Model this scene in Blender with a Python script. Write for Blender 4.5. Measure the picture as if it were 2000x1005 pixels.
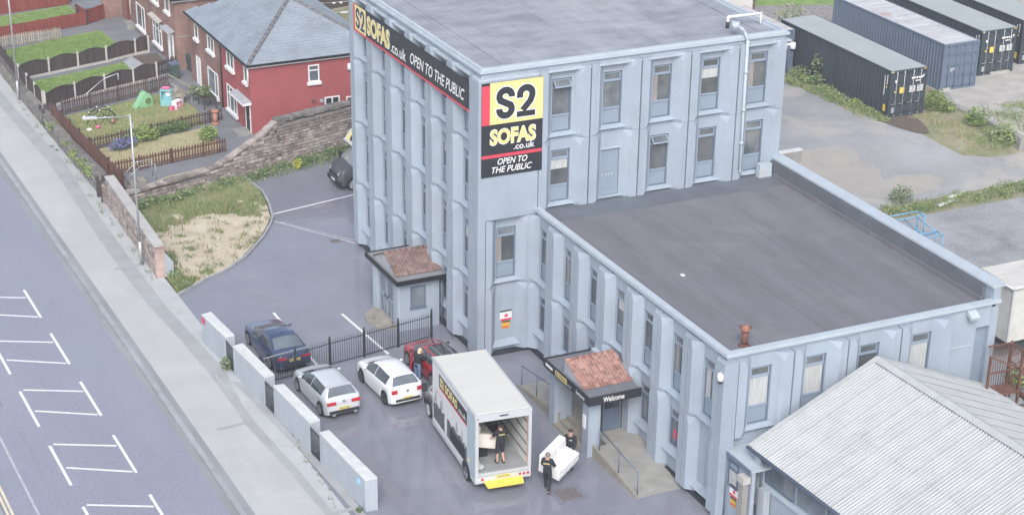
import bpy, bmesh, math, random
from mathutils import Vector, Matrix, noise
random.seed(7)
S = bpy.context.scene
for o in list(bpy.data.objects): bpy.data.objects.remove(o, do_unlink=True)
COL = S.collection

# ------------------------------------------------------------------ camera
CAMF, PITCH, YAW, ROLL = 3805.468, .461252, .4499795, .0149985
CAMP = Vector((-33.787, -73.319, 38.746))
fw = Vector((math.sin(YAW)*math.cos(PITCH), math.cos(YAW)*math.cos(PITCH), -math.sin(PITCH)))
rt = Vector((math.cos(YAW), -math.sin(YAW), 0)); up = rt.cross(fw)
r2 = rt*math.cos(ROLL)+up*math.sin(ROLL); u2 = up*math.cos(ROLL)-rt*math.sin(ROLL)
cd = bpy.data.cameras.new('camera'); cam = bpy.data.objects.new('camera', cd); COL.objects.link(cam)
cd.sensor_fit = 'HORIZONTAL'; cd.sensor_width = 36; cd.lens = CAMF/2000*36
cd.shift_y = 247.5/2000; cd.clip_start = 1; cd.clip_end = 4000
m = Matrix.Identity(4)
for i in range(3): m[i][0], m[i][1], m[i][2], m[i][3] = r2[i], u2[i], -fw[i], CAMP[i]
cam.matrix_world = m
S.camera = cam
S.render.resolution_x, S.render.resolution_y = 1024, 514

# ------------------------------------------------------------------ light: overcast summer day
SUN_EL, SUN_AZ = math.radians(42), math.radians(206)      # azimuth clockwise from +y
w = bpy.data.worlds.new('World'); S.world = w; w.use_nodes = True
nt = w.node_tree; nt.nodes.clear()
sky = nt.nodes.new('ShaderNodeTexSky'); sky.sky_type = 'NISHITA'; sky.sun_disc = False
sky.sun_elevation = SUN_EL; sky.sun_rotation = SUN_AZ; sky.air_density = 1.0; sky.dust_density = 2.5; sky.ozone_density = 1.0
bg = nt.nodes.new('ShaderNodeBackground'); bg.inputs['Strength'].default_value = .13
wo = nt.nodes.new('ShaderNodeOutputWorld')
hsv = nt.nodes.new('ShaderNodeHueSaturation'); hsv.inputs['Saturation'].default_value = .56
nt.links.new(sky.outputs[0], hsv.inputs['Color']); nt.links.new(hsv.outputs[0], bg.inputs[0]); nt.links.new(bg.outputs[0], wo.inputs[0])
sd = bpy.data.lights.new('sun', 'SUN'); sd.energy = 1.2; sd.angle = math.radians(28); sd.color = (1, .975, .95)
so = bpy.data.objects.new('sun', sd); COL.objects.link(so)
sdir = Vector((math.sin(SUN_AZ)*math.cos(SUN_EL), math.cos(SUN_AZ)*math.cos(SUN_EL), math.sin(SUN_EL)))
so.rotation_euler = (-sdir).to_track_quat('-Z', 'Y').to_euler(); so.location = sdir*200
S.view_settings.view_transform = 'Standard'; S.view_settings.look = 'None'
S.view_settings.exposure = 0.94; S.view_settings.gamma = 1
S.render.engine = 'CYCLES'

# ------------------------------------------------------------------ materials
MATS = {}
def mat(name, col, rough=.8, var=.12, scale=1.5, col2=None, metal=0, bump=0, bscale=40, spec=.3, objvar=0, stretch=None, dirt=None, fine=0, fscale=25):
    """procedural principled material: base colour broken up by world-space noise; objvar varies it per object"""
    if name in MATS: return MATS[name]
    M = bpy.data.materials.new(name); M.use_nodes = True; n = M.node_tree; N = n.nodes; L = n.links
    b = N['Principled BSDF']; b.inputs['Roughness'].default_value = rough; b.inputs['Metallic'].default_value = metal
    b.inputs['Specular IOR Level'].default_value = spec
    geo = N.new('ShaderNodeNewGeometry'); vec = geo.outputs['Position']
    if stretch:
        mp = N.new('ShaderNodeMapping'); mp.inputs['Scale'].default_value = stretch; L.new(vec, mp.inputs[0]); vec = mp.outputs[0]
    nz = N.new('ShaderNodeTexNoise'); nz.inputs['Scale'].default_value = scale; nz.inputs['Detail'].default_value = 6; nz.inputs['Roughness'].default_value = .56
    L.new(vec, nz.inputs['Vector'])
    rp = N.new('ShaderNodeValToRGB'); rp.color_ramp.elements[0].position = .32; rp.color_ramp.elements[1].position = .68
    c2 = col2 or tuple(min(1, c*(1+var)) for c in col); c1 = col if col2 else tuple(c*(1-var) for c in col)
    rp.color_ramp.elements[0].color = (*c1, 1); rp.color_ramp.elements[1].color = (*c2, 1)
    L.new(nz.outputs['Fac'], rp.inputs[0]); out = rp.outputs[0]
    if fine:
        n2 = N.new('ShaderNodeTexNoise'); n2.inputs['Scale'].default_value = fscale; n2.inputs['Detail'].default_value = 4
        L.new(geo.outputs['Position'], n2.inputs['Vector'])
        mr = N.new('ShaderNodeMapRange'); mr.inputs[1].default_value = .3; mr.inputs[2].default_value = .7; mr.inputs[3].default_value = 1-fine; mr.inputs[4].default_value = 1+fine
        L.new(n2.outputs['Fac'], mr.inputs[0])
        mm = N.new('ShaderNodeVectorMath'); mm.operation = 'SCALE'; L.new(out, mm.inputs[0]); L.new(mr.outputs[0], mm.inputs['Scale']); out = mm.outputs[0]
    for (dc, ds, th, am, st) in (dirt if isinstance(dirt, list) else [dirt] if dirt else []):   # stains with a shape of their own
        mp = N.new('ShaderNodeMapping'); mp.inputs['Scale'].default_value = st; mp.inputs['Location'].default_value = (ds*3.1, th*7.7, am*5.3); L.new(geo.outputs['Position'], mp.inputs[0])
        nd = N.new('ShaderNodeTexNoise'); nd.inputs['Scale'].default_value = ds; nd.inputs['Detail'].default_value = 8; nd.inputs['Roughness'].default_value = .7
        L.new(mp.outputs[0], nd.inputs['Vector'])
        mr = N.new('ShaderNodeMapRange'); mr.inputs[1].default_value = th; mr.inputs[2].default_value = th+.16; mr.inputs[3].default_value = 0; mr.inputs[4].default_value = am
        L.new(nd.outputs['Fac'], mr.inputs[0])
        mx = N.new('ShaderNodeMix'); mx.data_type = 'RGBA'; L.new(mr.outputs[0], mx.inputs[0]); L.new(out, mx.inputs[6]); mx.inputs[7].default_value = (*dc, 1); out = mx.outputs[2]
    if objvar:
        oi = N.new('ShaderNodeObjectInfo'); mr = N.new('ShaderNodeMapRange'); mr.inputs[3].default_value = 1-objvar; mr.inputs[4].default_value = 1+objvar
        L.new(oi.outputs['Random'], mr.inputs[0])
        mm = N.new('ShaderNodeVectorMath'); mm.operation = 'SCALE'; L.new(out, mm.inputs[0]); L.new(mr.outputs[0], mm.inputs['Scale']); out = mm.outputs[0]
    L.new(out, b.inputs['Base Color'])
    if bump:
        nb = N.new('ShaderNodeTexNoise'); nb.inputs['Scale'].default_value = bscale; nb.inputs['Detail'].default_value = 3
        L.new(geo.outputs['Position'], nb.inputs['Vector'])
        bp = N.new('ShaderNodeBump'); bp.inputs['Strength'].default_value = bump; bp.inputs['Distance'].default_value = .02
        L.new(nb.outputs['Fac'], bp.inputs['Height']); L.new(bp.outputs[0], b.inputs['Normal'])
    if name.startswith('car_') and 'glass' not in name: b.inputs['Coat Weight'].default_value = .8
    MATS[name] = M; return M

def brick_mat(name, c1, c2, mortar, bw=.225, bh=.075, ms=.012, squash=1):
    M = bpy.data.materials.new(name); M.use_nodes = True; n = M.node_tree; N = n.nodes; L = n.links
    b = N['Principled BSDF']; b.inputs['Roughness'].default_value = .9; b.inputs['Specular IOR Level'].default_value = .15
    geo = N.new('ShaderNodeNewGeometry'); sx = N.new('ShaderNodeSeparateXYZ'); L.new(geo.outputs['Position'], sx.inputs[0])
    ad = N.new('ShaderNodeMath'); L.new(sx.outputs[0], ad.inputs[0]); L.new(sx.outputs[1], ad.inputs[1])
    cb = N.new('ShaderNodeCombineXYZ'); L.new(ad.outputs[0], cb.inputs[0]); L.new(sx.outputs[2], cb.inputs[1])
    bt = N.new('ShaderNodeTexBrick'); bt.inputs['Scale'].default_value = 1; bt.inputs['Brick Width'].default_value = bw; bt.inputs['Row Height'].default_value = bh
    bt.inputs['Mortar Size'].default_value = ms; bt.inputs['Color1'].default_value = (*c1, 1); bt.inputs['Color2'].default_value = (*c2, 1); bt.inputs['Mortar'].default_value = (*mortar, 1)
    L.new(cb.outputs[0], bt.inputs['Vector'])
    nz = N.new('ShaderNodeTexNoise'); nz.inputs['Scale'].default_value = .9; nz.inputs['Detail'].default_value = 6; L.new(geo.outputs['Position'], nz.inputs['Vector'])
    mr = N.new('ShaderNodeMapRange'); mr.inputs[1].default_value = .3; mr.inputs[2].default_value = .7; mr.inputs[3].default_value = .72; mr.inputs[4].default_value = 1.25; L.new(nz.outputs['Fac'], mr.inputs[0])
    mm = N.new('ShaderNodeVectorMath'); mm.operation = 'SCALE'; L.new(bt.outputs['Color'], mm.inputs[0]); L.new(mr.outputs[0], mm.inputs['Scale'])
    L.new(mm.outputs[0], b.inputs['Base Color'])
    bp = N.new('ShaderNodeBump'); bp.inputs['Strength'].default_value = .5; bp.inputs['Distance'].default_value = .01; bp.invert = True
    L.new(bt.outputs['Fac'], bp.inputs['Height']); L.new(bp.outputs[0], b.inputs['Normal'])
    MATS[name] = M; return M

BLUE = (.325, .378, .448)
m_paint = mat('wall_paint', BLUE, .75, .07, .6, bump=.25, bscale=12, fine=.05, objvar=.045, dirt=[((.20, .235, .26), 1.3, .55, .50, (1.7, 1.7, .09)), ((.40, .445, .50), .55, .55, .5, (1, 1, .6)), ((.19, .21, .215), 2.6, .62, .5, (1, 1, .5))])
m_paint2 = mat('panel_paint', (.25, .305, .375), .55, .05, 2)
m_trim = mat('coping_paint', (.43, .485, .54), .6, .06, 1.2, dirt=((.30, .34, .36), 2.5, .6, .4, (1, 1, 1)))
m_frame = mat('window_frame_grey', (.13, .165, .23), .5, .05, 3)
m_transom = mat('window_transom', (.27, .33, .42), .5, .05, 3)
m_glass = mat('window_glass', (.07, .085, .10), .06, .5, .9, col2=(.19,.205,.21), spec=.9, objvar=.35)  # pale mottling and per-window tone paint in varied reflections
m_glass2 = mat('clear_glass', (.16, .19, .22), .08, .4, .9, spec=.8)
m_blind = mat('window_blind', (.46, .47, .47), .6, .15, 2, stretch=(6, 6, .6))
m_roof1 = mat('upper_roof_felt', (.27, .285, .325), .8, .22, .5, bump=.1, stretch=(1, 2.2, 1), fine=.07, fscale=7, dirt=((.40, .405, .43), .45, .5, .7, (.8, .12, 1)))
m_roof2 = mat('lower_roof_felt', (.162, .162, .185), .85, .12, .45, bump=.1, stretch=(2.5, .35, 1), fine=.05, fscale=6, dirt=[((.225, .22, .24), .35, .52, .6, (1, 1, 1)), ((.12, .12, .13), .9, .60, .5, (2, .5, 1)), ((.25, .25, .24), 2.2, .64, .5, (1, 1, 1))])
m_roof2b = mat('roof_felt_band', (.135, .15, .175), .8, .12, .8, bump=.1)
m_plinth = mat('black_plinth', (.035, .04, .05), .8, .2)
m_asph = mat('car_park_tarmac', (.215, .222, .268), .9, .07, .35, bump=.25, bscale=60, fine=.16, fscale=14, dirt=[((.29, .295, .33), .28, .52, .55, (1, 1, 1)), ((.15, .155, .185), .5, .58, .45, (1, .6, 1)), ((.12, .12, .14), 1.5, .645, .7, (1, 1, 1)), ((.17, .175, .20), 6.0, .60, .5, (1, 1, 1)), ((.36, .36, .38), 3.5, .68, .5, (1, 1, 1))])
m_road = mat('road_tarmac', (.265, .272, .335), .9, .06, .3, bump=.25, bscale=50, fine=.14, fscale=12, stretch=(1, .3, 1), dirt=[((.25, .29, .33), .5, .52, .5, (1, .22, 1)), ((.20, .205, .25), .8, .60, .45, (1.6, .12, 1)), ((.36, .365, .40), 1.2, .64, .5, (1, .3, 1))])
m_pave = mat('pavement_concrete', (.445, .455, .455), .9, .06, .4, bump=.15, fine=.05, fscale=9, dirt=[((.39, .40, .405), .6, .53, .7, (1, .35, 1)), ((.33, .335, .33), 1.7, .63, .6, (1, 1, 1)), ((.52, .53, .525), 1.1, .60, .6, (1, .4, 1))])
m_pave2 = mat('inner_pavement', (.45, .465, .475), .9, .08, .7, bump=.15, fine=.07, fscale=10, dirt=((.28, .29, .28), 1.4, .55, .5, (1, 1, 1)))
m_patch = mat('trench_tarmac', (.355, .365, .375), .9, .09, .9, bump=.2, fine=.08)
m_kerb = mat('kerb_stone', (.33, .345, .37), .9, .14, 1.2, bump=.1)
m_chan = mat('gutter_band', (.27, .285, .30), .9, .13, .7, bump=.1, stretch=(1, .3, 1))
m_white = mat('white_road_paint', (.74, .75, .77), .7, .06, 4, dirt=((.4, .4, .43), 9, .62, .6, (1, 1, 1)))
m_worn = mat('worn_road_paint', (.47, .48, .51), .8, .14, 4, dirt=((.24, .25, .29), 7, .48, .8, (1, 1, 1)))
m_yellow_l = mat('cream_road_paint', (.70, .62, .46), .7, .1, 4)
m_straw = mat('dry_grass', (.47, .40, .30), 1, .2, 1.2, col2=(.60, .53, .42), bump=.4, bscale=25, fine=.14, fscale=20, dirt=[((.25, .25, .14), .9, .56, .7, (1, 1, 1)), ((.30, .24, .17), 2.4, .6, .6, (1, 1, 1))])
m_strawlawn = mat('parched_lawn', (.36, .33, .20), 1, .2, 1.6, col2=(.46, .41, .27), bump=.3, fine=.12, fscale=18)
m_lawn = mat('lawn_green', (.155, .25, .07), 1, .2, 1.8, col2=(.26, .36, .115), bump=.5, bscale=20, fine=.15, fscale=16, dirt=((.36, .33, .19), 1.1, .60, .6, (1, 1, 1)))
m_lawn2 = mat('play_lawn', (.17, .235, .085), 1, .2, 1.2, col2=(.30, .30, .14), bump=.5, bscale=20, fine=.15, fscale=16, dirt=((.38, .31, .2), .6, .52, .7, (1, 1, 1)))
m_field = mat('rough_grass_ground', (.20, .21, .11), 1, .25, .8, col2=(.33, .30, .22), bump=.4, fine=.18, dirt=[((.13, .19, .06), .7, .56, .8, (1, 1, 1)), ((.30, .22, .18), 1.1, .6, .7, (1, 1, 1))])
m_plotg = mat('weedy_plot_ground', (.17, .20, .085), 1, .25, 1.1, col2=(.30, .28, .16), bump=.4, fine=.18, fscale=14)
m_soil = mat('dark_soil', (.14, .11, .095), 1, .2, 4, bump=.4)
m_path = mat('garden_path', (.20, .205, .225), .9, .12, 1, fine=.08)
m_yard = mat('yard_tarmac', (.305, .31, .32), .95, .14, .25, bump=.2, fine=.07, fscale=8, dirt=[((.47, .42, .37), .16, .50, .85, (1, 1, 1)), ((.25, .25, .265), .35, .56, .6, (1, 1, 1)), ((.33, .28, .23), .9, .63, .6, (1, 1, 1))])
m_slab = mat('old_concrete_slab', (.31, .315, .33), .95, .18, .5, bump=.2, fine=.13, fscale=7, dirt=[((.17, .175, .18), .5, .53, .7, (1, 1, 1)), ((.52, .53, .53), 1.5, .62, .7, (1, 1, 1)), ((.16, .19, .12), 1.1, .66, .6, (1, 1, 1))])
m_dirt = mat('pale_dirt', (.43, .41, .385), 1, .15, .8, bump=.3, fine=.1, dirt=((.30, .285, .25), .9, .55, .6, (1, 1, 1)))
m_rubble = mat('rubble_path', (.27, .25, .245), 1, .35, 5, bump=.6, bscale=12)
m_stone = mat('gritstone', (.235, .20, .185), .95, .3, 2.2, col2=(.40, .355, .33), bump=.4, bscale=18, objvar=.32, dirt=[((.27, .18, .16), .5, .54, .4, (1, 1, 1)), ((.12, .13, .10), 1.1, .58, .5, (1, 1, 1))])
m_tan = mat('tan_dirt', (.315, .30, .285), 1, .15, 1, col2=(.37, .345, .32), bump=.3, fine=.12, dirt=((.28, .25, .22), 1.3, .58, .6, (1, 1, 1)))
m_stoneg = mat('grey_gritstone', (.14, .133, .127), .95, .3, 2.2, col2=(.26, .245, .232), bump=.4, bscale=18, objvar=.25)
m_mortar = mat('wall_mortar', (.135, .125, .12), 1, .2, 3)
m_coping = mat('stone_coping', (.46, .445, .435), .9, .1, 1.5, bump=.1, dirt=((.27, .28, .23), 2, .58, .5, (1, 1, 1)))
m_render = mat('grey_render', (.385, .425, .47), .85, .06, 1.5, bump=.25, bscale=10, fine=.03, dirt=[((.28, .32, .35), 1.6, .54, .5, (2.2, 2.2, .3)), ((.50, .53, .56), 1.1, .6, .6, (1.5, 1.5, .5))])
m_rtop = mat('weathered_wall_top', (.60, .615, .615), .9, .08, 2, dirt=((.42, .43, .37), 2.2, .55, .6, (1, 1, 1)))
m_black = mat('black_metal', (.03, .034, .042), .5, .1, 3)
m_dkwood = mat('dark_brown_boards', (.072, .056, .054), .85, .2, 3, stretch=(6, 6, .7), objvar=.2)
m_picket = mat('brown_pickets', (.135, .068, .052), .85, .2, 3, stretch=(6, 6, .7), objvar=.22)
m_picketd = mat('weathered_brown_pickets', (.115, .085, .075), .9, .25, 3, stretch=(6, 6, .7), objvar=.3)
m_picketw = mat('bleached_pickets', (.38, .345, .29), .9, .2, 3, stretch=(6, 6, .7), objvar=.2)
m_redbd = mat('red_brown_boards', (.235, .060, .048), .85, .15, 2, stretch=(5, 5, .6), objvar=.12)
m_concpost = mat('concrete_post', (.48, .465, .435), .9, .1, 3)
m_whitewd = mat('white_paint', (.78, .79, .80), .5, .04, 3)
m_upvc = mat('white_upvc', (.80, .81, .82), .35, .03, 3)
m_redpaint = mat('red_masonry_paint', (.345, .095, .10), .8, .10, .8, bump=.3, bscale=14, dirt=((.33, .10, .095), 1.6, .55, .5, (.5, .5, 2)))
m_slate = mat('roof_slate', (.27, .31, .36), .7, .12, .9, bump=.1, fine=.1, fscale=9, dirt=((.33, .35, .37), .8, .55, .5, (1, 1, 1)))
m_hip = mat('hip_tile', (.18, .175, .185), .9, .15, 3)
m_gutter = mat('gutter_black', (.02, .021, .024), .4, .1)
m_tileA = mat('red_roof_tile', (.30, .155, .13), .9, .25, 3, col2=(.38, .235, .20), objvar=.30, dirt=((.30, .26, .25), 2.5, .58, .6, (1, 1, 1)))
m_tileB = mat('brown_roof_tile', (.165, .115, .105), .9, .3, 2, col2=(.24, .165, .15), objvar=.28, dirt=((.44, .17, .13), 1.3, .60, .8, (1, 1, 1)))
m_felt = mat('porch_felt', (.165, .175, .20), .8, .1, 2, fine=.06)
m_feltb = mat('porch_felt_grey', (.24, .245, .26), .85, .12, 2, fine=.06)
m_lead = mat('grey_board', (.38, .40, .43), .8, .1, 2)
m_conc = mat('concrete', (.30, .295, .28), .95, .12, 1.6, bump=.2, fine=.08, dirt=((.25, .24, .20), 1.8, .55, .6, (1, 1, 1)))
m_steps = mat('step_stone', (.29, .27, .235), .95, .15, 2, bump=.2, fine=.1)
m_signbk = mat('sign_black', (.032, .034, .042), .4, .05, 3)
m_signye = mat('sign_yellow', (.76, .64, .28), .5, .03, 3)
m_signrd = mat('sign_red', (.68, .07, .105), .5, .03, 3)
m_signwh = mat('sign_white', (.82, .82, .82), .5, .02, 3)
m_cctv = mat('camera_white', (.85, .85, .83), .4, .03)
m_asb = mat('cement_sheet', (.43, .445, .45), .9, .07, 1.2, bump=.15, fine=.05, dirt=((.33, .35, .35), .8, .53, .6, (.6, 4, 1)))
m_steel = mat('galvanised_steel', (.46, .48, .50), .45, .08, 3, metal=.5)
m_rust = mat('rusty_steel', (.17, .085, .065), .9, .3, 5, fine=.1)
m_cblue = mat('blue_steel', (.20, .42, .62), .5, .1, 4)
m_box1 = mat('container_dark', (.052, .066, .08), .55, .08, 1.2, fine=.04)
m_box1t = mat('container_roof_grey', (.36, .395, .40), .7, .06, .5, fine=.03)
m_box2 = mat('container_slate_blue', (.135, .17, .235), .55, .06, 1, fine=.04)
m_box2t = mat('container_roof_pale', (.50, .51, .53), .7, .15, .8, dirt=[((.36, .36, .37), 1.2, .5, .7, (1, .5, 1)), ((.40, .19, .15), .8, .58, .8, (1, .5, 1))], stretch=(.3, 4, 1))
m_truckw = mat('trailer_white', (.60, .60, .57), .6, .08, 1.5, dirt=((.24, .215, .18), 1.6, .56, .7, (1.5, 1.5, .4)))
m_canvas = mat('trailer_roof_sheet', (.58, .56, .53), .9, .1, 1, stretch=(.5, 3, 1), dirt=((.36, .35, .32), .8, .55, .5, (1, 1, 1)))
m_leaf = mat('weed_leaves', (.075, .145, .045), .8, .3, 3, col2=(.16, .24, .085))
m_leaf2 = mat('pale_weed_leaves', (.22, .27, .15), .8, .3, 3, col2=(.36, .40, .27))
m_leafy = mat('bright_leaves', (.20, .31, .06), .8, .3, 4, col2=(.40, .48, .17))
m_flower = mat('violet_flowers', (.20, .18, .44), .8, .2, 6)
m_yflow = mat('yellow_flowers', (.66, .60, .08), .8, .2, 6)
m_dryblade = mat('dry_blades', (.40, .33, .20), .9, .25, 3, col2=(.54, .46, .30))
m_grblade = mat('green_blades', (.15, .235, .07), .9, .3, 2, col2=(.28, .34, .13))
m_tyre = mat('tyre_rubber', (.022, .023, .026), .8, .1)
m_rim = mat('alloy_rim', (.42, .43, .45), .35, .05, metal=.7)
m_rimd = mat('dark_alloy_rim', (.12, .125, .135), .35, .05, metal=.6)
m_wscreen = mat('van_windscreen_glass', (.16, .185, .20), .06, .3, 1.5, col2=(.34, .37, .38), spec=.8)  # paler tone paints a bright reflection into the glass
m_cglass = mat('car_glass', (.05, .058, .068), .04, .2, spec=.9)
m_rglass = mat('rear_car_glass', (.13, .155, .18), .06, .2, spec=.9)
m_carw = mat('car_white', (.80, .81, .83), .25, .02, spec=.6)
m_cars = mat('car_silver', (.62, .65, .68), .3, .03, metal=.25, spec=.6)
m_carb = mat('car_navy', (.075, .105, .21), .22, .05, metal=.6, spec=.7)
m_carr = mat('car_red', (.36, .02, .03), .22, .05, spec=.7)
m_vang = mat('van_grey', (.105, .108, .125), .28, .05, metal=.3, spec=.6)
m_plast = mat('black_plastic', (.03, .032, .037), .6, .1)
m_lightr = mat('tail_light_red', (.52, .02, .035), .15, .1, 8, spec=.7)
m_lightw = mat('lamp_clear', (.75, .77, .78), .1, .05, 8, spec=.8)
m_plate = mat('number_plate_yellow', (.78, .63, .10), .5, .03)
m_platew = mat('number_plate_white', (.8, .8, .8), .5, .03)
m_skin = mat('skin', (.52, .32, .24), .6, .06, 8)
m_hairb = mat('blonde_hair', (.62, .53, .36), .7, .15, 12)
m_haird = mat('dark_hair', (.05, .035, .03), .8, .2, 12)
m_hairg = mat('cropped_grey_hair', (.22, .18, .16), .8, .2, 12)
m_clothb = mat('black_cloth', (.028, .03, .038), .9, .15, 6)
m_jeans = mat('blue_denim', (.16, .25, .40), .9, .12, 6)
m_beige = mat('beige_cloth', (.35, .30, .24), .9, .1, 6)
m_fabw = mat('white_leather', (.78, .78, .77), .6, .03, 3)
m_fabc = mat('cream_leather', (.72, .68, .61), .6, .04, 3)
m_vanint = mat('cargo_liner', (.72, .71, .68), .7, .08, 1.5, stretch=(1, 1, 3))
m_vanflr = mat('cargo_floor', (.30, .315, .325), .8, .1, 2)
m_vanroof = mat('translucent_roof_sheet', (.80, .795, .765), .7, .03, .8, stretch=(.4, 3, 1))
_n = m_vanroof.node_tree; _t = _n.nodes.new('ShaderNodeBsdfTranslucent'); _t.inputs[0].default_value = (.95, .94, .90, 1); _x = _n.nodes.new('ShaderNodeMixShader'); _x.inputs[0].default_value = .38
_n.links.new(_n.nodes['Principled BSDF'].outputs[0], _x.inputs[1]); _n.links.new(_t.outputs[0], _x.inputs[2]); _n.links.new(_x.outputs[0], _n.nodes['Material Output'].inputs[0])
m_vanside = mat('van_side_white', (.66, .665, .68), .5, .03, 2)
m_livery = mat('livery_grey_print', (.115, .118, .13), .6, .35, 3, fine=.3, fscale=9)
m_livery2 = mat('livery_mid_print', (.36, .36, .375), .6, .25, 4, fine=.15, fscale=9)
m_vanpan = mat('van_side_bluegrey', (.40, .49, .54), .5, .05, 1)
m_alu = mat('aluminium_trim', (.60, .62, .64), .45, .05, metal=.3)
m_stepy = mat('tail_step_yellow', (.80, .58, .10), .6, .05, 4)
m_toyg = mat('toy_green', (.27, .52, .30), .4, .06)
m_toyb = mat('toy_turquoise', (.24, .50, .54), .4, .06)
m_toyp = mat('toy_pink', (.72, .16, .30), .4, .06)
m_terra = mat('terracotta', (.50, .24, .18), .9, .1)
m_bin = mat('bin_green', (.07, .10, .095), .6, .1)
m_brick = brick_mat('house_brick', (.22, .105, .085), (.30, .155, .125), (.33, .27, .245))
m_brickp = brick_mat('pier_brick', (.34, .20, .175), (.44, .30, .265), (.50, .45, .42))
m_orange = mat('strap_orange', (.75, .33, .22), .7, .1, 8, dirt=((.8, .78, .72), 6, .5, 1, (.1, .1, 1)))
m_repair = mat('repair_tarmac', (.185, .19, .23), .9, .1, 1, fine=.1)
m_metalc = mat('manhole_iron', (.16, .145, .14), .7, .2, 9)

# ------------------------------------------------------------------ geometry helpers
class MB:
    def __init__(s): s.v = []; s.f = []; s.m = []; s.s = []
    def add(s, vs, fs, m=0, smooth=False):
        n = len(s.v); s.v += [tuple(p) for p in vs]
        for f in fs: s.f.append([i+n for i in f]); s.m.append(m); s.s.append(smooth)
        return s
    def box(s, a, b, m=0):
        (x0, y0, z0), (x1, y1, z1) = [min(p) for p in zip(a, b)], [max(p) for p in zip(a, b)]
        return s.add([(x0,y0,z0),(x1,y0,z0),(x1,y1,z0),(x0,y1,z0),(x0,y0,z1),(x1,y0,z1),(x1,y1,z1),(x0,y1,z1)],
              [(3,2,1,0),(4,5,6,7),(0,1,5,4),(1,2,6,5),(2,3,7,6),(3,0,4,7)], m)
    def extr(s, poly, vec, m=0):
        n = len(poly); v = Vector(vec)
        return s.add([Vector(p) for p in poly]+[Vector(p)+v for p in poly],
              [list(range(n))[::-1], list(range(n, 2*n))]+[(i, (i+1) % n, n+(i+1) % n, n+i) for i in range(n)], m)
    def beam(s, p0, p1, w, h, m=0):
        p0, p1 = Vector(p0), Vector(p1); d = (p1-p0)
        if d.length < 1e-6: return s
        d.normalize(); a = Vector((0,0,1)) if abs(d.z) < .95 else Vector((1,0,0))
        x = d.cross(a).normalized()*w/2; y = x.cross(d).normalized()*h/2
        q = [-x-y, x-y, x+y, -x+y]
        return s.add([p0+k for k in q]+[p1+k for k in q], [(0,1,2,3),(7,6,5,4),(0,4,5,1),(1,5,6,2),(2,6,7,3),(3,7,4,0)], m)
    def cyl(s, p0, p1, r0, r1=None, n=10, m=0, smooth=True, cap=True):
        p0, p1 = Vector(p0), Vector(p1); r1 = r0 if r1 is None else r1
        d = (p1-p0).normalized(); a = Vector((0,0,1)) if abs(d.z) < .95 else Vector((1,0,0))
        x = d.cross(a).normalized(); y = x.cross(d)
        vs = []
        for p, r in ((p0, r0), (p1, r1)):
            for i in range(n):
                t = 2*math.pi*i/n; vs.append(p+(x*math.cos(t)+y*math.sin(t))*r)
        s.add(vs, [(i, (i+1) % n, n+(i+1) % n, n+i) for i in range(n)], m, smooth)
        if cap: s.add(vs, [list(range(n))[::-1], list(range(n, 2*n))], m)
        return s
    def tube(s, pts, r, n=8, m=0):
        for a, b in zip(pts, pts[1:]): s.cyl(a, b, r, r, n, m)
        return s
    def ball(s, c, r, nu=10, nv=6, m=0, squash=1):
        c = Vector(c); vs = []; r = r if hasattr(r, '__len__') else (r, r, r*squash)
        for j in range(nv+1):
            ph = math.pi*j/nv
            for i in range(nu):
                t = 2*math.pi*i/nu; vs.append(c+Vector((r[0]*math.sin(ph)*math.cos(t), r[1]*math.sin(ph)*math.sin(t), r[2]*math.cos(ph))))
        return s.add(vs, [(j*nu+i, j*nu+(i+1) % nu, (j+1)*nu+(i+1) % nu, (j+1)*nu+i) for j in range(nv) for i in range(nu)], m, True)
    def mesh(s, name, mats, recalc=True):
        me = bpy.data.meshes.new(name); me.from_pydata(s.v, [], s.f)
        for k in mats:
            if k: me.materials.append(k)
        me.polygons.foreach_set('material_index', s.m); me.polygons.foreach_set('use_smooth', s.s)
        if recalc and len(s.f) < 60000:
            b = bmesh.new(); b.from_mesh(me); bmesh.ops.remove_doubles(b, verts=b.verts, dist=1e-5); bmesh.ops.recalc_face_normals(b, faces=b.faces); b.to_mesh(me); b.free()
        me.update(); return me
    def build(s, name, mats, parent=None, world=True, recalc=True, loc=None):
        """link as ONE object; world=True: vertices are world coordinates and the parent chain is unrotated"""
        mats = mats if isinstance(mats, (list, tuple)) else [mats]
        if parent is not None and world:
            o = wl(parent); s.v = [(x-o[0], y-o[1], z-o[2]) for x, y, z in s.v]
        return put(name, s.mesh(name, mats, recalc), parent, loc)

def wl(o):
    v = Vector((0,0,0))
    while o is not None: v += o.location; o = o.parent
    return v
def put(name, me, parent=None, loc=None, rz=0, scale=None):
    o = bpy.data.objects.new(name, me); COL.objects.link(o)
    if parent is not None: o.parent = parent
    if loc is not None: o.location = loc
    if rz: o.rotation_euler = (0, 0, rz)
    if scale is not None: o.scale = scale
    return o
def tag(o, label, cat, group=None, kind=None):
    if label: o['label'] = label
    if cat: o['category'] = cat
    if group: o['group'] = group
    if kind: o['kind'] = kind
    return o
def thing(name, label, cat, loc=(0,0,0), rz=0, group=None):
    o = bpy.data.objects.new(name, None); COL.objects.link(o); o.location = loc; o.rotation_euler = (0, 0, rz); o.empty_display_size = .2
    return tag(o, label, cat, group)
def copy_tree(o, parent=None):
    c = o.copy(); COL.objects.link(c)
    if parent is not None: c.parent = parent
    for ch in list(o.children): copy_tree(ch, c)
    return c
def struct(name, mb, mats, kind='structure', recalc=True):
    o = mb.build(name, mats, recalc=recalc); o['kind'] = kind; return o
def flat(poly, z, m=0, mb=None):
    mb = mb or MB(); mb.add([(x, y, z) for x, y in poly], [list(range(len(poly)))], m); return mb

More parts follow.
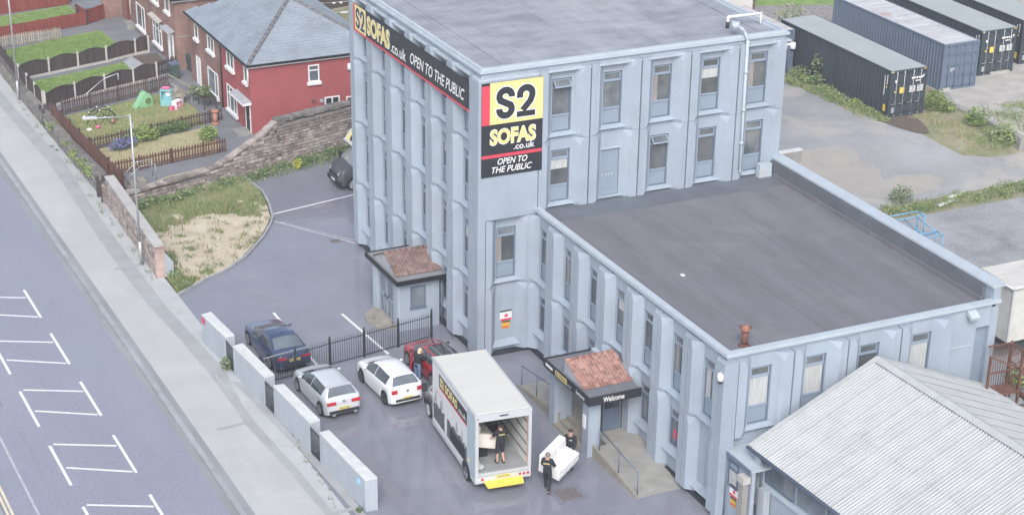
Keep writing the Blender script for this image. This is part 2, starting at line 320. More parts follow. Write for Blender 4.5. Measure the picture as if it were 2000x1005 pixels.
# lettering: font outlines turned into flat meshes and fitted to a measured box
FONT_CACHE = {}
def glyphs(text, bold=0, shear=0, depth=.0):
    k = (text, bold, shear)
    if k in FONT_CACHE: return FONT_CACHE[k]
    cu = bpy.data.curves.new('lettering', 'FONT'); cu.body = text; cu.offset = bold; cu.shear = shear; cu.resolution_u = 3; cu.extrude = 0; cu.fill_mode = 'BOTH'
    o = bpy.data.objects.new('lettering', cu); COL.objects.link(o)
    dg = bpy.context.evaluated_depsgraph_get(); dg.update()
    me = bpy.data.meshes.new_from_object(o.evaluated_get(dg))
    vs = [v.co.copy() for v in me.vertices]; fs = [list(p.vertices) for p in me.polygons]
    bpy.data.objects.remove(o, do_unlink=True); bpy.data.curves.remove(cu); bpy.data.meshes.remove(me)
    FONT_CACHE[k] = (vs, fs); return vs, fs
def letters(text, T, u0, u1, v0, v1, n, material, parent, bold=0, shear=0, grow=0, world=True, ref=None):
    """text filling the box u0..u1, v0..v1 of the plane given by T(u, v, n); grow widens it for an outline"""
    vs, fs = glyphs(text, bold, shear)
    xs = [v.x for v in vs]; ys = [v.y for v in vs]
    a0, a1, b0, b1 = min(xs), max(xs), min(ys), max(ys)
    mb = MB(); mb.add([T(u0-grow+(v.x-a0)/(a1-a0)*(u1-u0+2*grow), v0-grow+(v.y-b0)/(b1-b0)*(v1-v0+2*grow), n) for v in vs], fs)
    return mb.build('lettering', material, parent, world=world)
def stroke(path, wdt, T, n, mb, m=0):
    """thick ribbon along a 2D centre line, used for heavy sign figures"""
    P = [Vector(p) for p in path]; L = []; R = []
    for i, p in enumerate(P):
        a = P[max(0, i-1)]; b = P[min(len(P)-1, i+1)]
        d1 = (p-a) if i else (b-p); d2 = (b-p) if i < len(P)-1 else (p-a)
        d1.normalize(); d2.normalize(); t = (d1+d2)
        t = t.normalized() if t.length > .05 else d1
        nn = Vector((-t.y, t.x)); k = wdt/2/max(.45, nn.dot(Vector((-d1.y, d1.x))))
        L.append(p+nn*k); R.append(p-nn*k)
    vs = [T(q.x, q.y, n) for q in L]+[T(q.x, q.y, n) for q in R]; N = len(P)
    mb.add(vs, [(i, i+1, N+i+1, N+i) for i in range(N-1)], m)
def arc(cx, cy, rx, ry, a0, a1, n=10):
    return [(cx+rx*math.cos(math.radians(a0+(a1-a0)*i/n)), cy+ry*math.sin(math.radians(a0+(a1-a0)*i/n))) for i in range(n+1)]
def S2_sign(T, u0, u1, v0, v1, n, parent, world=True, outline=True):
    """heavy condensed figures S and 2 in the box"""
    W = u1-u0; H = v1-v0; cw = W*.475; t = cw*.335
    def body(extra, mat_, nn, name):
        mb = MB(); w_ = t+extra*2
        r = (cw-t)/2; cx = u0+cw/2; top = v1-t/2; bot = v0+t/2; ry = min(r*1.1, H*.19); mid = (v0+v1)/2
        e = extra
        s_path = [(cx+r, top-ry-H*.035-e)]+arc(cx, top-ry, r, ry, 0, 180, 12)+[(cx-r, top-ry-H*.03), (cx-r*.80, mid+H*.085), (cx, mid), (cx+r*.80, mid-H*.085), (cx+r, bot+ry+H*.03)]+arc(cx, bot+ry, r, ry, 0, -180, 12)+[(cx-r, bot+ry+H*.035+e)]
        stroke(s_path, w_, T, nn, mb)
        cx = u1-cw/2
        p2 = [(cx-r, top-ry-H*.11-e)]+arc(cx, top-ry, r, ry, 180, 0, 12)+[(cx+r, top-ry-H*.06), (cx+r*.7, mid-H*.02), (cx-r*.55, v0+t*.95)]
        stroke(p2, w_, T, nn, mb)
        stroke([(u1-cw-e, v0+t*.42), (u1+e, v0+t*.42)], t*.84+2*e, T, nn+.0015, mb)
        return mb.build(name, mat_, parent, world=world)
    if outline: body(t*.16, m_signwh, n, 'lettering_outline')
    body(0, m_signbk, n+.004, 'lettering')
# ------------------------------------------------------------------ ground
def lerp(a, b, t): return a+(b-a)*t
def hyard(x, y): return 1.2*min(1, max(0, (y-8)/7))*min(1, max(0, (x-8)/8))
struct('ground', flat([(-180,-130),(220,-130),(220,300),(-180,300)], -.16), m_field)
struct('road', flat([(-22.95,-70),(-14.58,-70),(-14.58,160),(-22.95,160)], -.10), m_road)
mb = MB(); mb.box((-27.5,-70,-.15),(-23.1,160,0)); struct('far_pavement', mb, m_pave)
mb = MB(); mb.box((-14.3,-70,-.15),(-10.62,160,0)); struct('pavement', mb, m_pave)
# kerb stones, one by one where the photograph shows the kerb
kr = thing('kerb', None, None, (-14.45,-14,-.1)); kr['kind'] = 'structure'
kmb = MB(); kmb.box((-.085,.006,-.05),(.15,.908,.102)); kme = kmb.mesh('kerb_stone', [m_kerb])
for i in range(64): put('kerb_stone', kme, kr, (random.uniform(-.006,.006), i*.914, random.uniform(-.004,.003)))
mb = MB(); mb.box((-14.53,-70,-.15),(-14.3,-14,.0)); mb.box((-14.53,44.5,-.15),(-14.3,160,.0)); struct('kerb_line', mb, m_kerb)
mb = MB(); mb.box((-23.1,-70,-.15),(-22.95,160,.0)); struct('far_kerb', mb, m_kerb)
mb = flat([(-14.86,-70),(-14.54,-70),(-14.54,160),(-14.86,160)], -.096); struct('gutter_band', mb, m_chan)
mb = flat([(-14.3,-70),(-13.98,-70),(-14.02,9),(-14.1,40),(-14.1,160),(-14.3,160)], .004); struct('kerb_edge_band', mb, m_chan)
# trench reinstatements and the rougher strip beside the walls
inner = [(-11.36,-60),(-11.36,7.4),(-11.5,11.3),(-11.5,17.2),(-11.43,26),(-11.3,44),(-11.3,160),(-10.63,160),(-10.63,-60)]
struct('inner_pavement', flat(inner, .004), m_pave2)
mb = MB()
left = [(160,-11.75),(44,-12.3),(33,-11.95),(26.2,-12.12),(21,-12.3),(16.8,-12.33),(11.8,-12.29),(7.6,-12.03),(2.7,-11.86),(0,-11.9),(-2,-11.95),(-6.8,-11.62),(-10.3,-11.52),(-40,-11.4)]
right = [(160,-11.3),(44,-11.6),(33,-11.1),(26,-11.43),(21,-11.5),(17.2,-11.55),(11.3,-11.55),(7.4,-11.33),(3.2,-11.14),(0,-11.48),(-2.1,-11.5),(-6.9,-11.24),(-10.4,-11.16),(-40,-11.0)]
for (a, b, c, d) in zip(left, left[1:], right, right[1:]):
    mb.add([(a[1],a[0],.008),(b[1],b[0],.008),(d[1],d[0],.008),(c[1],c[0],.008)], [(0,1,2,3)])
l2 = [(2.2,-11.2),(-.3,-10.98),(-3,-10.8),(-6.6,-10.55),(-9.75,-10.42),(-40,-10.2)]
r3 = [(2.0,-10.9),(-.3,-10.64),(-3,-10.5),(-6.6,-10.2),(-9.75,-10.08),(-40,-9.9)]
for (a, b, c, d) in zip(l2, l2[1:], r3, r3[1:]):
    mb.add([(a[1],a[0],.012),(b[1],b[0],.012),(d[1],d[0],.012),(c[1],c[0],.012)], [(0,1,2,3)])
for x0, x1, y0, y1 in ((-11.5,-10.65,32.9,33.15),(-11.6,-10.65,29.95,30.12),(-12.6,-11.0,16.7,16.95),(-13.2,-11.8,-1.95,-1.75),(-11.4,-10.2,-10.65,-10.4),(-11.7,-10.6,38.5,38.65)):
    mb.add([(x0,y0-.1,.016),(x1,y0,.016),(x1,y1,.016),(x0,y1-.1,.016)], [(0,1,2,3)])
struct('trench_patch', mb, m_patch)
mb = MB()
for x, y0, y1 in ((-12.72,-6.5,-3.7),(-13.25,-6.2,-3.4)): mb.add([(x-.025,y0,.009),(x+.025,y0,.009),(x+.025,y1,.009),(x-.025,y1,.009)], [(0,1,2,3)])
for x, y0, y1 in ((-11.68,2.3,3.1),(-11.42,1.1,1.9)): mb.add([(x-.05,y0,.013),(x+.05,y0,.013),(x+.05,y1,.013),(x-.05,y1,.013)], [(0,1,2,3)])
struct('faint_pavement_paint', mb, m_worn)
# car park
KERBC = [(-10.66,12.28),(-8.91,13.51),(-7.62,14.22),(-6.08,15.58),(-4.34,17.85),(-3.51,19.22),(-3.02,20.21),(-2.55,22.2),(-2.27,24.1),(-2.5,26.6)]
struct('car_park', flat([(-10.62,-60),(16.2,-60),(16.2,60),(-2.5,60)]+KERBC[::-1]+[(-10.62,12.2)], .0), m_asph)
ed = thing('plot_edging', None, None, (-6,15.6,0)); ed['kind'] = 'structure'
for a, b in zip(KERBC, KERBC[1:]):
    n_ = max(1, round((Vector(b)-Vector(a)).length/.9))
    for i in range(n_):
        p = Vector(a).lerp(Vector(b), i/n_); q = Vector(a).lerp(Vector(b), (i+.97)/n_)
        k = MB(); k.beam((*p,.03),(*q,.03),.13,.15); k.build('edging_stone', m_kerb, ed)
# rough plot of dry grass inside the kerb
mb = MB(); plot = [(-10.5,12.5)]+[(x-.12,y+.1) for x, y in KERBC[1:]]
mb.add([(x,y,.05) for x, y in plot]+[(-10.5,25.3,.16),(-2.3,27.2,.2)], [list(range(len(plot)+2))]) if False else None
NX, NY = 60, 70; vs = []; fs = []
def inplot(x, y):
    xs = None
    for (a, b) in zip(plot, plot[1:]):
        if a[1] <= y <= b[1]: xs = a[0]+(b[0]-a[0])*(y-a[1])/(b[1]-a[1])
    return xs
for j in range(NY+1):
    y = lerp(12.5, 26.6, j/NY); xr = inplot(min(y, 26.5), min(y, 26.5)) or -2.6
    for i in range(NX+1):
        x = lerp(-10.55, xr, i/NX); z = .04+.10*noise.noise((x*.6,y*.6,0))*min(1,(1-i/NX)*4)*min(1, j/4)+.12*max(0,(y-22)/4)
        vs.append((x,y,max(.012,z)))
for j in range(NY):
    for i in range(NX): a = j*(NX+1)+i; fs.append((a,a+1,a+NX+2,a+NX+1))
mb = MB(); mb.add(vs, fs, 0, True)
for i, f in enumerate(mb.f):
    x, y = vs[f[0]][0], vs[f[0]][1]; g = max(min(1, (y-20.2)/2.5), min(1, (-9.5-x)/.6), 0)+.85*noise.noise((x*.5,y*.5,3))+.75*noise.noise((x*1.5,y*1.5,5))
    if g > .42: mb.m[i] = 1
struct('dry_plot', mb, [m_straw, m_plotg])
# painted markings
mk = thing('road_markings', None, None, (-18.7,0,-.096)); mk['kind'] = 'structure'
for k in range(-3, 3):
    y = k*5.55
    for p, q in (((-17.3,5.1+y),(-17.3,1.5+y)),((-19.97,5.22+y),(-19.97,1.55+y)),((-19.8,5.3+y),(-17.42,4.1+y)),((-19.8,3.08+y),(-17.42,1.65+y))):
        b = MB(); d = (Vector(q)-Vector(p)).normalized(); nn = Vector((-d.y,d.x))*.064
        b.add([(*(Vector(p)+nn),-.095),(*(Vector(q)+nn),-.095),(*(Vector(q)-nn),-.095),(*(Vector(p)-nn),-.095)], [(0,1,2,3)])
        b.build('road_line', m_white, mk)
for x in (-22.62,-22.8): flat([(x-.05,-70),(x+.05,-70),(x+.05,60),(x-.05,60)], -.095).build('double_line', m_yellow_l, mk)
b = flat([(-21.75,-70),(-21.65,-70),(-21.65,4),(-21.75,4)], -.0955); b.build('faded_line', m_worn, mk)
bm_ = thing('bay_markings', None, None, (-3,15,.004)); bm_['kind'] = 'structure'
def line(p, q, wd, m_, z=.004):
    d = (Vector(q)-Vector(p)).normalized(); nn = Vector((-d.y,d.x))*wd/2
    b = MB(); b.add([(*(Vector(p)+nn),z),(*(Vector(q)+nn),z),(*(Vector(q)-nn),z),(*(Vector(p)-nn),z)], [(0,1,2,3)]); return b.build('bay_line', m_, bm_)
line((-2.84,20.71),(2.6,21.78),.12,m_white); line((-3.14,19.70),(0.05,14.6),.11,m_worn); line((-2.9,19.5),(0.2,14.9),.07,m_worn,.008)
line((-4.1,7.05),(-3.74,2.0),.13,m_white); line((-7.05,8.5),(-7.16,1.2),.13,m_white); line((-10.0,9.5),(-10.1,3.2),.11,m_worn)
b = MB(); b.box((-2.5,-13.4,.0),(-1.6,-12.55,.012)); o = b.build('manhole_cover', m_metalc); tag(o, 'rusty square manhole cover set in the tarmac below the white sofa', 'manhole cover')
o = flat([(-2.75,-13.65),(-1.35,-13.6),(-1.4,-12.35),(-2.7,-12.3)], .004).build('tarmac_repair', m_repair); o['kind'] = 'structure'
b = MB(); b.box((-1.35,15.6,.0),(-.85,16.0,.01)); o = b.build('drain_cover', m_metalc); tag(o, 'small iron drain cover on the tarmac left of the tower', 'drain cover')
# cracks and tar seams
crk = MB(); rc_ = random.Random(21)
for (x, y, a, n, z) in ((-6.5,10,2.4,14,.003),(-3,-4.5,3.6,12,.003),(-7.5,-7.5,1.2,16,.003),(-2.2,14,1.9,10,.003),(-1.0,-15,3.0,14,.003),(-21,4,1.5,16,-.097)):
    for i in range(n):
        q = (x+math.cos(a)*.38, y+math.sin(a)*.38); d = (-math.sin(a)*.018, math.cos(a)*.018)
        crk.add([(x-d[0],y-d[1],z),(q[0]-d[0],q[1]-d[1],z),(q[0]+d[0],q[1]+d[1],z),(x+d[0],y+d[1],z)], [(0,1,2,3)]); x, y = q; a += rc_.uniform(-.45,.45)
struct('tarmac_cracks', crk, m_repair, recalc=False)
# raised gardens behind the retaining wall
garden = [(-10.7,26.3),(-9.9,24.75),(-5,26.05),(-1.1,27.2),(8,30.2),(26,34),(26,110),(-10.7,110)]
mb = flat(garden, .66); struct('garden_terrace', mb, m_path)
def gsheet(name, poly, m_, z=.68): struct(name, flat(poly, z), m_)
gsheet('front_lawn', [(-9.75,28.3),(-3.1,29.5),(-2.55,30.6),(-2.3,33.9),(-9.7,32.6)], m_strawlawn)
gsheet('verge_strip', [(-9.3,25.3),(-5,26.4),(-3.0,27.3),(-2.6,27.9),(-6.9,26.75)], m_strawlawn, .684)
gsheet('play_lawn', [(-9.9,33),(-2.3,34.4),(-1.9,37.5),(-2.5,41.4),(-9.5,39.2)], m_lawn2)
gsheet('small_lawn', [(-9.9,44.7),(-9.75,46.7),(-3.4,48.4),(-3.4,46.15),(-4.2,44.3),(-9.7,42)], m_lawn)
gsheet('slab_path', [(-3.4,46.1),(-3.4,48.6),(-2.6,49.5),(-1.7,44.6),(-2.4,44.2)], m_lead, .684)
gsheet('soil_bed', [(-2.6,49.4),(-.9,49.6),(-.9,47.2),(-2.2,46.3)], m_soil, .686)
gsheet('upper_lawn', [(-10.1,49.8),(-9.95,53.9),(-5.9,55.5),(-2.95,56.2),(-2.7,53.2),(-4.6,50.2),(-10.2,48)], m_lawn)
gsheet('far_lawn', [(-10.3,57.3),(-9,62),(-3.35,63.3),(-3.3,61),(-4.6,58.3),(-9.8,56.6)], m_lawn)
gsheet('outer_verge', [(-10.7,28),(-10.05,28.3),(-10.3,39),(-10.75,39.5)], m_straw)
gsheet('back_garden', [(10,34.5),(26,38),(26,60),(10,54)], m_lawn)
# yard behind and to the right of the block: a gentle bank up to the containers
NX, NY = 40, 44; vs = []; fs = []
for j in range(NY+1):
    for i in range(NX+1):
        x = lerp(7, 95, (i/NX)**1.3); y = lerp(6.5, 95, (j/NY)**1.4); vs.append((x,y,hyard(x,y)+(.006 if x > 16 else -.02)))
for j in range(NY):
    for i in range(NX): a = j*(NX+1)+i; fs.append((a,a+1,a+NX+2,a+NX+1))
mb = MB(); mb.add(vs, fs, 0, True); struct('yard_ground', mb, m_field)
def drape(name, poly, m_, lift=.03, n=24):
    """sheet following the bank: poly given as left and right edges"""
    A, B = poly; vs = []; fs = []
    def at(P, t):
        k = t*(len(P)-1); i = min(int(k), len(P)-2); return Vector(P[i]).lerp(Vector(P[i+1]), k-i)
    for j in range(n+1):
        p, q = at(A, j/n), at(B, j/n)
        for i in range(9):
            r_ = p.lerp(q, i/8); vs.append((r_.x, r_.y, hyard(r_.x, r_.y)+lift))
    for j in range(n):
        for i in range(8): a = j*9+i; fs.append((a,a+1,a+10,a+9))
    mb = MB(); mb.add(vs, fs, 0, True); struct(name, mb, m_)
drape('yard_track', ([(33.2,27),(33.6,24),(34.3,20.3),(34.9,17),(35.5,14),(36.2,11.9),(38,11.2),(42,11.3),(70,12)], [(15.3,27),(15.3,24),(15.3,20),(15.3,16),(15.3,12),(18,8.3),(27.3,8.05),(38,8.45),(70,8.5)]), m_yard)
drape('container_hardstanding', ([(41.2,36),(41.0,21),(40.4,18.4),(40.35,14.7),(40.3,12)], [(75,38),(75,24),(75,18),(75,15),(75,12.5)]), m_dirt, .034)
drape('stone_path', ([(38.6,41),(39.5,37.6),(41.5,36.0)], [(40.5,42.5),(46,40.5),(46.5,38)]), m_rubble, .06, 8)
drape('brown_patch', ([(34.3,17.8),(34.6,16.2),(35.1,14.9)], [(36.8,17.9),(36.6,16.6),(35.9,14.8)]), m_soil, .045, 6)
drape('far_grass', ([(36,60),(37,44),(40,39.5)], [(75,60),(75,44),(60,39.5)]), m_lawn, .05, 8)
for k, (cx, cy, rx, ry) in enumerate(((27.4,12.4,3.6,2.2),(30.6,9.9,2.6,1.1))):
    b = MB(); n = 34; rim = []
    for i in range(n):
        a = i*math.tau/n; r = 1+.45*noise.noise((math.cos(a)*1.3+k*7, math.sin(a)*1.3, k*3.1))+.18*noise.noise((math.cos(a)*4+k, math.sin(a)*4, 2)); x, y = cx+rx*r*math.cos(a), cy+ry*r*math.sin(a); rim.append((x,y,hyard(x,y)+.047+.003*k))
    b.add([(cx,cy,hyard(cx,cy)+.047+.003*k)]+rim, [(0,i+1,(i+1) % n+1) for i in range(n)]); struct('dirt_patch', b, m_tan)
struct('concrete_slab', flat([(15.7,-14),(70,-14),(70,6.6),(27.7,6.5),(15.7,6.4)], .012), m_slab)
# ------------------------------------------------------------------ office building: tower and wing of precast panels
W, D, HT, XW, XE, L, HW = 15.2, 15.05, 13.70, 2.566, 15.31, 16.87, 7.08
FL = [.22, 3.5, 6.78, 10.06]; SH = 3.28
WW, WH = .95, 2.46
def T_left(s, d, z): return (-d, s, z)
def T_right(s, d, z): return (s, -d, z)
def T_wfront(s, d, z): return (XW-d, -s, z)
def T_wright(s, d, z): return (s, -L-d, z)
PC = {}
def panel_mesh(key, T, P, ztop, win, wb, wt, fins=True):
    """one storey-high panel, origin at its bottom centre: slab with a window hole, two splayed fins, sloping sill"""
    k = (key, P, ztop, win, wb, wt, fins)
    if k in PC: return PC[k]
    mb = MB(); h = P/2-.012; ww = WW/2
    def bx(s0, s1, d0, d1, z0, z1): mb.extr([T(s0,d0,z0), T(s1,d0,z0), T(s1,d1,z0), T(s0,d1,z0)], (0,0,z1-z0))
    o = Vector(T(0,0,0))
    TT = T
    if win:
        bx(-h,-ww,-.25,0,0,ztop); bx(ww,h,-.25,0,0,ztop); bx(-ww,ww,-.25,0,0,wb); bx(-ww,ww,-.25,0,wt,ztop)
    else: bx(-h,h,-.25,0,0,ztop)
    if fins:
        dp, ch = .35, .34
        for sg in (1,-1):
            a, b, e = ww+.035, ww+.36, h-.022
            z0, z1 = .004, ztop-.004; c = min(b+.13, e-.03); q = lambda s_, d_, z_: TT(sg*s_, d_, z_)
            c0, h0 = (b+.012, .02) if (win and wb > .9) or not win else (b+.11, .20)
            v = [q(a,.001,z0),q(a,.001,z1),q(b,dp,z0+h0),q(b,dp,z1-ch),q(c0,dp,z0),q(c,dp,z1),q(e,dp,z0),q(e,dp,z1),q(e,.001,z0),q(e,.001,z1)]
            mb.add(v, [(0,1,3,2),(2,3,5,7,6,4),(0,2,4),(1,5,3),(6,7,9,8),(1,9,7,5),(0,4,6,8),(0,8,9,1)])
        # sloping sill between the fins
        s1 = ww+.02; s2 = ww+.235
        zb = max(.05, wb-.34) if win else .12
        zt_ = (wb-.005) if win else .50
        v = [TT(-s1,.0,zt_),TT(s1,.0,zt_),TT(s2,.20,zb+.10),TT(-s2,.20,zb+.10),TT(-s2,.0,zb),TT(s2,.0,zb)]
        mb.add(v, [(0,1,2,3),(3,2,5,4),(0,3,4),(1,5,2),(0,4,5,1)])
    # origin: mapped (0,0,0)
    mb.v = [(x-o.x,y-o.y,z-o.z) for x, y, z in mb.v]
    PC[k] = mb.mesh('facade_panel', [m_paint]); return PC[k]
WC = {}
m_curtain = mat('added_curtain_cloth', (.30, .27, .26), .9, .3, 3, stretch=(9, 9, .4))
def window_parts(key, T, h, kind):
    """meshes of a window, origin at the bottom centre of its opening"""
    k = (key, round(h,2), kind)
    if k in WC: return WC[k]
    o = Vector(T(0,0,0)); ww = WW/2-.004
    def mk(): return MB()
    def bx(mb, s0, s1, d0, d1, z0, z1, m=0): mb.extr([T(s0,d0,z0), T(s1,d0,z0), T(s1,d1,z0), T(s0,d1,z0)], (0,0,z1-z0), m)
    low = .76 if 'p' in kind else 0; top = .44 if 't' in kind else 0
    f = mk(); e = .055
    bx(f,-ww,-ww+e,-.16,-.08,0,h); bx(f,ww-e,ww,-.16,-.08,0,h); bx(f,-ww+e,ww-e,-.16,-.08,0,e); bx(f,-ww+e,ww-e,-.16,-.08,h-e,h)
    if low: bx(f,-ww+e,ww-e,-.15,-.06,low-.035,low+.035,1)
    if top: bx(f,-ww+e,ww-e,-.15,-.065,h-top-.03,h-top+.03,1)
    if 'm' in kind: bx(f,-.025,.025,-.15,-.075,low+.04,h-top-.035)
    g = mk(); bx(g,-ww+e,ww-e,-.14,-.125,(low+.03 if low else e),(h-top-.03 if top else h-e))
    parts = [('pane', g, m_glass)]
    if low: p = mk(); bx(p,-ww+e,ww-e,-.14,-.105,e,low-.035); parts.append(('lower_panel', p, m_panel2 if False else m_paint2))
    if top:
        t = mk(); z0, z1 = h-top+.03, h-e; q = .045
        op = .30 if 'o' in kind else 0
        def TT(s, d, z): return T(s, d+op*(z1-z)/(z1-z0), z+(.06*(z1-z)/(z1-z0) if op else 0))
        def bt(s0, s1, d0, d1, za, zb, m):
            t.add([TT(s0,d0,za),TT(s1,d0,za),TT(s1,d1,za),TT(s0,d1,za),TT(s0,d0,zb),TT(s1,d0,zb),TT(s1,d1,zb),TT(s0,d1,zb)], [(3,2,1,0),(4,5,6,7),(0,1,5,4),(1,2,6,5),(2,3,7,6),(3,0,4,7)], m)
        a = ww-e-.004
        bt(-a,-a+q,-.13,-.07,z0,z1,0); bt(a-q,a,-.13,-.07,z0,z1,0); bt(-a+q,a-q,-.13,-.07,z0,z0+q,0); bt(-a+q,a-q,-.13,-.07,z1-q,z1,0)
        bt(-a+q,a-q,-.115,-.10,z0+q,z1-q,1)
        parts.append(('top_light', t, [m_transom, m_glass]))
    if 'b' in kind: b_ = mk(); bx(b_,-ww+e,ww-e,-.123,-.118,(low+.03 if low else e),h-top-.05); parts.append(('blind', b_, m_blind))
    if 'd' in kind: b_ = mk(); bx(b_,-ww+e,ww-e,-.123,-.118,h-top-.05-.75*(.6 if 'p' in kind else 1),h-top-.035); parts.append(('added_blind', b_, m_blind))  # added blind, varies the panes in place of reflections
    if 'c' in kind: b_ = mk(); bx(b_,-ww+e,-ww+e+.24,-.123,-.116,(low+.03 if low else e),h-top-.035); parts.append(('added_curtain', b_, m_curtain))  # added curtain, varies the panes in place of reflections
    if 'r' in kind: b_ = mk(); bx(b_,-.25,.30,-.120,-.112,.30,.72); parts.append(('poster', b_, m_signrd))
    def fin(mb, name, ms):
        mb.v = [(x-o.x,y-o.y,z-o.z) for x, y, z in mb.v]; return mb.mesh(name, ms if isinstance(ms, list) else [ms])
    r = (fin(f, 'window', [m_frame, m_transom]), [(n, fin(q, n, ms)) for n, q, ms in parts]); WC[k] = r; return r
def add_window(root, key, T, s, z, h, kind):
    me, ps = window_parts(key, T, h, kind); rl = root.location
    o = put('window', me, root, Vector(T(s,0,z))-rl)
    for n, q in ps: put(n, q, o, (0,0,0))
    return o
def add_panel(root, key, T, s, z, P, ztop, win=True, wb=.27, wt=2.73, fins=True):
    return put('facade_panel', panel_mesh(key, T, P, ztop, win, wb, wt, fins), root, Vector(T(s,0,z))-root.location)

tower = thing('office_tower', 'tall pale blue four storey block with ribbed panels and flat grey roof', 'building', (0,0,0))
b = MB(); b.box((.26,.26,0),(W-.0,D,13.22)); b.build('wall', m_paint, tower)
b = MB(); b.box((-.14,-.14,-.05),(W-.06,D-.02,.2)); b.build('plinth', m_plinth, tower)
PL = 2.42; CL0 = 1.5
for k in range(6):
    s = CL0+PL*k
    for f in range(4):
        add_panel(tower, 'L', T_left, s, FL[f], PL, SH-.008, True, 1.05 if f == 0 else .27)
        if f == 0: add_window(tower, 'L', T_left, s, FL[0]+1.05, 1.68, 't')
        else: add_window(tower, 'L', T_left, s, FL[f]+.27, WH, ('tp','tpb','tpd','tp','tpc')[(k*3+f*2) % 5])
for s0, s1 in ((14.82,D),):
    b = MB(); b.box((-.335,s0,.2),(.25,s1,13.2)); b.build('corner_pier', m_paint, tower)
PR = 2.53; CR0 = 1.32
kinds = {(1,3):'tpo',(1,2):'tpd',(2,3):'tp',(3,3):'tpc',(3,2):'tpo',(4,3):'tpd',(4,2):'tp',(5,3):'tpc',(5,2):'tp'}
for k in range(6):
    s = CR0+PR*k
    for f in range(4):
        if f < 2 and k > 0: continue
        if k == 0:
            if f == 0: add_panel(tower, 'R0', T_right, s-.10, FL[f], PR-.16, SH-.008, False)
            elif f == 1: add_panel(tower, 'R', T_right, s-.10, FL[f], PR-.16, SH-.008); add_window(tower, 'R', T_right, s-.10, FL[f]+.27, WH, 'tpc')
            continue
        if (k, f) == (2, 2):
            add_panel(tower, 'R', T_right, s, FL[f], PR, SH-.008, True, .18, 2.42)
            dr = MB(); dr.extr([T_right(s-.46,-.12,6.98),T_right(s+.46,-.12,6.98),T_right(s+.46,-.07,6.98),T_right(s-.46,-.07,6.98)], (0,0,2.2)); d_ = dr.build('roof_door', m_paint2, tower)
            hd = MB()
            for q in (-.38,-.2,-.05,.12): hd.box((s+q,.055,7.9+random.random()*.08),(s+q+.05,.068,8.0))
            hd.build('lock_plate', m_alu, d_)
            hd = MB(); hd.box((s-.52,-.05,9.2),(s+.52,.0,9.25)); hd.build('door_drip', m_trim, tower)
            continue
        add_panel(tower, 'R', T_right, s, FL[f], PR, SH-.008); add_window(tower, 'R', T_right, s, FL[f]+.27, WH, kinds.get((k, f), 'tp'))
# flat cladding behind the corner sign and down to the wing roof level
b = MB(); b.box((.032,-.352,6.80),(2.575,-.001,13.2)); b.box((.03,-.36,6.80),(.6,-.352,6.81)); b.build('flat_cladding', m_paint, tower)
b = MB(); b.box((-.345,-.355,.1),(.028,.284,13.2)); b.build('corner_pier', m_paint, tower)
b = MB(); b.box((2.42,-.03,.2),(2.62,.26,6.79)); b.build('corner_pier', m_paint, tower)
b = MB(); b.box((14.95,-.02,6.8),(15.2,.26,13.2)); b.build('corner_pier', m_paint, tower)
dr = MB(); dr.box((.74,.07,.95),(1.70,.10,2.9)); dr.build('blocked_door', m_paint2, tower) if False else None
def ring(x0, y0, x1, y1, o, t, z0, z1):
    """rectangular band: outer faces o outside the rectangle, t thick"""
    m_ = MB(); X0, Y0, X1, Y1 = x0-o, y0-o, x1+o, y1+o
    m_.box((X0,Y0,z0),(X1,Y0+t,z1)); m_.box((X0,Y1-t,z0),(X1,Y1,z1)); m_.box((X0,Y0+t,z0),(X0+t,Y1-t,z1)); m_.box((X1-t,Y0+t,z0),(X1,Y1-t,z1)); return m_
ring(0,0,W,D,.30,.6,13.2,13.27).build('cornice', m_trim, tower)
ring(0,0,W,D,.10,.4,13.272,13.50).build('fascia', m_paint, tower)
ring(0,0,W,D,.22,.40,13.502,13.60).build('gutter_edge', m_trim, tower)
ring(0,0,W,D,.12,.17,13.602,HT).build('coping', m_trim, tower)
b = MB(); b.box((.06,.06,13.4),(W-.06,D-.06,13.56)); b.build('flat_roof', m_roof1, tower)
b = MB()
for x in (1.2, 14.2): b.box((x,.6,13.561),(x+.5,D-.5,13.60))
b.box((.4,14.0,13.561),(W-.4,14.5,13.605)); b.build('roof_upstand', m_roof1, tower)
for i in range(9):
    x = .9+i*1.62; b = MB(); b.box((x,.5,13.5605),(x+random.uniform(.05,.10),D-1.1,13.568+random.uniform(0,.004))); b.build('felt_lap', m_roof1, tower)
b = MB(); b.ball((4.0,12.6,13.62),(.5,.35,.12)); b.build('roof_patch', m_trim, tower)
# rainwater pipe with its roof hopper
pipe = thing('downpipe', 'pale blue rainwater downpipe running down the tower face from the roof edge', 'downpipe', (13.1,-.42,7.0))
b = MB(); b.tube([(12.92,.35,14.02),(13.0,-.1,13.93),(13.03,-.42,13.55),(13.06,-.42,7.35),(13.12,-.42,7.2),(13.2,-.32,7.1)], .075, 8); b.build('pipe', m_trim, pipe)
for z in (12.0, 10.2, 8.6):
    b = MB(); b.cyl((13.055,-.42,z),(13.055,-.42,z+.12),.10,n=10); b.box((12.99,-.40,z+.03),(13.12,-.1,z+.09)); b.build('pipe_collar', m_trim, pipe)
b = MB(); b.cyl((12.85,.42,13.9),(12.85,.42,14.2),.19,n=12); b.build('hopper', m_trim, pipe)
vp = thing('roof_vent_pipe', 'white horizontal vent pipe on short legs at the tower roof corner', 'vent pipe', (13.9,1.2,13.56))
b = MB(); b.cyl((13.1,1.5,14.12),(14.9,1.45,14.12),.06); b.cyl((13.1,1.5,14.12),(13.1,1.5,13.56),.06); b.cyl((14.85,1.45,14.12),(14.85,1.45,13.56),.04); b.build('pipe', m_whitewd, vp)
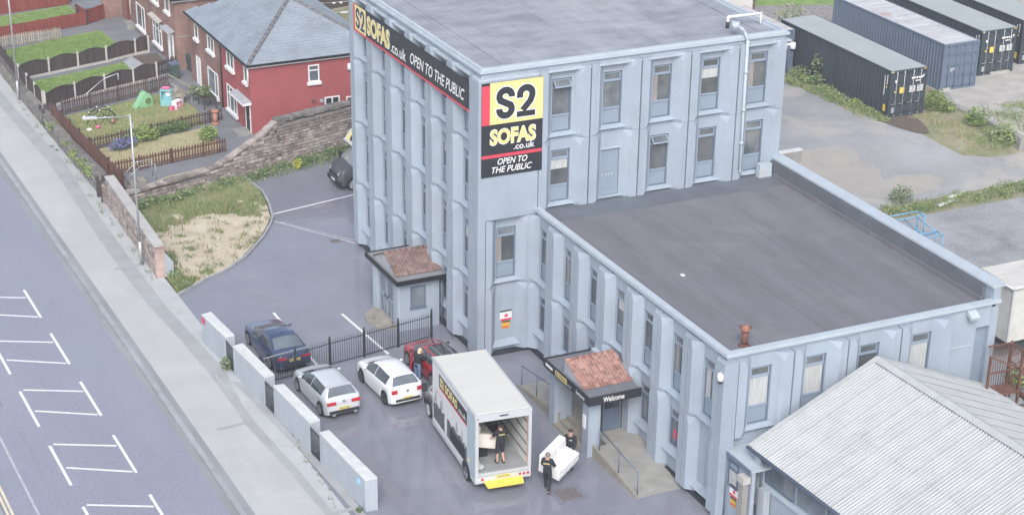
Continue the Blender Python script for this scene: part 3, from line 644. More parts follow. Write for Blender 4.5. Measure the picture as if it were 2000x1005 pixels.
b = MB(); b.cyl((13.1,1.5,13.6),(13.1,1.5,13.9),.09); b.build('pipe_sleeve', m_plinth, vp)
for (x, z), lb in (((7.5,12.55),'round white bulkhead lamp high on the upper storey of the tower'),((7.56,9.3),'round white bulkhead lamp below, on the lower storey above the wing roof')):
    t_ = thing('bulkhead_lamp', lb, 'wall lamp', (x,-.0,z)); b = MB(); b.cyl((x,0.0,z),(x,-.08,z),.15,.15,14); b.build('lamp_base', m_frame, t_); b = MB(); b.cyl((x,-.081,z),(x,-.15,z),.13,.08,14); b.build('diffuser', m_signwh, t_)
# wall box by the lower right corner of the tower
t_ = thing('wall_unit', 'grey metal cabinet standing on the wing roof at the tower foot', 'cabinet', (14.45,-.5,6.75)); b = MB(); b.box((14.05,-.62,6.80),(14.72,-.30,7.5)); b.build('casing', m_trim, t_); b = MB(); b.cyl((14.75,-.55,6.95),(14.95,-.55,6.95),.14,n=12); b.build('cowl', m_plinth, t_); b = MB(); b.box((14.10,-.625,6.9),(14.4,-.621,7.3)); b.build('cover', m_alu, t_)

# ---- wing
wing = thing('office_wing', 'pale blue two storey wing with a dark flat roof in front of the tower', 'building', (XW,-L,0))
b = MB(); b.box((XW+.26,-L+.26,0),(XE-.3,-.02,6.6)); b.build('wall', m_paint, wing)
b = MB(); b.box((XW-.14,-L-.14,-.05),(XE-.3,-.35,.2)); b.build('plinth', m_plinth, wing)
PW = 2.41; CW0 = 1.205
fk = {0:'tp',1:'tpc',2:'tp',3:'tpd',4:'tpm',5:'tpmc',6:'tpmb'}
for k in range(7):
    s = CW0+PW*k
    for f in range(2):
        last = (k == 6 and f == 0); door = (k in (3,) and f == 0)
        add_panel(wing, 'F', T_wfront, s, FL[f], PW, SH-.008, not (last or door), (1.05 if f == 0 else .27))
        if f == 1: add_window(wing, 'F', T_wfront, s, FL[1]+.27, WH, fk[k])
        elif not (last or door): add_window(wing, 'F', T_wfront, s, FL[0]+1.05, 1.68, 'tm' if k < 5 else 'tmr')
PWR = 2.5; CWR0 = 4.1
for k in range(4):
    s = CWR0+PWR*k
    for f in range(2):
        if f == 0: add_panel(wing, 'WR0', T_wright, s, FL[0], PWR, SH-.008, False, fins=False); continue
        add_panel(wing, 'WR', T_wright, s, FL[1], PWR, SH-.008); add_window(wing, 'WR', T_wright, s, FL[1]+.27, WH, 'tp' if k in (2,) else 'tpb')
b = MB(); b.box((XW-.345,-L-.345,.1),(CWR0-PWR/2-.0,-L-.004,6.78)); b.box((XW-.31,-L-.004,.1),(XW-.01,-L+.004,6.78)); b.build('corner_pier', m_paint, wing)
x0 = CWR0+PWR*3.5
b = MB(); b.box((x0,-L,.2),(14.3,-L+.25,6.78)); b.box((14.3,-L,5.95),(14.95,-L+.25,6.78)); b.box((14.95,-L,.2),(XE,-L+.25,6.78)); b.build('plain_wall', m_paint, wing)
b = MB(); b.box((14.3,-L+.2,.2),(14.95,-L+.3,5.95)); b.build('recess', m_panel2 if False else m_paint2, wing)
b = MB(); b.box((x0+.1,-L-.03,5.2),(14.2,-L,5.24)); b.box((x0+.1,-L-.03,3.5),(14.2,-L,3.53)); b.build('string_line', m_trim, wing)
b = MB(); b.box((XW-.02,-L-.02,6.78),(XE-.2,-L+.3,6.93)); b.box((XW-.02,-L+.3,6.78),(XW+.3,0,6.93)); b.build('fascia', m_paint, wing)
b = MB(); b.box((XW-.14,-L-.14,6.932),(XE,-L+.16,HW)); b.box((XW-.14,-L+.16,6.932),(XW+.16,-.34,HW)); b.build('coping', m_trim, wing)
b = MB(); b.box((XW+.10,-L+.1,6.5),(XE-.35,-.02,6.84)); b.build('flat_roof', m_roof2, wing)
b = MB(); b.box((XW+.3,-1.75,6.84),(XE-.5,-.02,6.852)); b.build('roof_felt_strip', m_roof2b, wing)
for i in range(4):
    x = XW+1.9+i*3.0; b = MB(); b.box((x,-L+.5,6.8405),(x+random.uniform(.05,.09),-1.76,6.847+random.uniform(0,.003))); b.build('felt_lap', m_roof2, wing)
b = MB(); b.box((XW+.18,-L+.18,6.84),(XW+.32,-.4,6.93)); b.build('edge_flashing', m_roof2, wing)
# raised parapet along the far side
b = MB(); b.box((XE-.35,-L-.02,.0),(XE-.0,0.35,7.60)); b.build('side_wall', m_paint, wing)
b = MB(); b.box((XE-.45,-L-.04,7.602),(XE+.2,0.0,7.70)); b.build('parapet_coping', m_trim, wing)
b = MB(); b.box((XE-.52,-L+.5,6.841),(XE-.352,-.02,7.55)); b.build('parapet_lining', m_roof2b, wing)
b = MB(); b.box((XE-.60,-L+.5,6.841),(XE-.521,-.02,7.02)); b.build('flashing', m_roof2, wing)
t_ = thing('roof_flue', 'rusty flue pipe with a copper coloured cowl on the wing roof corner', 'flue', (3.75,-16.1,6.84))
b = MB(); b.cyl((3.75,-16.1,6.84),(3.75,-16.1,7.45),.13,n=12); b.cyl((3.75,-16.1,6.84),(3.75,-16.1,6.92),.24,.16,n=12); b.build('pipe', m_rust, t_)
b = MB(); b.cyl((3.75,-16.1,7.44),(3.75,-16.1,7.62),.16,.24,n=14); b.cyl((3.75,-16.1,7.62),(3.75,-16.1,7.72),.25,.06,n=14); b.build('cowl', mat('copper_cowl', (.36,.17,.13), .5, .3, 8, metal=.3), t_)
o = MB().box((4.9,-9.3,6.845),(5.05,-9.12,6.88)).build('roof_debris', m_signwh); tag(o, 'small white scrap lying in the middle of the dark wing roof', 'scrap')
t_ = thing('security_light', 'small pale floodlight box under the coping at the right end of the wing', 'floodlight', (13.9,-L,6.6)); b = MB(); b.extr([(13.7,-L-.03,6.85),(13.7,-L-.40,6.62),(13.7,-L-.36,6.50),(13.7,-L-.03,6.62)], (.42,0,0)); b.build('housing', m_trim, t_); b = MB(); b.box((13.82,-L-.03,6.86),(14.0,-L,6.93)); b.build('bracket', m_trim, t_)
def cctv(root_loc, out, label):
    x, y, z = root_loc; o = Vector(out).normalized()
    t_ = thing('security_camera', label, 'security camera', root_loc); p = Vector(root_loc)
    b = MB(); b.beam(p, p+o*.12, .2, .26); b.cyl(p+o*.1+Vector((0,0,.05)), p+o*.48+Vector((0,0,.06)), .05); b.build('bracket', m_cctv, t_)
    b = MB(); b.cyl(p+o*.46+Vector((0,0,.12)), p+o*.46+Vector((0,0,-.16)), .12, .14, 12); b.build('housing', m_cctv, t_)
    b = MB(); b.ball(p+o*.46+Vector((0,0,-.18)), .12, 12, 8); b.build('dome', m_plast, t_)
cctv((XW-.02,-L+.1,6.25), (-.8,-.6,0), 'white dome camera on a bracket at the near corner of the wing')
cctv((15.2,-.1,12.95), (1,-.1,0), 'white dome camera sticking out from the top right corner of the tower')
cctv((.1,14.95,9.5), (-.8,.5,0), 'white dome camera at the far left corner of the tower beside the red house')
cctv((.05,15.0,3.45), (-.75,-.6,0), 'small camera low on the far left edge of the tower near the grey van') if False else None

# ------------------------------------------------------------------ signs
sg = thing('fascia_sign', 'long black banner sign with yellow S2 square along the top of the tower', 'sign', (-.42,7.4,11.65))
TL = lambda u, v, n: (-.42-n, -u, v)         # u runs towards the viewer's right
b = MB(); b.box((-.42,.60,11.74),(-.36,14.22,13.0)); b.build('board', m_signbk, sg)
b = MB(); b.box((-.425,.60,11.65),(-.355,14.22,11.738)); b.build('red_edge', m_signrd, sg)
b = MB(); b.box((-.428,12.58,11.745),(-.4202,14.0,12.995)); b.build('yellow_square', m_signye, sg)
b = MB(); b.box((-.428,14.002,11.745),(-.4202,14.215,12.995)); b.build('red_end', m_signrd, sg)
S2_sign(lambda u, v, n: TL(u, v, n+.008), -13.88, -12.72, 11.85, 12.88, .002, sg)
letters('SOFAS', lambda u, v, n: TL(u, v, n), -12.40, -9.55, 11.92, 12.80, .003, m_signwh, sg, .055, 0, .04)
letters('SOFAS', lambda u, v, n: TL(u, v, n), -12.40, -9.55, 11.92, 12.80, .006, m_signye, sg, .04)
letters('.co.uk', TL, -9.40, -7.55, 11.87, 12.42, .003, m_signwh, sg, .012)
letters('OPEN TO THE PUBLIC', TL, -7.05, -.95, 11.98, 12.52, .003, m_signwh, sg, .012, .28)
b = MB()
for y in (4.6,9.45): b.box((-.4222,y,11.76),(-.4203,y+.012,12.99))
b.build('board_joint', m_frame, sg)
sg2 = thing('corner_sign', 'large square yellow and black S2 sofa shop sign on the tower corner', 'sign', (1.28,-.38,8.84))
TR = lambda u, v, n: (u, -.39-n, v)
b = MB(); b.box((-.20,-.39,8.85),(2.74,-.337,13.12)); b.build('board', m_signbk, sg2)
b = MB(); b.box((.185,-.394,11.24),(2.735,-.3902,13.115)); b.build('yellow_panel', m_signye, sg2)
b = MB(); b.box((-.195,-.394,11.24),(.183,-.3902,13.0)); b.build('red_panel', m_signrd, sg2)
b = MB(); b.box((-.195,-.394,9.72),(2.735,-.3902,9.86)); b.build('red_band', m_signrd, sg2)
S2_sign(lambda u, v, n: TR(u, v, n+.004), .48, 2.36, 11.44, 12.88, .002, sg2)
letters('SOFAS', TR, .22, 2.40, 10.30, 11.00, .003, m_signwh, sg2, .055, 0, .03)
letters('SOFAS', TR, .22, 2.40, 10.30, 11.00, .006, m_signye, sg2, .04)
letters('.co.uk', TR, 1.35, 2.36, 9.98, 10.27, .003, m_signwh, sg2, .012)
letters('OPEN TO', TR, .58, 2.02, 9.37, 9.66, .003, m_signwh, sg2, .012, .28)
letters('THE PUBLIC', TR, .30, 2.26, 9.0, 9.29, .003, m_signwh, sg2, .012, .28)
def warn_sign(loc, T, label):
    t_ = thing('warning_sign', label, 'sign', loc)
    def plate(u0, u1, v0, v1, n, m_, name): b = MB(); b.extr([T(u0,v0,n),T(u1,v0,n),T(u1,v1,n),T(u0,v1,n)], Vector(T(0,0,.01))-Vector(T(0,0,0))); b.build(name, m_, t_)
    plate(-.30,.30,.0,.42,0,m_signwh,'white_plate'); plate(-.30,.30,.425,.49,.0,m_signbk,'black_band'); plate(-.28,.28,.0,.09,.011,m_signrd,'red_band')
    b = MB(); b.extr([T(-.07,.16,.012),T(.10,.16,.012),T(.10,.27,.012),T(.02,.36,.012),T(-.02,.27,.012),T(-.07,.27,.012)], Vector(T(0,0,.004))-Vector(T(0,0,0))); b.build('camera_symbol', m_signrd, t_)
    plate(-.20,.20,-.42,-.04,0,mat('sign_amber',(.70,.42,.06),.5,.05),'amber_plate'); plate(-.20,.20,-.10,-.04,.011,m_signbk,'black_strip'); plate(-.16,.16,-.36,-.30,.011,m_signrd,'text_line')
warn_sign((1.25,-.02,1.65), lambda u, v, n: (1.25+u,-.012-n,1.65+v), 'small white and amber security notice on the tower wall beside the lorry')
# ------------------------------------------------------------------ porches
def tile_roof(root, mats_, x0, x1, yr, zr, yl, zl, rows, cols, both=True, jit=.006):
    """gabled tile roof, ridge along x at (yr, zr), eaves at distance yl; every tile an object sharing one mesh"""
    run = abs(yl-yr); sl = math.hypot(run, zr-zl); tw = (x1-x0)/cols; th = sl/rows
    ang = math.atan2(zr-zl, run)
    b = MB(); n = 4; vs = []
    for y, z in ((-th*.55, .012), (th*.62, -.004)):
        for i in range(n+1):
            u = -tw*.5+tw*i/n; vs.append((u*.985, y, z+.012*math.sin(i/n*2*math.pi)+.0))
    for y, z in ((-th*.55, -.012), (th*.62, -.016)):
        for i in range(n+1): vs.append(((-tw*.5+tw*i/n)*.985, y, z+.012*math.sin(i/n*2*math.pi)))
    N = n+1; fs = [(i,i+1,N+i+1,N+i) for i in range(n)]+[(2*N+i+1,2*N+i,3*N+i,3*N+i+1) for i in range(n)]+[(i+1,i,2*N+i,2*N+i+1) for i in range(n)]+[(0,N,3*N,2*N),(n,2*N+n,3*N+n,N+n)]
    b.add(vs, fs); me = b.mesh('roof_tile', mats_)
    for sd in ((-1, 1) if both else (-1,)):
        for r in range(rows):
            for c in range(cols):
                t = (r+.5)/rows; y = yr+sd*run*(1-t) if False else yr+sd*run*t; z = lerp(zr, zl, t)
                o = put('roof_tile', me, root, Vector((x0+tw*(c+.5), y, z+.035))-root.location)
                tilt = ang+.15+random.uniform(-.02,.02)
                o.rotation_euler = (tilt if sd < 0 else tilt, 0, random.uniform(-.02,.02)+(math.pi if sd > 0 else 0))
p1 = thing('side_porch', 'small pale blue porch with mossy brown tiled roof on the tower side', 'porch', (-1.2,5.6,0))
b = MB(); b.box((-2.36,4.05,0),(-.3,4.25,2.55)); b.box((-2.36,7.0,0),(-.3,7.2,2.55)); b.box((-2.36,4.25,0),(-2.16,4.75,2.55)); b.box((-2.36,6.55,0),(-2.16,7.0,2.55)); b.box((-2.36,4.75,2.45),(-2.16,6.55,2.55))
b.box((-2.16,4.25,2.4),(-.3,7.0,2.5)); b.build('wall', m_paint, p1)
b = MB(); b.box((-2.39,4.02,0),(-2.33,4.3,2.55)); b.box((-2.40,6.6,0),(-2.33,7.23,2.55)); b.build('corner_board', m_trim, p1)
d_ = MB()
for y0, y1 in ((4.78,5.62),(5.68,6.52)):
    for a, c in (((y0),(y0+.09)),((y1-.09),(y1))): d_.box((-2.33,a,.14),(-2.27,c,2.42))
    for z in (.14,1.1,2.33): d_.box((-2.33,y0+.09,z),(-2.27,y1-.09,z+.10))
    for z in (.24,): d_.box((-2.32,y0+.32,z),(-2.28,y0+.40,1.1))
d_ = d_.build('double_door', m_transom, p1)
b = MB(); b.box((-2.305,4.86,.24),(-2.295,6.44,2.33)); b.build('pane', m_glass, d_)
b = MB(); b.box((-2.37,5.45,1.12),(-2.335,5.55,1.24)); b.box((-2.37,5.75,1.12),(-2.335,5.85,1.24)); b.build('handle', m_plast, d_)
w_ = MB(); w_.box((-1.78,4.0,1.15),(-1.02,4.049,1.22)); w_.box((-1.78,4.0,2.13),(-1.02,4.049,2.2)); w_.box((-1.78,4.0,1.22),(-1.72,4.049,2.13)); w_.box((-1.08,4.0,1.22),(-1.02,4.049,2.13)); w_ = w_.build('window', m_frame, p1)
b = MB(); b.box((-1.72,4.03,1.22),(-1.08,4.045,2.13)); b.build('pane', m_glass2, w_)
b = MB(); b.box((-1.82,3.96,1.07),(-.98,4.049,1.149)); b.build('sill', m_frame, w_)
b = MB(); b.box((-2.55,3.72,2.551),(-.02,7.62,2.68)); b.build('roof_slab', m_feltb, p1)
b = MB(); b.box((-2.62,3.66,2.50),(-.02,3.719,2.72)); b.box((-2.62,3.719,2.50),(-2.551,7.62,2.72)); b.box((-2.62,7.62,2.5),(-.02,7.68,2.72)); b.build('gutter', m_gutter, p1)
b = MB(); b.extr([(-2.38,4.35,2.681),(-2.38,7.1,2.681),(-2.38,5.72,3.36)], (.05,0,0)); b.build('gable', m_lead, p1)
b = MB(); b.extr([(-2.33,4.36,2.682),(-2.33,7.08,2.682),(-2.33,5.72,3.36)], (2.3,0,0)); b.build('roof_deck', m_plinth, p1)
tile_roof(p1, [m_tileB], -2.42, -.05, 5.72, 3.36, 4.28, 2.70, 9, 15)
for i in range(8): b = MB(); b.cyl((-2.42+i*.296,5.72,3.37),(-2.42+(i+.97)*.296,5.72,3.37),.085,.095,8); b.build('ridge_tile', m_tileB, p1)
b = MB(); b.tube([(-.22,3.78,2.5),(-.22,3.95,2.3),(-.22,3.95,.1)], .05); b.build('downpipe', m_frame, p1)
st = thing('porch_steps', 'two rounded stone steps in front of the side porch double doors', 'steps', (-2.6,5.65,0))
for r, z0, z1, nm in ((1.18,0,.13,'lower_step'),(.74,.13,.27,'upper_step')):
    b = MB(); b.extr([(-2.36,5.65+r*1.02,z0)]+[(-2.36-.85*r*math.sin(math.radians(a)),5.65+r*1.02*math.cos(math.radians(a)),z0) for a in range(0,181,12)], (0,0,z1-z0)); b.build(nm, m_steps, st)

p2 = thing('entrance_porch', 'main entrance porch with red tiled roof, black Welcome fascia and blue columns', 'porch', (1.1,-9,0))
for (x0, x1, y0, y1) in ((.08,.92,-7.4,-6.9),(.04,.60,-10.58,-10.05)):
    b = MB(); b.box((x0,y0,0),(x1,y1,2.7)); b.build('column', m_paint, p2)
b = MB(); b.box((-.16,-11.0,2.70),(XW-.35,-6.95,2.96)); b.build('roof_slab', m_felt, p2)
b = MB(); b.box((-.23,-11.08,2.66),(-.161,-6.88,3.04)); b.box((-.161,-11.08,2.66),(XW-.35,-11.001,3.04)); b.box((-.161,-6.949,2.66),(XW-.35,-6.88,3.04)); b.build('fascia', m_signbk, p2)
b = MB(); b.box((-.16,-11.0,2.961),(XW-.35,-6.95,2.985)); b.build('roof_felt', m_felt, p2)
b = MB(); b.extr([(-.02,-10.2,2.986),(-.02,-8.38,2.986),(-.02,-8.46,3.62)], (.06,0,0)); b.build('gable', m_lead, p2)
b = MB(); b.extr([(.05,-10.18,2.987),(.05,-8.40,2.987),(.05,-8.45,3.60),(.05,-8.55,3.60)], (2.2,0,0)); b.build('roof_deck', m_plinth, p2)
tile_roof(p2, [m_tileA], -.06, XW-.30, -8.55, 3.60, -10.22, 2.98, 11, 15, False)
for i in range(8): b = MB(); b.cyl((-.06+i*.29,-8.55,3.62),(-.06+(i+.97)*.29,-8.55,3.62),.08,.09,8); b.build('ridge_tile', m_tileA, p2)
b = MB(); b.box((2.0,-7.6,2.985),(2.3,-6.95,3.1)); b.build('flashing', m_trim, p2)
TF = lambda u, v, n: (-.235-n, -u, v)
TS = lambda u, v, n: (u, -11.085-n, v)
letters('Welcome', TS, .42, 1.40, 2.74, 2.98, .003, m_signwh, p2, .012)
b = MB(); b.box((-.238,-9.05,2.73),(-.2305,-8.02,2.97)); b.build('yellow_plate', m_signye, p2)
letters('S2 SOFAS', TF, 8.08, 8.99, 2.77, 2.93, .006, m_signbk, p2, .03)
letters('.co.uk', TF, 9.10, 9.48, 2.74, 2.88, .003, m_signwh, p2)
letters('Entrance', TF, 9.92, 10.68, 2.74, 2.95, .003, m_signwh, p2, .01)
b = MB(); b.box((-.238,-7.75,2.80),(-.2305,-7.1,2.92)); b.build('small_lettering_strip', m_signwh, p2)
b = MB(); b.box((-.0,-10.35,1.25),(.035,-10.12,1.85)); b.build('notice', m_signwh, p2)
# doorway: a flat black panel paints the shade of its interior
b = MB(); b.box((XW-.42,-9.5,.45),(XW-.37,-7.3,2.65)); b.build('doorway', m_plast, p2)
b = MB(); b.box((XW-.44,-8.0,.45),(XW-.421,-7.9,2.6)); b.box((XW-.44,-9.5,.45),(XW-.421,-9.42,2.6)); b.build('door_frame', m_lead, p2)
dl = MB(); dl.box((1.28,-9.52,.47),(2.1,-9.46,2.4)); dl = dl.build('open_door', m_frame, p2)
b = MB(); b.box((1.36,-9.525,1.5),(2.02,-9.521,2.3)); b.build('pane', m_cglass, dl)
rp = thing('entrance_ramp', 'concrete ramp and steps with metal handrails at the main entrance', 'ramp', (1.4,-10,0))
b = MB(); b.extr([(.95,-10.6,0),(2.55,-10.6,0),(2.55,-6.9,0),(.95,-6.9,0)], (0,0,.45)); b.build('landing', m_conc, rp)
for i in range(3): b = MB(); b.box((.04+i*.31,-10.05,0),(.04+(i+1)*.31-.006,-7.4,.11+.11*i)); b.build('step', m_steps, rp)
b = MB(); b.extr([(.36,-10.6,0),(2.55,-10.6,0),(2.55,-14.4,0),(.36,-14.4,0)], (0,0,.001)); b.v[-4:] = [(.36,-10.6,.45),(2.55,-10.6,.45),(2.55,-14.4,.02),(.36,-14.4,.02)]; b.build('near_slope', m_conc, rp)
b = MB(); b.add([(.36,-6.9,0),(2.55,-6.9,0),(2.55,-3.4,0),(.36,-3.4,0),(.36,-6.9,.45),(2.55,-6.9,.45),(2.55,-3.4,.02),(.36,-3.4,.02)], [(3,2,1,0),(4,5,6,7),(0,1,5,4),(1,2,6,5),(2,3,7,6),(3,0,4,7)]); b.build('far_slope', m_conc, rp)
b = MB(); b.add([(.26,-10.6,0),(.355,-10.6,0),(.355,-14.35,0),(.26,-14.35,0),(.26,-10.6,.56),(.355,-10.6,.56),(.355,-14.35,.09),(.26,-14.35,.09)], [(3,2,1,0),(4,5,6,7),(0,1,5,4),(1,2,6,5),(2,3,7,6),(3,0,4,7)])
b.build('ramp_kerb', m_steps, rp); b = MB()
b.add([(.26,-7.45,0),(.355,-7.45,0),(.355,-3.4,0),(.26,-3.4,0),(.26,-7.45,.58),(.355,-7.45,.58),(.355,-3.4,.09),(.26,-3.4,.09)], [(3,2,1,0),(4,5,6,7),(0,1,5,4),(1,2,6,5),(2,3,7,6),(3,0,4,7)]); b.build('ramp_kerb', m_steps, rp)
for ys, nm in (((-10.9,-12.6,-14.2),'near'),((-3.5,-5.0,-6.4),'far')):
    rl = MB(); top = []
    for y in ys:
        zb = .45*min(1, max(.05, ((14.4+y)/3.8 if y < -10 else (-3.4-y)/3.5)))
        rl.cyl((.42,y,zb),(.42,y,zb+1.0),.024,n=8); top.append((.42,y,zb+1.0))
    rl.tube(top, .026); rl.build('handrail', m_frame, rp)

# ------------------------------------------------------------------ rendered boundary walls and their railings
WALLS = [((-11.15,6.57),(-10.66,6.70),(-10.46,3.83),(-10.91,3.84)),((-10.90,2.75),(-10.40,2.86),(-10.15,-.73),(-10.63,-.78)),((-10.55,-1.71),(-10.09,-1.76),(-9.82,-5.49),(-10.31,-5.59)),((-10.24,-6.54),(-9.81,-6.51),(-9.48,-11.0),(-10.0,-10.98))]
wl_lab = ['rendered grey wall segment with a red mark, nearest the overgrown plot','rendered grey wall segment beside the navy car, second from the plot','rendered grey wall segment with streaked paint beside the silver car','rendered grey wall segment with a small blue roundel, nearest the camera']
for q, lb in zip(WALLS, wl_lab):
    t_ = thing('boundary_wall', lb, 'wall', (*q[0],0), 0, 'rendered wall segments along the pavement')
    b = MB(); b.extr([(x,y,-.05) for x, y in q], (0,0,1.455)); b.build('wall', m_render, t_)
    c = Vector((sum(p[0] for p in q)/4, sum(p[1] for p in q)/4)); n_ = 6
    for i in range(n_):
        P0 = Vector(q[0]).lerp(Vector(q[3]), i/n_+.002); P1 = Vector(q[1]).lerp(Vector(q[2]), i/n_+.002); P2 = Vector(q[1]).lerp(Vector(q[2]), (i+1)/n_-.002); P3 = Vector(q[0]).lerp(Vector(q[3]), (i+1)/n_-.002)
        b = MB(); b.extr([(*(c+(p-c)*1.004),1.406) for p in (P0,P1,P2,P3)], (0,0,.05+random.uniform(0,.006))); b.build('coping_slab', m_rtop, t_)
    if lb.startswith('rendered grey wall segment with a red'): b = MB(); p = Vector((*q[0],1.1)); b.extr([p+Vector((-.012,-.05,0)),p+Vector((-.0,-.42,0)),p+Vector((-.0,-.42,.26)),p+Vector((-.012,-.05,.26))], (-.01,0,0)); b.build('red_mark', m_signrd, t_)
    if 'roundel' in lb: b = MB(); b.cyl((-10.03,-10.45,1.12),(-10.06,-10.46,1.12),.15,n=16); b.build('blue_roundel', mat('faded_blue',(.30,.50,.66),.7,.2,8), t_)
def bars(root, p, q, n, h, r, m_, z=0, base=.1):
    """one mesh per bar, shared"""
    b = MB(); b.cyl((0,0,base),(0,0,h),r,r,6); b.cyl((0,0,h),(0,0,h+.05),r*1.1,.002,6); me = b.mesh('bar', [m_])
    for i in range(n):
        P = Vector((*p,z)).lerp(Vector((*q,z)), (i+.5)/n); put('bar', me, root, P-wl(root))
for (p, q), lb in zip((((-10.88,3.84),(-10.86,2.75)),((-10.62,-.78),(-10.54,-1.71)),((-10.30,-5.59),(-10.24,-6.54))), ('black railing panel between the two wall segments nearest the plot','black railing panel between the middle wall segments by the silver car','black railing panel filling the gap next to the nearest wall segment')):
    t_ = thing('railing_panel', lb, 'railing', (*p,0), 0, 'railing panels between wall segments')
    bars(t_, p, q, 9, 1.28, .014, m_black)
    for z in (.14,1.2): b = MB(); b.beam((*p,z),(*q,z),.03,.03); b.build('rail', m_black, t_)
# bow-top free railing across the car park
FP = [(-1.24,2.79),(-3.05,2.48),(-4.87,2.14),(-6.64,1.87),(-8.42,1.50),(-10.15,1.25)]
fr = thing('car_park_railing', 'black upright bar railing running across the car park behind the parked cars', 'fence', (*FP[0],0))
for i, p in enumerate(FP): b = MB(); b.box((p[0]-.035,p[1]-.035,0),(p[0]+.035,p[1]+.035,1.42)); b.ball((p[0],p[1],1.45),.05,8,5); b.build('post', m_black, fr)
for a, c in zip(FP, FP[1:]):
    bars(fr, a, c, 15, 1.28, .011, m_black, base=.08)
    for z in (.12,1.14): b = MB(); b.beam((*a,z),(*c,z),.035,.03); b.build('rail', m_black, fr)
gp = thing('gate_bar', 'low white topped barrier bar behind the navy car', 'barrier', (-9.1,1.9,0)); b = MB(); b.beam((-9.9,1.75,1.05),(-7.6,2.0,1.12),.05,.05); b.build('bar', m_steel, gp); b = MB(); b.cyl((-9.9,1.75,0),(-9.9,1.75,1.15),.06); b.build('post', m_black, gp)

# ------------------------------------------------------------------ stone walls
rng = random.Random(11)
def stone_shape(seed):
    r = random.Random(seed); b = MB(); k = .10
    v = []
    for x, y, z in ((-.5,0,-.5),(.5,0,-.5),(.5,0,.5),(-.5,0,.5)): v.append((x+r.uniform(-.05,.05), .35, z+r.uniform(-.06,.06)))
    for (x, z) in ((-.5,-.5),(.5,-.5),(.5,.5),(-.5,.5)): v.append((x*(1-k*1.4)+r.uniform(-.05,.05), -.5+r.uniform(-.12,.12), z*(1-k*2)+r.uniform(-.06,.06)))
    b.add(v, [(0,1,2,3),(4,7,6,5),(0,4,5,1),(1,5,6,2),(2,6,7,3),(3,7,4,0)]); return b
STONE = {}
def stones(root, p, q, zlow, ztop, m_, limit, out=1, ch=.17, wmin=.26, wmax=.58, depth=.10, off=0):
    """courses of stones on the face of a wall from p to q; stones past the limit become one joined part"""
    p, q = Vector(p), Vector(q); d = (q-p); ln = d.length; d.normalize(); nrm = Vector((d.y,-d.x))*out; ang = math.atan2(d.y, d.x)+(math.pi if out < 0 else 0)
    if m_.name not in STONE: STONE[m_.name] = [stone_shape(i).mesh('stone', [m_]) for i in range(7)]
    count = 0; rest = MB(); z = zlow(0) if callable(zlow) else zlow; zmax = max(ztop(i/20) for i in range(21)); lst = []
    while z < zmax:
        h = ch*rng.uniform(.75,1.35); s = -rng.uniform(0,.3)
        while s < ln:
            wd = rng.uniform(wmin,wmax)*(1.25 if rng.random() < .12 else 1); c = s+wd/2
            t = c/ln
            if 0 <= t <= 1 and z+h <= ztop(t)+.02 and z+h > (zlow(t) if callable(zlow) else zlow): lst.append((c, z+h/2, wd*.95, h*.92))
            s += wd
        z += h
    for i, (c, zz, wd, h) in enumerate(lst):
        P = p+d*c+nrm*off; pos = Vector((P.x, P.y, zz))
        if i < limit:
            o = put('stone', STONE[m_.name][rng.randrange(7)], root, pos-wl(root), ang, (wd, depth*rng.uniform(.6,1.35), h))
        else:
            sb = stone_shape(rng.randrange(50)); M_ = Matrix.Translation(pos) @ Matrix.Rotation(ang, 4, 'Z') @ Matrix.Diagonal((wd, depth*rng.uniform(.6,1.35), h, 1))
            rest.add([M_ @ Vector(v) for v in sb.v], sb.f)
    if rest.v: o = rest.build('stonework', m_, root); o['kind'] = 'stuff'
    return len(lst)
def wall_core(root, p, q, t, zlow, ztop, m_, name='core', n=16, out=1):
    p, q = Vector(p), Vector(q); d = (q-p).normalized(); nb = Vector((-d.y,d.x))*t*out; b = MB()
    for i in range(n):
        a, c = p.lerp(q, i/n), p.lerp(q, (i+1)/n); za, zc = ztop(i/n), ztop((i+1)/n)
        v = [(a.x,a.y,zlow),(c.x,c.y,zlow),(c.x+nb.x,c.y+nb.y,zlow),(a.x+nb.x,a.y+nb.y,zlow),(a.x,a.y,za),(c.x,c.y,zc),(c.x+nb.x,c.y+nb.y,zc),(a.x+nb.x,a.y+nb.y,za)]
        b.add(v, [(3,2,1,0),(4,5,6,7),(0,1,5,4),(2,3,7,6)]+([(3,0,4,7)] if i == 0 else [])+([(1,2,6,5)] if i == n-1 else []))
    return b.build(name, m_, root, recalc=False)
def caps(root, p, q, ztop, m_, wd=.5, step=.55, off=.2, h=.12):
    p, q = Vector(p), Vector(q); d = (q-p); ln = d.length; d.normalize(); nb = Vector((-d.y,d.x)); s = 0
    while s < ln-.1:
        w_ = step*rng.uniform(.6,1.3); c0, c1 = s+.01, min(ln, s+w_)-.01
        a = p+d*c0+nb*off; c = p+d*c1+nb*off
        b = MB(); b.beam((a.x,a.y,ztop(c0/ln)+h/2+rng.uniform(-.02,.03)),(c.x,c.y,ztop(c1/ln)+h/2+rng.uniform(-.02,.03)),wd*rng.uniform(.8,1.05),h*rng.uniform(.7,1.3)); b.build('capstone', m_, root); s += w_
def prof(pts):
    def f(t):
        for (a, za), (c, zc) in zip(pts, pts[1:]):
            if a <= t <= c: return za+(zc-za)*(t-a)/(c-a)
        return pts[-1][1]
    return f
P0, P1 = (-9.95,24.6), (-.1,27.6); P2 = (12.5,31.3)
lw = thing('low_stone_wall', 'rubble stone wall of the overgrown plot rising in a ramp towards the red house', 'wall', (*P0,0))
zt = prof([(0,.72),(.50,.80),(.62,.95),(.90,2.0),(1,2.62)])
wall_core(lw, (P0[0],P0[1]+.05), (P1[0],P1[1]+.05), .42, -.1, lambda t: zt(t)-.05, m_mortar)
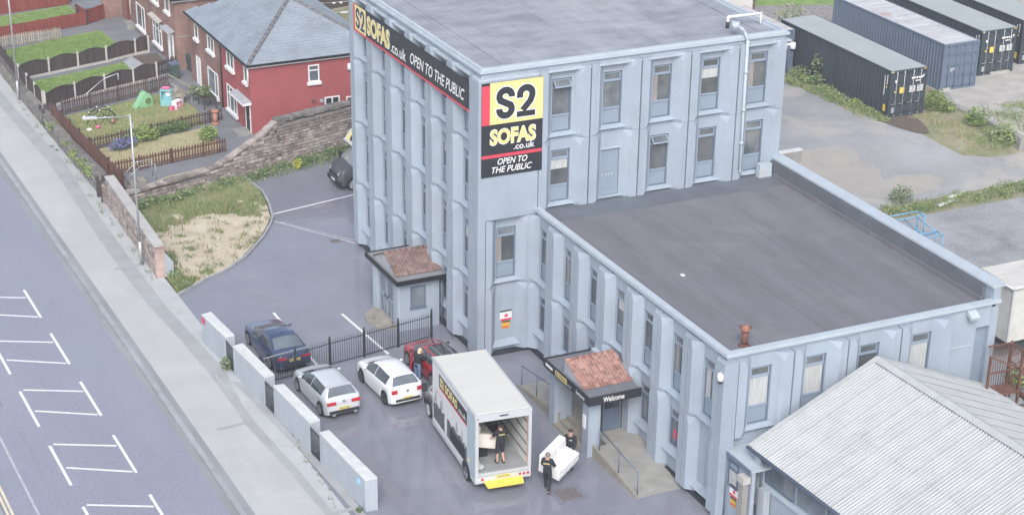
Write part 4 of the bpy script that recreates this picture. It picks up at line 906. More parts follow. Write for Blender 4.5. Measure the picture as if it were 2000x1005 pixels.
stones(lw, P0, P1, .0, zt, m_stone, 230, 1); caps(lw, P0, P1, zt, m_stone, .5, .5)
hw_ = thing('high_stone_wall', 'tall grey stone wall with rough capstones between the red house and the car park', 'wall', (*P1,0))
zt2 = prof([(0,2.62),(1,2.5)])
wall_core(hw_, (P1[0],P1[1]+.05), (P2[0],P2[1]+.05), .45, -.1, lambda t: zt2(t)-.05, m_mortar)
stones(hw_, P1, P2, .0, zt2, m_stone, 290, 1); caps(hw_, P1, P2, zt2, m_stoneg, .55, .35, .2, .2)
rw = thing('retaining_wall', 'long grey stone retaining wall along the back of the pavement below the gardens', 'wall', (-10.9,27,0))
RP, RQ = (-10.85,46.5), (-10.60,27.0)
zr = prof([(0,.80),(1,.74)])
wall_core(rw, (RP[0]+.05,RP[1]), (RQ[0]+.05,RQ[1]), .42, -.1, lambda t: zr(t)-.04, m_mortar)
stones(rw, RP, RQ, .0, zr, m_stoneg, 290, -1 if False else 1, .15, .25, .5, .10); caps(rw, RP, RQ, zr, m_stoneg, .5, .7)
rw2 = thing('far_retaining_wall', 'further stretch of stone retaining wall beside the distant lamp post', 'wall', (-10.9,50,0))
wall_core(rw2, (-10.8,75), (-10.8,47), .42, -.1, lambda t: .8, m_mortar); stones(rw2, (-10.85,75), (-10.85,47), 0, lambda t: .84, m_stoneg, 0, 1, .2, .3, .7)
for y, lb in ((26.5,'black wooden gate with posts beside the flat topped wall'),(40.0,'black wooden gate with posts in the retaining wall below the picket fences')):
    t_ = thing('garden_gate', lb, 'gate', (-10.7,y,0))
    for dy in (-.45,.45): b = MB(); b.box((-10.82,y+dy-.07,0),(-10.66,y+dy+.07,1.15)); b.build('post', m_dkwood, t_)
    for i in range(6): b = MB(); b.box((-10.5+i*.13,y+.42,.35),(-10.5+i*.13+.11,y+.46,1.2)); b.build('board', m_dkwood, t_)
    b = MB(); b.box((-10.6,y-.38,0),(-9.7,y+.38,.35)); b.build('step', m_steps, t_)
cw = thing('flat_topped_wall', 'stone wall with a smooth flat coping behind the near lamp post', 'wall', (-10.7,20,0))
CP, CQ = (-10.62,25.6), (-10.95,14.95)
wall_core(cw, (CP[0]+.05,CP[1]), (CQ[0]+.05,CQ[1]), .36, -.1, lambda t: 1.55, m_mortar)
stones(cw, CP, CQ, 0, lambda t: 1.55, m_stone, 260, 1, .16, .25, .55, .10)
for i in range(9):
    a, c = Vector(CP).lerp(Vector(CQ), i/9+.002), Vector(CP).lerp(Vector(CQ), (i+1)/9-.002); b = MB(); b.beam((a.x+.22,a.y,1.61),(c.x+.22,c.y,1.61),.52,.11); b.build('coping_slab', m_coping, cw)
b = MB(); b.box((-11.0,14.72,0),(-10.54,14.95,1.55)); b.build('brick_end', m_brickp, cw)
b = MB(); b.extr([(-10.535,14.7,0),(-10.1,14.75,0),(-10.1,14.75,.75),(-10.535,14.7,1.35)], (0,.3,0)); b.build('rendered_buttress', m_render, cw)
cs = thing('curved_wall_end', 'rounded rubble stub joining the gate post to the flat topped wall', 'wall', (-10.6,26.0,0))
stones(cs, (-10.72,26.1), (-10.62,25.6), 0, lambda t: 1.2, m_stone, 40, 1, .2, .25, .4); b = MB(); b.box((-10.66,25.6,-.05),(-10.2,26.1,1.2)); b.build('core', m_mortar, cs)
# ------------------------------------------------------------------ houses
def hwin(root, T, u0, u1, z0, z1, mulls=(.5,), sill=True, top=False, bars_=False, dark=m_glass):
    """white framed window on plane T(u, d, z), d outward"""
    def bx(mb, a, c, d0, d1, e, f): mb.extr([T(a,d0,e),T(c,d0,e),T(c,d1,e),T(a,d1,e)], (0,0,f-e))
    f = MB(); e = .075
    bx(f,u0,u0+e,.002,.05,z0,z1); bx(f,u1-e,u1,.002,.05,z0,z1); bx(f,u0+e,u1-e,.002,.05,z0,z0+e); bx(f,u0+e,u1-e,.002,.05,z1-e,z1)
    for k in mulls: c = u0+(u1-u0)*k; bx(f,c-.04,c+.04,.003,.045,z0+e,z1-e)
    if top: c = z0+(z1-z0)*.68; bx(f,u0+e,u1-e,.004,.04,c-.035,c+.035)
    w_ = f.build('window', m_upvc, root)
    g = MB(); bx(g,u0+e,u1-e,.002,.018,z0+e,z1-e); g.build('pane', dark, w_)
    if sill: s = MB(); bx(s,u0-.1,u1+.1,.002,.16,z0-.17,z0-.003); s.build('sill', m_whitewd, w_)
    if bars_:
        s = MB()
        for i in range(7): c = lerp(u0+e, u1-e, (i+.5)/7); bx(s,c-.012,c+.012,.02,.03,z0+e,z0+(z1-z0)*.62)
        s.build('security_bar', m_frame, w_)
    return w_
def slates(mb, O, U, V, ulen, vlen, inside, tw=.30, ex=.24, th=.014, rr=random.Random(5)):
    """slates of a slope as real pieces: O origin at the eave, U along the eave, V up the slope"""
    O, U, V = Vector(O), Vector(U).normalized(), Vector(V).normalized(); Nn = U.cross(V).normalized()
    if Nn.z < 0: Nn = -Nn
    for r in range(int(vlen/ex)+1):
        for c in range(-1, int(ulen/tw)+2):
            u = c*tw+(tw/2 if r % 2 else 0); v = r*ex
            if not inside(u+tw/2, v+ex*.5): continue
            lift = rr.uniform(.012,.030); t2 = rr.uniform(0,.008); g = .008
            A = [O+U*(u+g)+V*v+Nn*(lift+th), O+U*(u+tw-g)+V*v+Nn*(lift+th+rr.uniform(-.004,.004)), O+U*(u+tw-g)+V*(v+ex*1.25)+Nn*(t2+th), O+U*(u+g)+V*(v+ex*1.25)+Nn*(t2+th)]
            B = [A[0]-Nn*(th+lift), A[1]-Nn*(th+lift)]
            mb.add(A+B, [(0,1,2,3),(4,5,1,0)])
def hip_roof(root, x0, x1, y0, y1, ze, zr, run, hip_far=True):
    xm = (x0+x1)/2; ya, yb = y0+run, (y1-run if hip_far else y1)
    b = MB(); vs = [(x0,y0,ze),(x1,y0,ze),(x1,y1,ze),(x0,y1,ze),(xm,ya,zr),(xm,yb,zr)]
    b.add(vs, [(0,1,4),(1,2,5,4),(2,3,5) if hip_far else (2,3,5),(3,0,4,5),(3,2,1,0)]); rf = b.build('roof', m_slate, root)
    s = MB(); half = xm-x0; sl = math.hypot(half, zr-ze); V = Vector((half,0,zr-ze))
    slates(s, (x0,y0,ze), (0,1,0), V, y1-y0, sl, lambda u, v: v < sl-.05 and u > v/sl*run and u < (y1-y0)-(v/sl*run if hip_far else 0))
    sl2 = math.hypot(run, zr-ze)
    slates(s, (x0,y0,ze), (1,0,0), (0,run,zr-ze), x1-x0, sl2, lambda u, v: v < sl2-.05 and v/sl2*half < u < (x1-x0)-v/sl2*half)
    o = s.build('slates', m_slate, rf, recalc=False); o['kind'] = 'stuff'
    lines = [((x0,y0,ze),(xm,ya,zr)),((x1,y0,ze),(xm,ya,zr)),((xm,ya,zr),(xm,yb,zr))]
    for a, c in lines:
        a, c = Vector(a), Vector(c); n_ = max(2, round((c-a).length/.42))
        for i in range(n_):
            p, q = a.lerp(c, i/n_), a.lerp(c, (i+1.06)/n_); m_ = MB(); m_.cyl(p+Vector((0,0,.0)), q+Vector((0,0,.015)), .125, .135, 8); m_.build('hip_tile', m_hip, rf)
    g = MB()
    g.box((x0-.09,y0-.09,ze-.10),(x0-.0,y1,ze+.02)); g.box((x0,y0-.09,ze-.10),(x1+.09,y0,ze+.02)); g.build('gutter', m_gutter, root)
    g = MB(); g.box((x0+.0,y0+.01,ze-.2),(x0+.1,y1,ze-.012)); g.box((x0+.1,y0+.01,ze-.2),(x1,y0+.10,ze-.012)); g.build('soffit', m_whitewd, root)
h2 = thing('semi_detached_house', 'two storey semi with slate hipped roof, half painted red and half bare brick', 'house', (4,37,.66))
X2, Y2 = -.3, 31.6
b = MB(); b.box((X2,Y2,.3),(8.0,37.0,4.78)); b.build('red_wall', m_redpaint, h2)
b = MB(); b.box((X2,37.002,.3),(8.0,43.6,4.78)); b.build('brick_wall', m_brick, h2)
hip_roof(h2, X2-.17, 8.15, Y2-.2, 43.85, 4.92, 7.3, 4.75)
TX = lambda X: (lambda u, d, z: (X-d, u, z)); TY = lambda Y: (lambda u, d, z: (u, Y-d, z))
hwin(h2, TX(X2), 38.35, 39.65, 3.66, 4.62); hwin(h2, TX(X2), 41.6, 42.3, 3.66, 4.62, ()); hwin(h2, TX(X2), 34.5, 35.85, 3.68, 4.66); hwin(h2, TX(X2), 31.95, 32.6, 3.68, 4.66, ())
hwin(h2, TX(X2), 37.9, 39.9, .98, 2.5, (.3,)); hwin(h2, TX(X2), 34.25, 36.1, .98, 2.52, (.28,.72), True, True)
hwin(h2, TY(Y2), 3.28, 3.96, 3.42, 4.45, (), True, True, True); hwin(h2, TY(Y2), 4.25, 5.2, 1.5, 2.38, (.5,), False, False, True, m_plast); hwin(h2, TY(Y2), 5.62, 6.5, 1.45, 2.25, (.5,), False, False, False, m_plast)
for (y0, y1, nm) in ((31.72,32.62,'front'),(41.45,42.3,'far')):
    d_ = MB(); d_.box((X2-.05,y0,.66),(X2-.002,y0+.09,2.5)); d_.box((X2-.05,y1-.09,.66),(X2-.002,y1,2.5)); d_.box((X2-.05,y0+.09,2.4),(X2-.002,y1-.09,2.5)); d_ = d_.build('door', m_upvc, h2)
    b = MB(); b.box((X2-.03,y0+.09,.68),(X2-.004,y1-.09,2.4)); b.build('door_leaf', m_gutter if nm == 'front' else m_upvc, d_)
    b = MB(); b.box((X2-.045,y0+.16,1.6),(X2-.031,y0+.21,1.72)); b.build('handle', m_alu, d_)
cp = MB(); cp.extr([(X2-.48,31.55,2.52),(X2-.48,34.2,2.52),(X2,34.2,2.64),(X2,31.55,2.64)], (0,0,.06)); cp = cp.build('door_canopy', m_lead, h2)
b = MB(); b.box((X2-.52,31.52,2.47),(X2-.482,34.23,2.57)); b.box((X2-.48,31.50,2.49),(X2,31.548,2.62)); b.build('fascia', m_upvc, cp)
b = MB(); b.box((X2-.9,31.55,.6),(X2-.0,32.8,.78)); b.build('door_step', m_conc, h2)
for y in (37.0,): b = MB(); b.cyl((X2-.06,y,.7),(X2-.06,y,4.85),.04); b.build('drainpipe', m_gutter, h2)
b = MB(); b.cyl((X2-.06,31.75,3.6),(X2-.06,31.75,4.85),.045); b.build('drainpipe', m_upvc, h2)
for x, z, r in ((3.55,2.25,.10),(4.05,2.2,.12)): b = MB(); b.cyl((x,Y2-.1,z),(x,Y2,z),r,r,12); b.build('wall_vent', m_lead if x > 4 else m_soil, h2)
ch = MB(); ch.box((3.4,40.0,6.6),(4.4,41.2,8.6)); ch.build('chimney', m_brick, h2)
h1 = thing('brick_house', 'dark red brick house with white framed windows at the top left corner', 'house', (3,52,.66))
X1 = -.6
b = MB(); b.box((X1,45.6,.3),(8,60.2,5.2)); b.build('wall', m_brick, h1)
hip_roof(h1, X1-.2, 8.2, 45.35, 60.4, 5.3, 7.7, 4.75)
hwin(h1, TX(X1), 53.0, 55.0, 1.15, 2.75, (.35,)); w_ = hwin(h1, TX(X1), 49.0, 51.0, 1.12, 2.7, (.3,.7), True, True)
b = MB(); b.extr([(X1,48.8,2.95),(X1,51.2,2.95),(X1-.32,51.2,2.85),(X1-.32,48.8,2.85)], (0,0,.08)); b.build('window_canopy', m_concpost, h1)
hwin(h1, TX(X1), 49.3, 50.8, 4.0, 5.05); hwin(h1, TX(X1), 46.7, 47.7, 4.05, 5.05, ())
d_ = MB(); d_.box((X1-.06,46.3,.66),(X1-.002,46.42,2.8)); d_.box((X1-.06,47.3,.66),(X1-.002,47.45,2.8)); d_.box((X1-.06,46.42,2.68),(X1-.002,47.3,2.8)); d_ = d_.build('door', m_upvc, h1)
b = MB(); b.box((X1-.035,46.42,.7),(X1-.004,47.3,2.68)); b.build('door_leaf', m_upvc, d_); b = MB(); b.box((X1-.042,46.62,1.1),(X1-.036,46.82,2.4)); b.build('pane', m_glass, d_)
b = MB(); b.extr([(X1,46.0,3.0),(X1,47.8,3.0),(X1-.45,47.8,2.9),(X1-.45,46.0,2.9)], (0,0,.07)); b.build('door_canopy', m_lead, h1)
for y in (56.4,): b = MB(); b.cyl((X1-.08,y,1.5),(X1-.08,y,5.2),.055); b.build('drainpipe', m_upvc, h1)
b = MB(); b.box((X1-.6,55.6,.6),(X1-.05,56.6,1.05)); b.build('side_step', m_conc, h1)
b = MB(); b.box((X1-.03,56.9,.66),(X1-.0,57.6,2.7)); b.build('side_door', m_redbd, h1)
b = MB(); b.box((X1,45.58,2.75),(3,45.60,2.83)); b.build('string_course', m_conc, h1)
pw = thing('brick_outbuilding_wall', 'short brick wall beside the red gate at the top left', 'wall', (-1.9,59.2,.66)); b = MB(); b.box((-2.0,58.9,.6),(-.62,59.2,2.3)); b.build('wall', m_brick, pw)

# ------------------------------------------------------------------ garden fences: every picket and board a piece of its own
GZ = .66
def frame_of(p, q): p, q = Vector(p), Vector(q); d = q-p; return p, d.length, math.atan2(d.y, d.x)
def picket_fence(name, label, p, q, h, gap, wd, m_, rails=(.25,.75), point=True, z=GZ, posts=2.0, lean=.02):
    p, ln, a = frame_of(p, q); t_ = thing(name, label, 'fence', (p.x,p.y,z), a)
    b = MB(); k = .06 if point else 0
    b.extr([(-wd/2,-.012,.05),(wd/2,-.012,.05),(wd/2,-.012,h-k),(0,-.012,h),(-wd/2,-.012,h-k)], (0,.022,0)); me = b.mesh('picket', [m_])
    n = int(ln/gap)
    for i in range(n+1): o = put('picket', me, t_, (i*gap,random.uniform(-.006,.006),random.uniform(-.02,.01))); o.rotation_euler = (random.uniform(-lean,lean),random.uniform(-lean,lean),0)
    for r in rails: b = MB(); b.box((0,.012,h*r-.04),(ln,.05,h*r+.04)); b.build('rail', m_, t_, world=False)
    x = 0
    while x <= ln+.01: b = MB(); b.box((x-.045,.051,0),(x+.045,.14,h*.97)); b.build('post', m_, t_, world=False); x += posts
    return t_
def board_fence(name, label, p, q, h, bw, m_, z=GZ, posts=1.8, drop=0):
    p, ln, a = frame_of(p, q); t_ = thing(name, label, 'fence', (p.x,p.y,z), a)
    b = MB(); b.box((.004,-.012,.04),(bw-.004,.012,h)); me = b.mesh('board', [m_])
    for i in range(int(ln/bw)): put('board', me, t_, (i*bw,random.choice((-.006,.006)),random.uniform(-.015,.01)))
    for r in (.2,.8): b = MB(); b.box((0,.02,h*r-.04),(ln,.06,h*r+.04)); b.build('rail', m_, t_, world=False)
    x = 0
    while x <= ln+.01: b = MB(); b.box((x-.05,.061,0),(x+.05,.15,h*1.02)); b.build('post', m_dkwood, t_, world=False); x += posts
    return t_
def arch_fence(name, label, pts, z=GZ, h=.92, rise=.20):
    t_ = thing(name, label, 'fence', (*pts[0],z))
    for i, p in enumerate(pts): b = MB(); b.box((p[0]-.06,p[1]-.06,z-.1),(p[0]+.06,p[1]+.06,z+h+.22)); b.build('post', m_concpost, t_)
    for p, q in zip(pts, pts[1:]):
        pv, ln, a = frame_of(p, q); e = .07; L_ = ln-2*e
        g = MB(); g.box((e,-.03,-.05),(ln-e,.03,.16)); gb = g.build('gravel_board', m_concpost, t_, world=False, loc=(pv.x-pts[0][0],pv.y-pts[0][1],0)); gb.rotation_euler = (0,0,a)
        ns = max(4, int(L_/.115)); f = MB()
        hh = lambda u: h+.02+rise*math.sin(math.pi*u)
        for k in range(12): f.beam((e+L_*k/12,-.028,.16+hh(k/12)-.16),(e+L_*(k+1)/12,-.028,.16+hh((k+1)/12)-.16),.05,.06)
        f.box((e,-.03,.165),(e+.05,-.01,h)); f.box((ln-e-.05,-.03,.165),(ln-e,-.01,h)); f.box((e+.05,.012,.5),(ln-e-.05,.04,.56))
        po = f.build('panel', m_dkwood, t_, world=False, loc=(pv.x-pts[0][0],pv.y-pts[0][1],0)); po.rotation_euler = (0,0,a)
        for k in range(ns):
            u = (k+.5)/ns; s = MB(); w2 = L_/ns/2*.96; y = -.008 if k % 2 else .008
            s.box((-w2,y-.01,.17),(w2,y+.01,hh(u)-.01)); s.build('slat', m_dkwood, po, world=False, loc=(e+L_*u,0,0))
    return t_
arch_fence('arched_fence', 'dark brown arch topped fence panels, upper run between the two green lawns', [(-10.5,47.15),(-8.44,47.75),(-6.43,48.32),(-4.43,48.85),(-2.26,49.75),(-1.3,50.0)])
arch_fence('arched_fence', 'dark brown arch topped fence panels along the pavement edge of the small lawn', [(-10.52,46.95),(-10.46,44.95),(-10.42,43.0),(-10.37,41.1)])
arch_fence('arched_fence', 'dark brown arch topped fence panels, lower run beside the dark brown pickets', [(-10.3,40.95),(-8.17,42.15),(-6.10,42.97),(-4.08,43.66),(-2.44,44.12)])
picket_fence('picket_fence', 'dark weathered picket fence above the play lawn with pale tips', (-9.55,39.45), (-2.2,41.9), .98, .165, .085, m_picketd)
picket_fence('picket_fence', 'overgrown weathered picket fence behind the flowering bushes', (-9.6,32.55), (-1.15,34.8), .82, .19, .09, m_picketd)
picket_fence('picket_fence', 'red brown picket fence along the tarmac path nearest the stone wall', (-9.9,28.0), (-2.65,29.35), .88, .175, .085, m_picket)
picket_fence('picket_fence', 'bleached pale picket fence panels on the edge of the upper lawn', (-10.2,54.7), (-5.85,55.15), .85, .165, .085, m_picketw)
picket_fence('picket_fence', 'short black picket gate between the two houses', (-2.2,44.6), (-.75,45.5), 1.0, .15, .08, m_dkwood)
board_fence('board_fence', 'reddish brown board fence screening the front gardens from the pavement', (-10.35,39.2), (-9.62,25.4), 1.0, .125, m_picket)
board_fence('board_fence', 'brown board fence along the edge of the upper lawn by the distant lamp post', (-10.45,55), (-10.5,47.2), .85, .125, m_dkwood)
board_fence('board_fence', 'red board fence along the path of the upper garden', (-10.4,56.2), (-3.35,57.9), .95, .14, m_redbd)
board_fence('board_fence', 'red board gate standing across the path at the top left', (-3.25,58.0), (-1.75,59.0), 1.05, .14, m_redbd)
board_fence('board_fence', 'short red board fence end turning beside the red gate', (-3.3,57.9), (-3.6,60.4), .95, .14, m_redbd)
board_fence('board_fence', 'faded red board fence behind the farthest lawn', (-10.4,62.3), (-3.2,63.4), 1.3, .16, m_redbd)
board_fence('board_fence', 'tall dark fence with a washing line behind the slate roof', (9.5,55.6), (19,53.5), 2.0, .15, m_dkwood)
wl_ = thing('washing_line', 'washing line with white pegs strung before the dark fence', 'washing line', (12,51,2.2))
b = MB(); b.tube([(8.5,51.8,2.35),(12,51.3,2.25),(16,50.9,2.3)], .012, 5); b.tube([(8.5,50.5,2.0),(12,50,1.9),(16,49.7,2.0)], .012, 5); b.build('line', m_whitewd, wl_)
for x, y, z, l in ((11.2,51.4,2.26,.3),(12.2,51.3,2.24,.2),(12.7,51.2,2.24,.15),(12.3,50,1.9,.5),(13.2,49.9,1.92,.15),(13.5,49.9,1.93,.15)): b = MB(); b.box((x,y-.03,z-.08),(x+l,y+.03,z+.02)); b.build('peg', m_whitewd, wl_)

# ------------------------------------------------------------------ garden things
sl = thing('toy_slide', 'bright green plastic children slide with a round tunnel hole', 'slide', (-4.6,39.2,GZ), math.radians(10)); sl.scale = (.78,.78,.82)
b = MB(); n = 16; prof_ = [(-1.05,.06),(-.9,.10),(-.65,.32),(-.4,.7),(-.2,.98),(0,1.08),(.2,1.02),(.4,.75),(.5,.4),(.55,0)]
for (x0, z0), (x1, z1) in zip(prof_, prof_[1:]):
    b.add([(x0,-.32,z0),(x1,-.32,z1),(x1,.32,z1),(x0,.32,z0),(x0,-.32,max(0,z0-.08)),(x1,-.32,max(0,z1-.08)),(x1,.32,max(0,z1-.08)),(x0,.32,max(0,z0-.08))], [(0,1,2,3),(7,6,5,4),(0,4,5,1),(2,6,7,3)])
    if x0 > -1: b.add([(x0,-.36,z0+.06),(x1,-.36,z1+.06),(x1,-.36,0 if x1 > -.6 else z1-.1),(x0,-.36,0 if x1 > -.6 else z0-.1)], [(0,1,2,3)]); b.add([(x0,.36,z0+.06),(x1,.36,z1+.06),(x1,.36,0 if x1 > -.6 else z1-.1),(x0,.36,0 if x1 > -.6 else z0-.1)], [(0,1,2,3)])
b.build('slide_body', m_toyg, sl, world=False)
b = MB(); b.cyl((.12,-.375,.48),(.12,-.37,.48),.26,n=18); b.build('tunnel_hole', m_leaf, sl, world=False)
b = MB()
for i in range(18): a0, a1 = i*math.tau/18, (i+1)*math.tau/18; b.beam((.12+.28*math.cos(a0),-.38,.48+.28*math.sin(a0)),(.12+.28*math.cos(a1),-.38,.48+.28*math.sin(a1)),.05,.05)
b.build('hole_rim', m_toyg, sl, world=False)
ty = thing('toy_kitchen', 'turquoise and white plastic toy kitchen on the play lawn', 'toy', (-3.35,38.8,GZ), math.radians(-25))
b = MB(); b.box((-.35,-.2,0),(.35,.2,.45)); b.box((-.35,.1,.45),(.35,.2,1.05)); b.box((-.35,-.2,.95),(.35,.1,1.05)); b.box((-.35,-.2,.45),(-.28,.1,.95)); b.build('body', m_toyb, ty, world=False); b = MB(); b.cyl((.1,-.0,.75),(.1,.09,.75),.16,n=14); b.build('dial', m_whitewd, ty, world=False); b = MB(); b.ball((0,0,1.12),(.3,.15,.1)); b.build('cushion', m_toyp, ty, world=False)
ty = thing('toy_box', 'white toy box with pink squares in front of the dog kennel', 'toy', (-2.95,37.95,GZ), math.radians(35))
b = MB(); b.box((-.3,-.18,0),(.3,.18,.55)); b.build('body', m_whitewd, ty, world=False)
for i in range(2):
    for j in range(2): b = MB(); b.box((-.25+i*.28,-.19,.06+j*.25),(-.04+i*.28,-.181,.24+j*.25)); b.build('square', m_toyp, ty, world=False)
b = MB(); b.box((-.62,-.1,0),(-.36,.1,.3)); b.build('pink_block', m_toyp, ty, world=False)
kn = thing('dog_kennel', 'small wooden kennel with a pitched roof by the leaning rails', 'kennel', (-2.55,39.1,GZ), math.radians(-15))
b = MB(); b.extr([(-.35,-.4,0),(.35,-.4,0),(.35,-.4,.55),(0,-.4,.85),(-.35,-.4,.55)], (0,.8,0)); b.build('body', m_picketw, kn, world=False)
for sg_ in (1,-1): b = MB(); b.extr([(0,-.5,.90),(sg_*.48,-.5,.48),(sg_*.48,-.5,.53),(0,-.5,.95)], (0,1.0,0)); b.build('roof', m_picketw, kn, world=False)
b = MB(); b.box((-.16,-.41,.02),(.16,-.402,.45)); b.build('opening', m_plast, kn, world=False)
cl = thing('climbing_dome', 'dark metal climbing dome frame with white joints on the play lawn', 'climbing frame', (-7.75,37.3,GZ))
b = MB(); jb = MB(); R_ = .95; rings = [[(R_*math.cos(k*math.tau/6+o_)*math.cos(e_), R_*math.sin(k*math.tau/6+o_)*math.cos(e_), R_*math.sin(e_)*1.0) for k in range(6)] for e_, o_ in ((0,0),(.62,.52),(1.15,0))]
for r in rings:
    for k in range(6):
        if r is not rings[0]: b.cyl(r[k], r[(k+1)%6], .018, n=6)
for r, s_, o_ in ((rings[0],rings[1],0),(rings[1],rings[2],1)):
    for k in range(6): b.cyl(r[k], s_[k], .018, n=6); b.cyl(r[(k+1)%6] if not o_ else r[k], s_[k] if not o_ else s_[(k+1)%6], .018, n=6)
b.build('frame', m_plast, cl, world=False)
for r in rings[1:]:
    for k in range(0,6,2): jb.ball(r[k], .055, 8, 5)
jb.build('joint', m_whitewd, cl, world=False)
for i, (x, y, mm, lb) in enumerate(((-8.3,36.2,m_toyp,'pink rag toy lying on the lawn by the board fence'),(-7.2,36.9,m_terra,'orange ball under the climbing dome'),(-8.9,35.9,m_whitewd,'white toy piece lying at the lawn corner'))):
    b = MB(); b.ball((x,y,GZ+.12),(.18 if i != 1 else .12,.12,.10)); o = b.build('garden_toy', mm); tag(o, lb, 'toy')
sp = thing('garden_spade', 'pale garden tool leaning at the picket fence above the hydrangea', 'spade', (-6.6,34.3,GZ)); b = MB(); b.beam((-6.55,33.6,GZ),(-6.95,34.2,GZ+1.25),.05,.05); b.build('handle', m_concpost, sp); b = MB(); b.beam((-7.1,34.2,GZ+1.22),(-6.8,34.2,GZ+1.30),.06,.06); b.build('grip', m_concpost, sp)
tb = thing('patio_table', 'dark slatted patio table with plants on it by the house wall', 'table', (-1.15,37.6,GZ))
for i in range(5): b = MB(); b.box((-1.6+i*.18,37.0,GZ+.66),(-1.6+i*.18+.16,38.3,GZ+.70)); b.build('slat', m_dkwood, tb)
for x in (-1.55,-.8):
    for y in (37.05,38.2): b = MB(); b.box((x,y,GZ),(x+.06,y+.06,GZ+.66)); b.build('leg', m_dkwood, tb)
pt = thing('chimney_pot_planter', 'tall terracotta chimney pot at the end of the overgrown pickets', 'planter', (-1.7,34.3,GZ)); b = MB(); b.cyl((-1.7,34.3,GZ),(-1.7,34.3,GZ+.12),.24,.2,12); b.cyl((-1.7,34.3,GZ+.12),(-1.7,34.3,GZ+.75),.15,.12,12); b.cyl((-1.7,34.3,GZ+.75),(-1.7,34.3,GZ+.85),.2,.22,12); b.build('pot', m_terra, pt)
for i, (x, y, lb) in enumerate(((.35,44.3,'dark green wheelie bin nearest the house corner in the alley'),(.15,45.05,'dark wheelie bin further back in the alley'),(-1.35,43.9,'black wheelie bin with grey lid behind the leaning rails'))):
    t_ = thing('wheelie_bin', lb, 'bin', (x,y,GZ), 0, 'wheelie bins between the houses')
    b = MB(); b.add([(x-.22,y-.26,GZ+.05),(x+.22,y-.26,GZ+.05),(x+.22,y+.26,GZ+.05),(x-.22,y+.26,GZ+.05),(x-.28,y-.34,GZ+.95),(x+.28,y-.34,GZ+.95),(x+.28,y+.34,GZ+.95),(x-.28,y+.34,GZ+.95)], [(3,2,1,0),(4,5,6,7),(0,1,5,4),(1,2,6,5),(2,3,7,6),(3,0,4,7)]); b.build('body', m_bin, t_)
    b = MB(); b.box((x-.30,y-.37,GZ+.952),(x+.30,y+.36,GZ+1.02)); b.build('lid', m_frame if i == 2 else m_bin, t_)
    for s_ in (-.2,.2): b = MB(); b.cyl((x+s_-.03,y+.25,GZ+.08),(x+s_+.03,y+.25,GZ+.08),.08,n=10); b.build('wheel', m_tyre, t_)
rl_ = thing('leaning_rails', 'bleached timber rails leaning beside the kennel', 'rail', (-1.9,40,GZ))
b = MB(); b.beam((-2.35,41.6,GZ+1.0),(-1.75,38.9,GZ+.95),.06,.08); b.build('rail', m_picketw, rl_); b = MB(); b.beam((-2.3,41.3,GZ+.5),(-1.75,38.9,GZ+.45),.06,.08); b.build('rail', m_picketw, rl_); b = MB(); b.beam((-1.75,38.9,GZ),(-1.75,38.9,GZ+1.05),.07,.07); b.build('post', m_picketw, rl_)
hr = thing('garden_handrail', 'thin pale handrails beside the garden steps behind the near lamp post', 'handrail', (-8.9,27,GZ))
for dx, dy in ((0,0),(.0,-.75)):
    b = MB(); b.tube([(-9.4+dx,26.9+dy,.15),(-9.4+dx,26.9+dy,1.0),(-8.5+dx,27.05+dy,1.65),(-7.6+dx,27.2+dy,1.65),(-7.6+dx,27.2+dy,GZ)], .022, 6); b.build('rail', m_steel, hr)
gs = thing('garden_steps', 'short flight of pale stone steps up to the tarmac garden path', 'steps', (-9,26.6,0))
for i in range(3): b = MB(); b.box((-9.6+i*.45,26.0,.66),(-9.6+(i+1)*.45-.006,26.75,.72+.10*i)); b.build('step', m_steps, gs)
yr = thing('white_garden_rail', 'thin white rail in front of the lower arched fence', 'rail', (-6,42,GZ)); b = MB(); b.tube([(-8.0,40.8,GZ+.55),(-6.2,42.6,GZ+.95),(-5.2,43.0,GZ+1.05),(-5.2,43.0,GZ+.6)], .022, 6); b.build('rail', m_whitewd, yr)
mo = thing('parked_motorbike', 'dark motorbike parked on the path behind the red gate', 'motorbike', (-2.6,64.3,GZ), math.radians(15))
for x in (-.6,.6): b = MB(); b.cyl((x,-.06,.3),(x,.06,.3),.3,n=14); b.build('wheel', m_tyre, mo, world=False)
b = MB(); b.ball((.05,0,.62),(.45,.16,.2)); b.build('tank', m_vang, mo, world=False); b = MB(); b.ball((-.45,0,.68),(.4,.14,.1)); b.build('seat', m_plast, mo, world=False); b = MB(); b.beam((.6,0,.3),(.42,0,.95),.06,.06); b.beam((.42,-.35,.98),(.42,.35,.98),.04,.04); b.beam((-.6,0,.3),(.1,0,.5),.06,.1); b.build('frame', m_steel, mo, world=False); b = MB(); b.ball((.58,0,.85),.12); b.build('headlamp', m_lightw, mo, world=False)
# lamp posts
def lamp(x, y, h, label, arm=True):
    t_ = thing('street_lamp', label, 'street lamp', (x,y,0), 0, 'street lamps along the pavement')
    b = MB(); b.cyl((x,y,0),(x,y,1.25),.085,n=12); b.build('base_section', m_steel, t_)
    b = MB(); b.cyl((x,y,1.25),(x,y,h),.055,.045,10); b.build('column', m_steel, t_)
    b = MB(); b.cyl((x,y,h-.05),(x-1.75,y-.05,h+.14),.032,.028,8); b.build('arm', m_steel, t_)
    b = MB(); b.extr([(x-1.65,y-.13,h+.08),(x-2.35,y-.10,h+.13),(x-2.35,y+.10,h+.13),(x-1.65,y+.13,h+.08)], (0,0,.10)); b.ball((x-2.0,y-.02,h+.17),(.34,.12,.05)); b.build('lantern', m_alu, t_)
    b = MB(); b.cyl((x-2.25,y,h+.2),(x-2.25,y,h+.28),.05); b.build('photocell', m_signwh, t_)
lamp(-11.2, 16.79, 7.86, 'near grey street lamp standing in front of the flat topped wall')
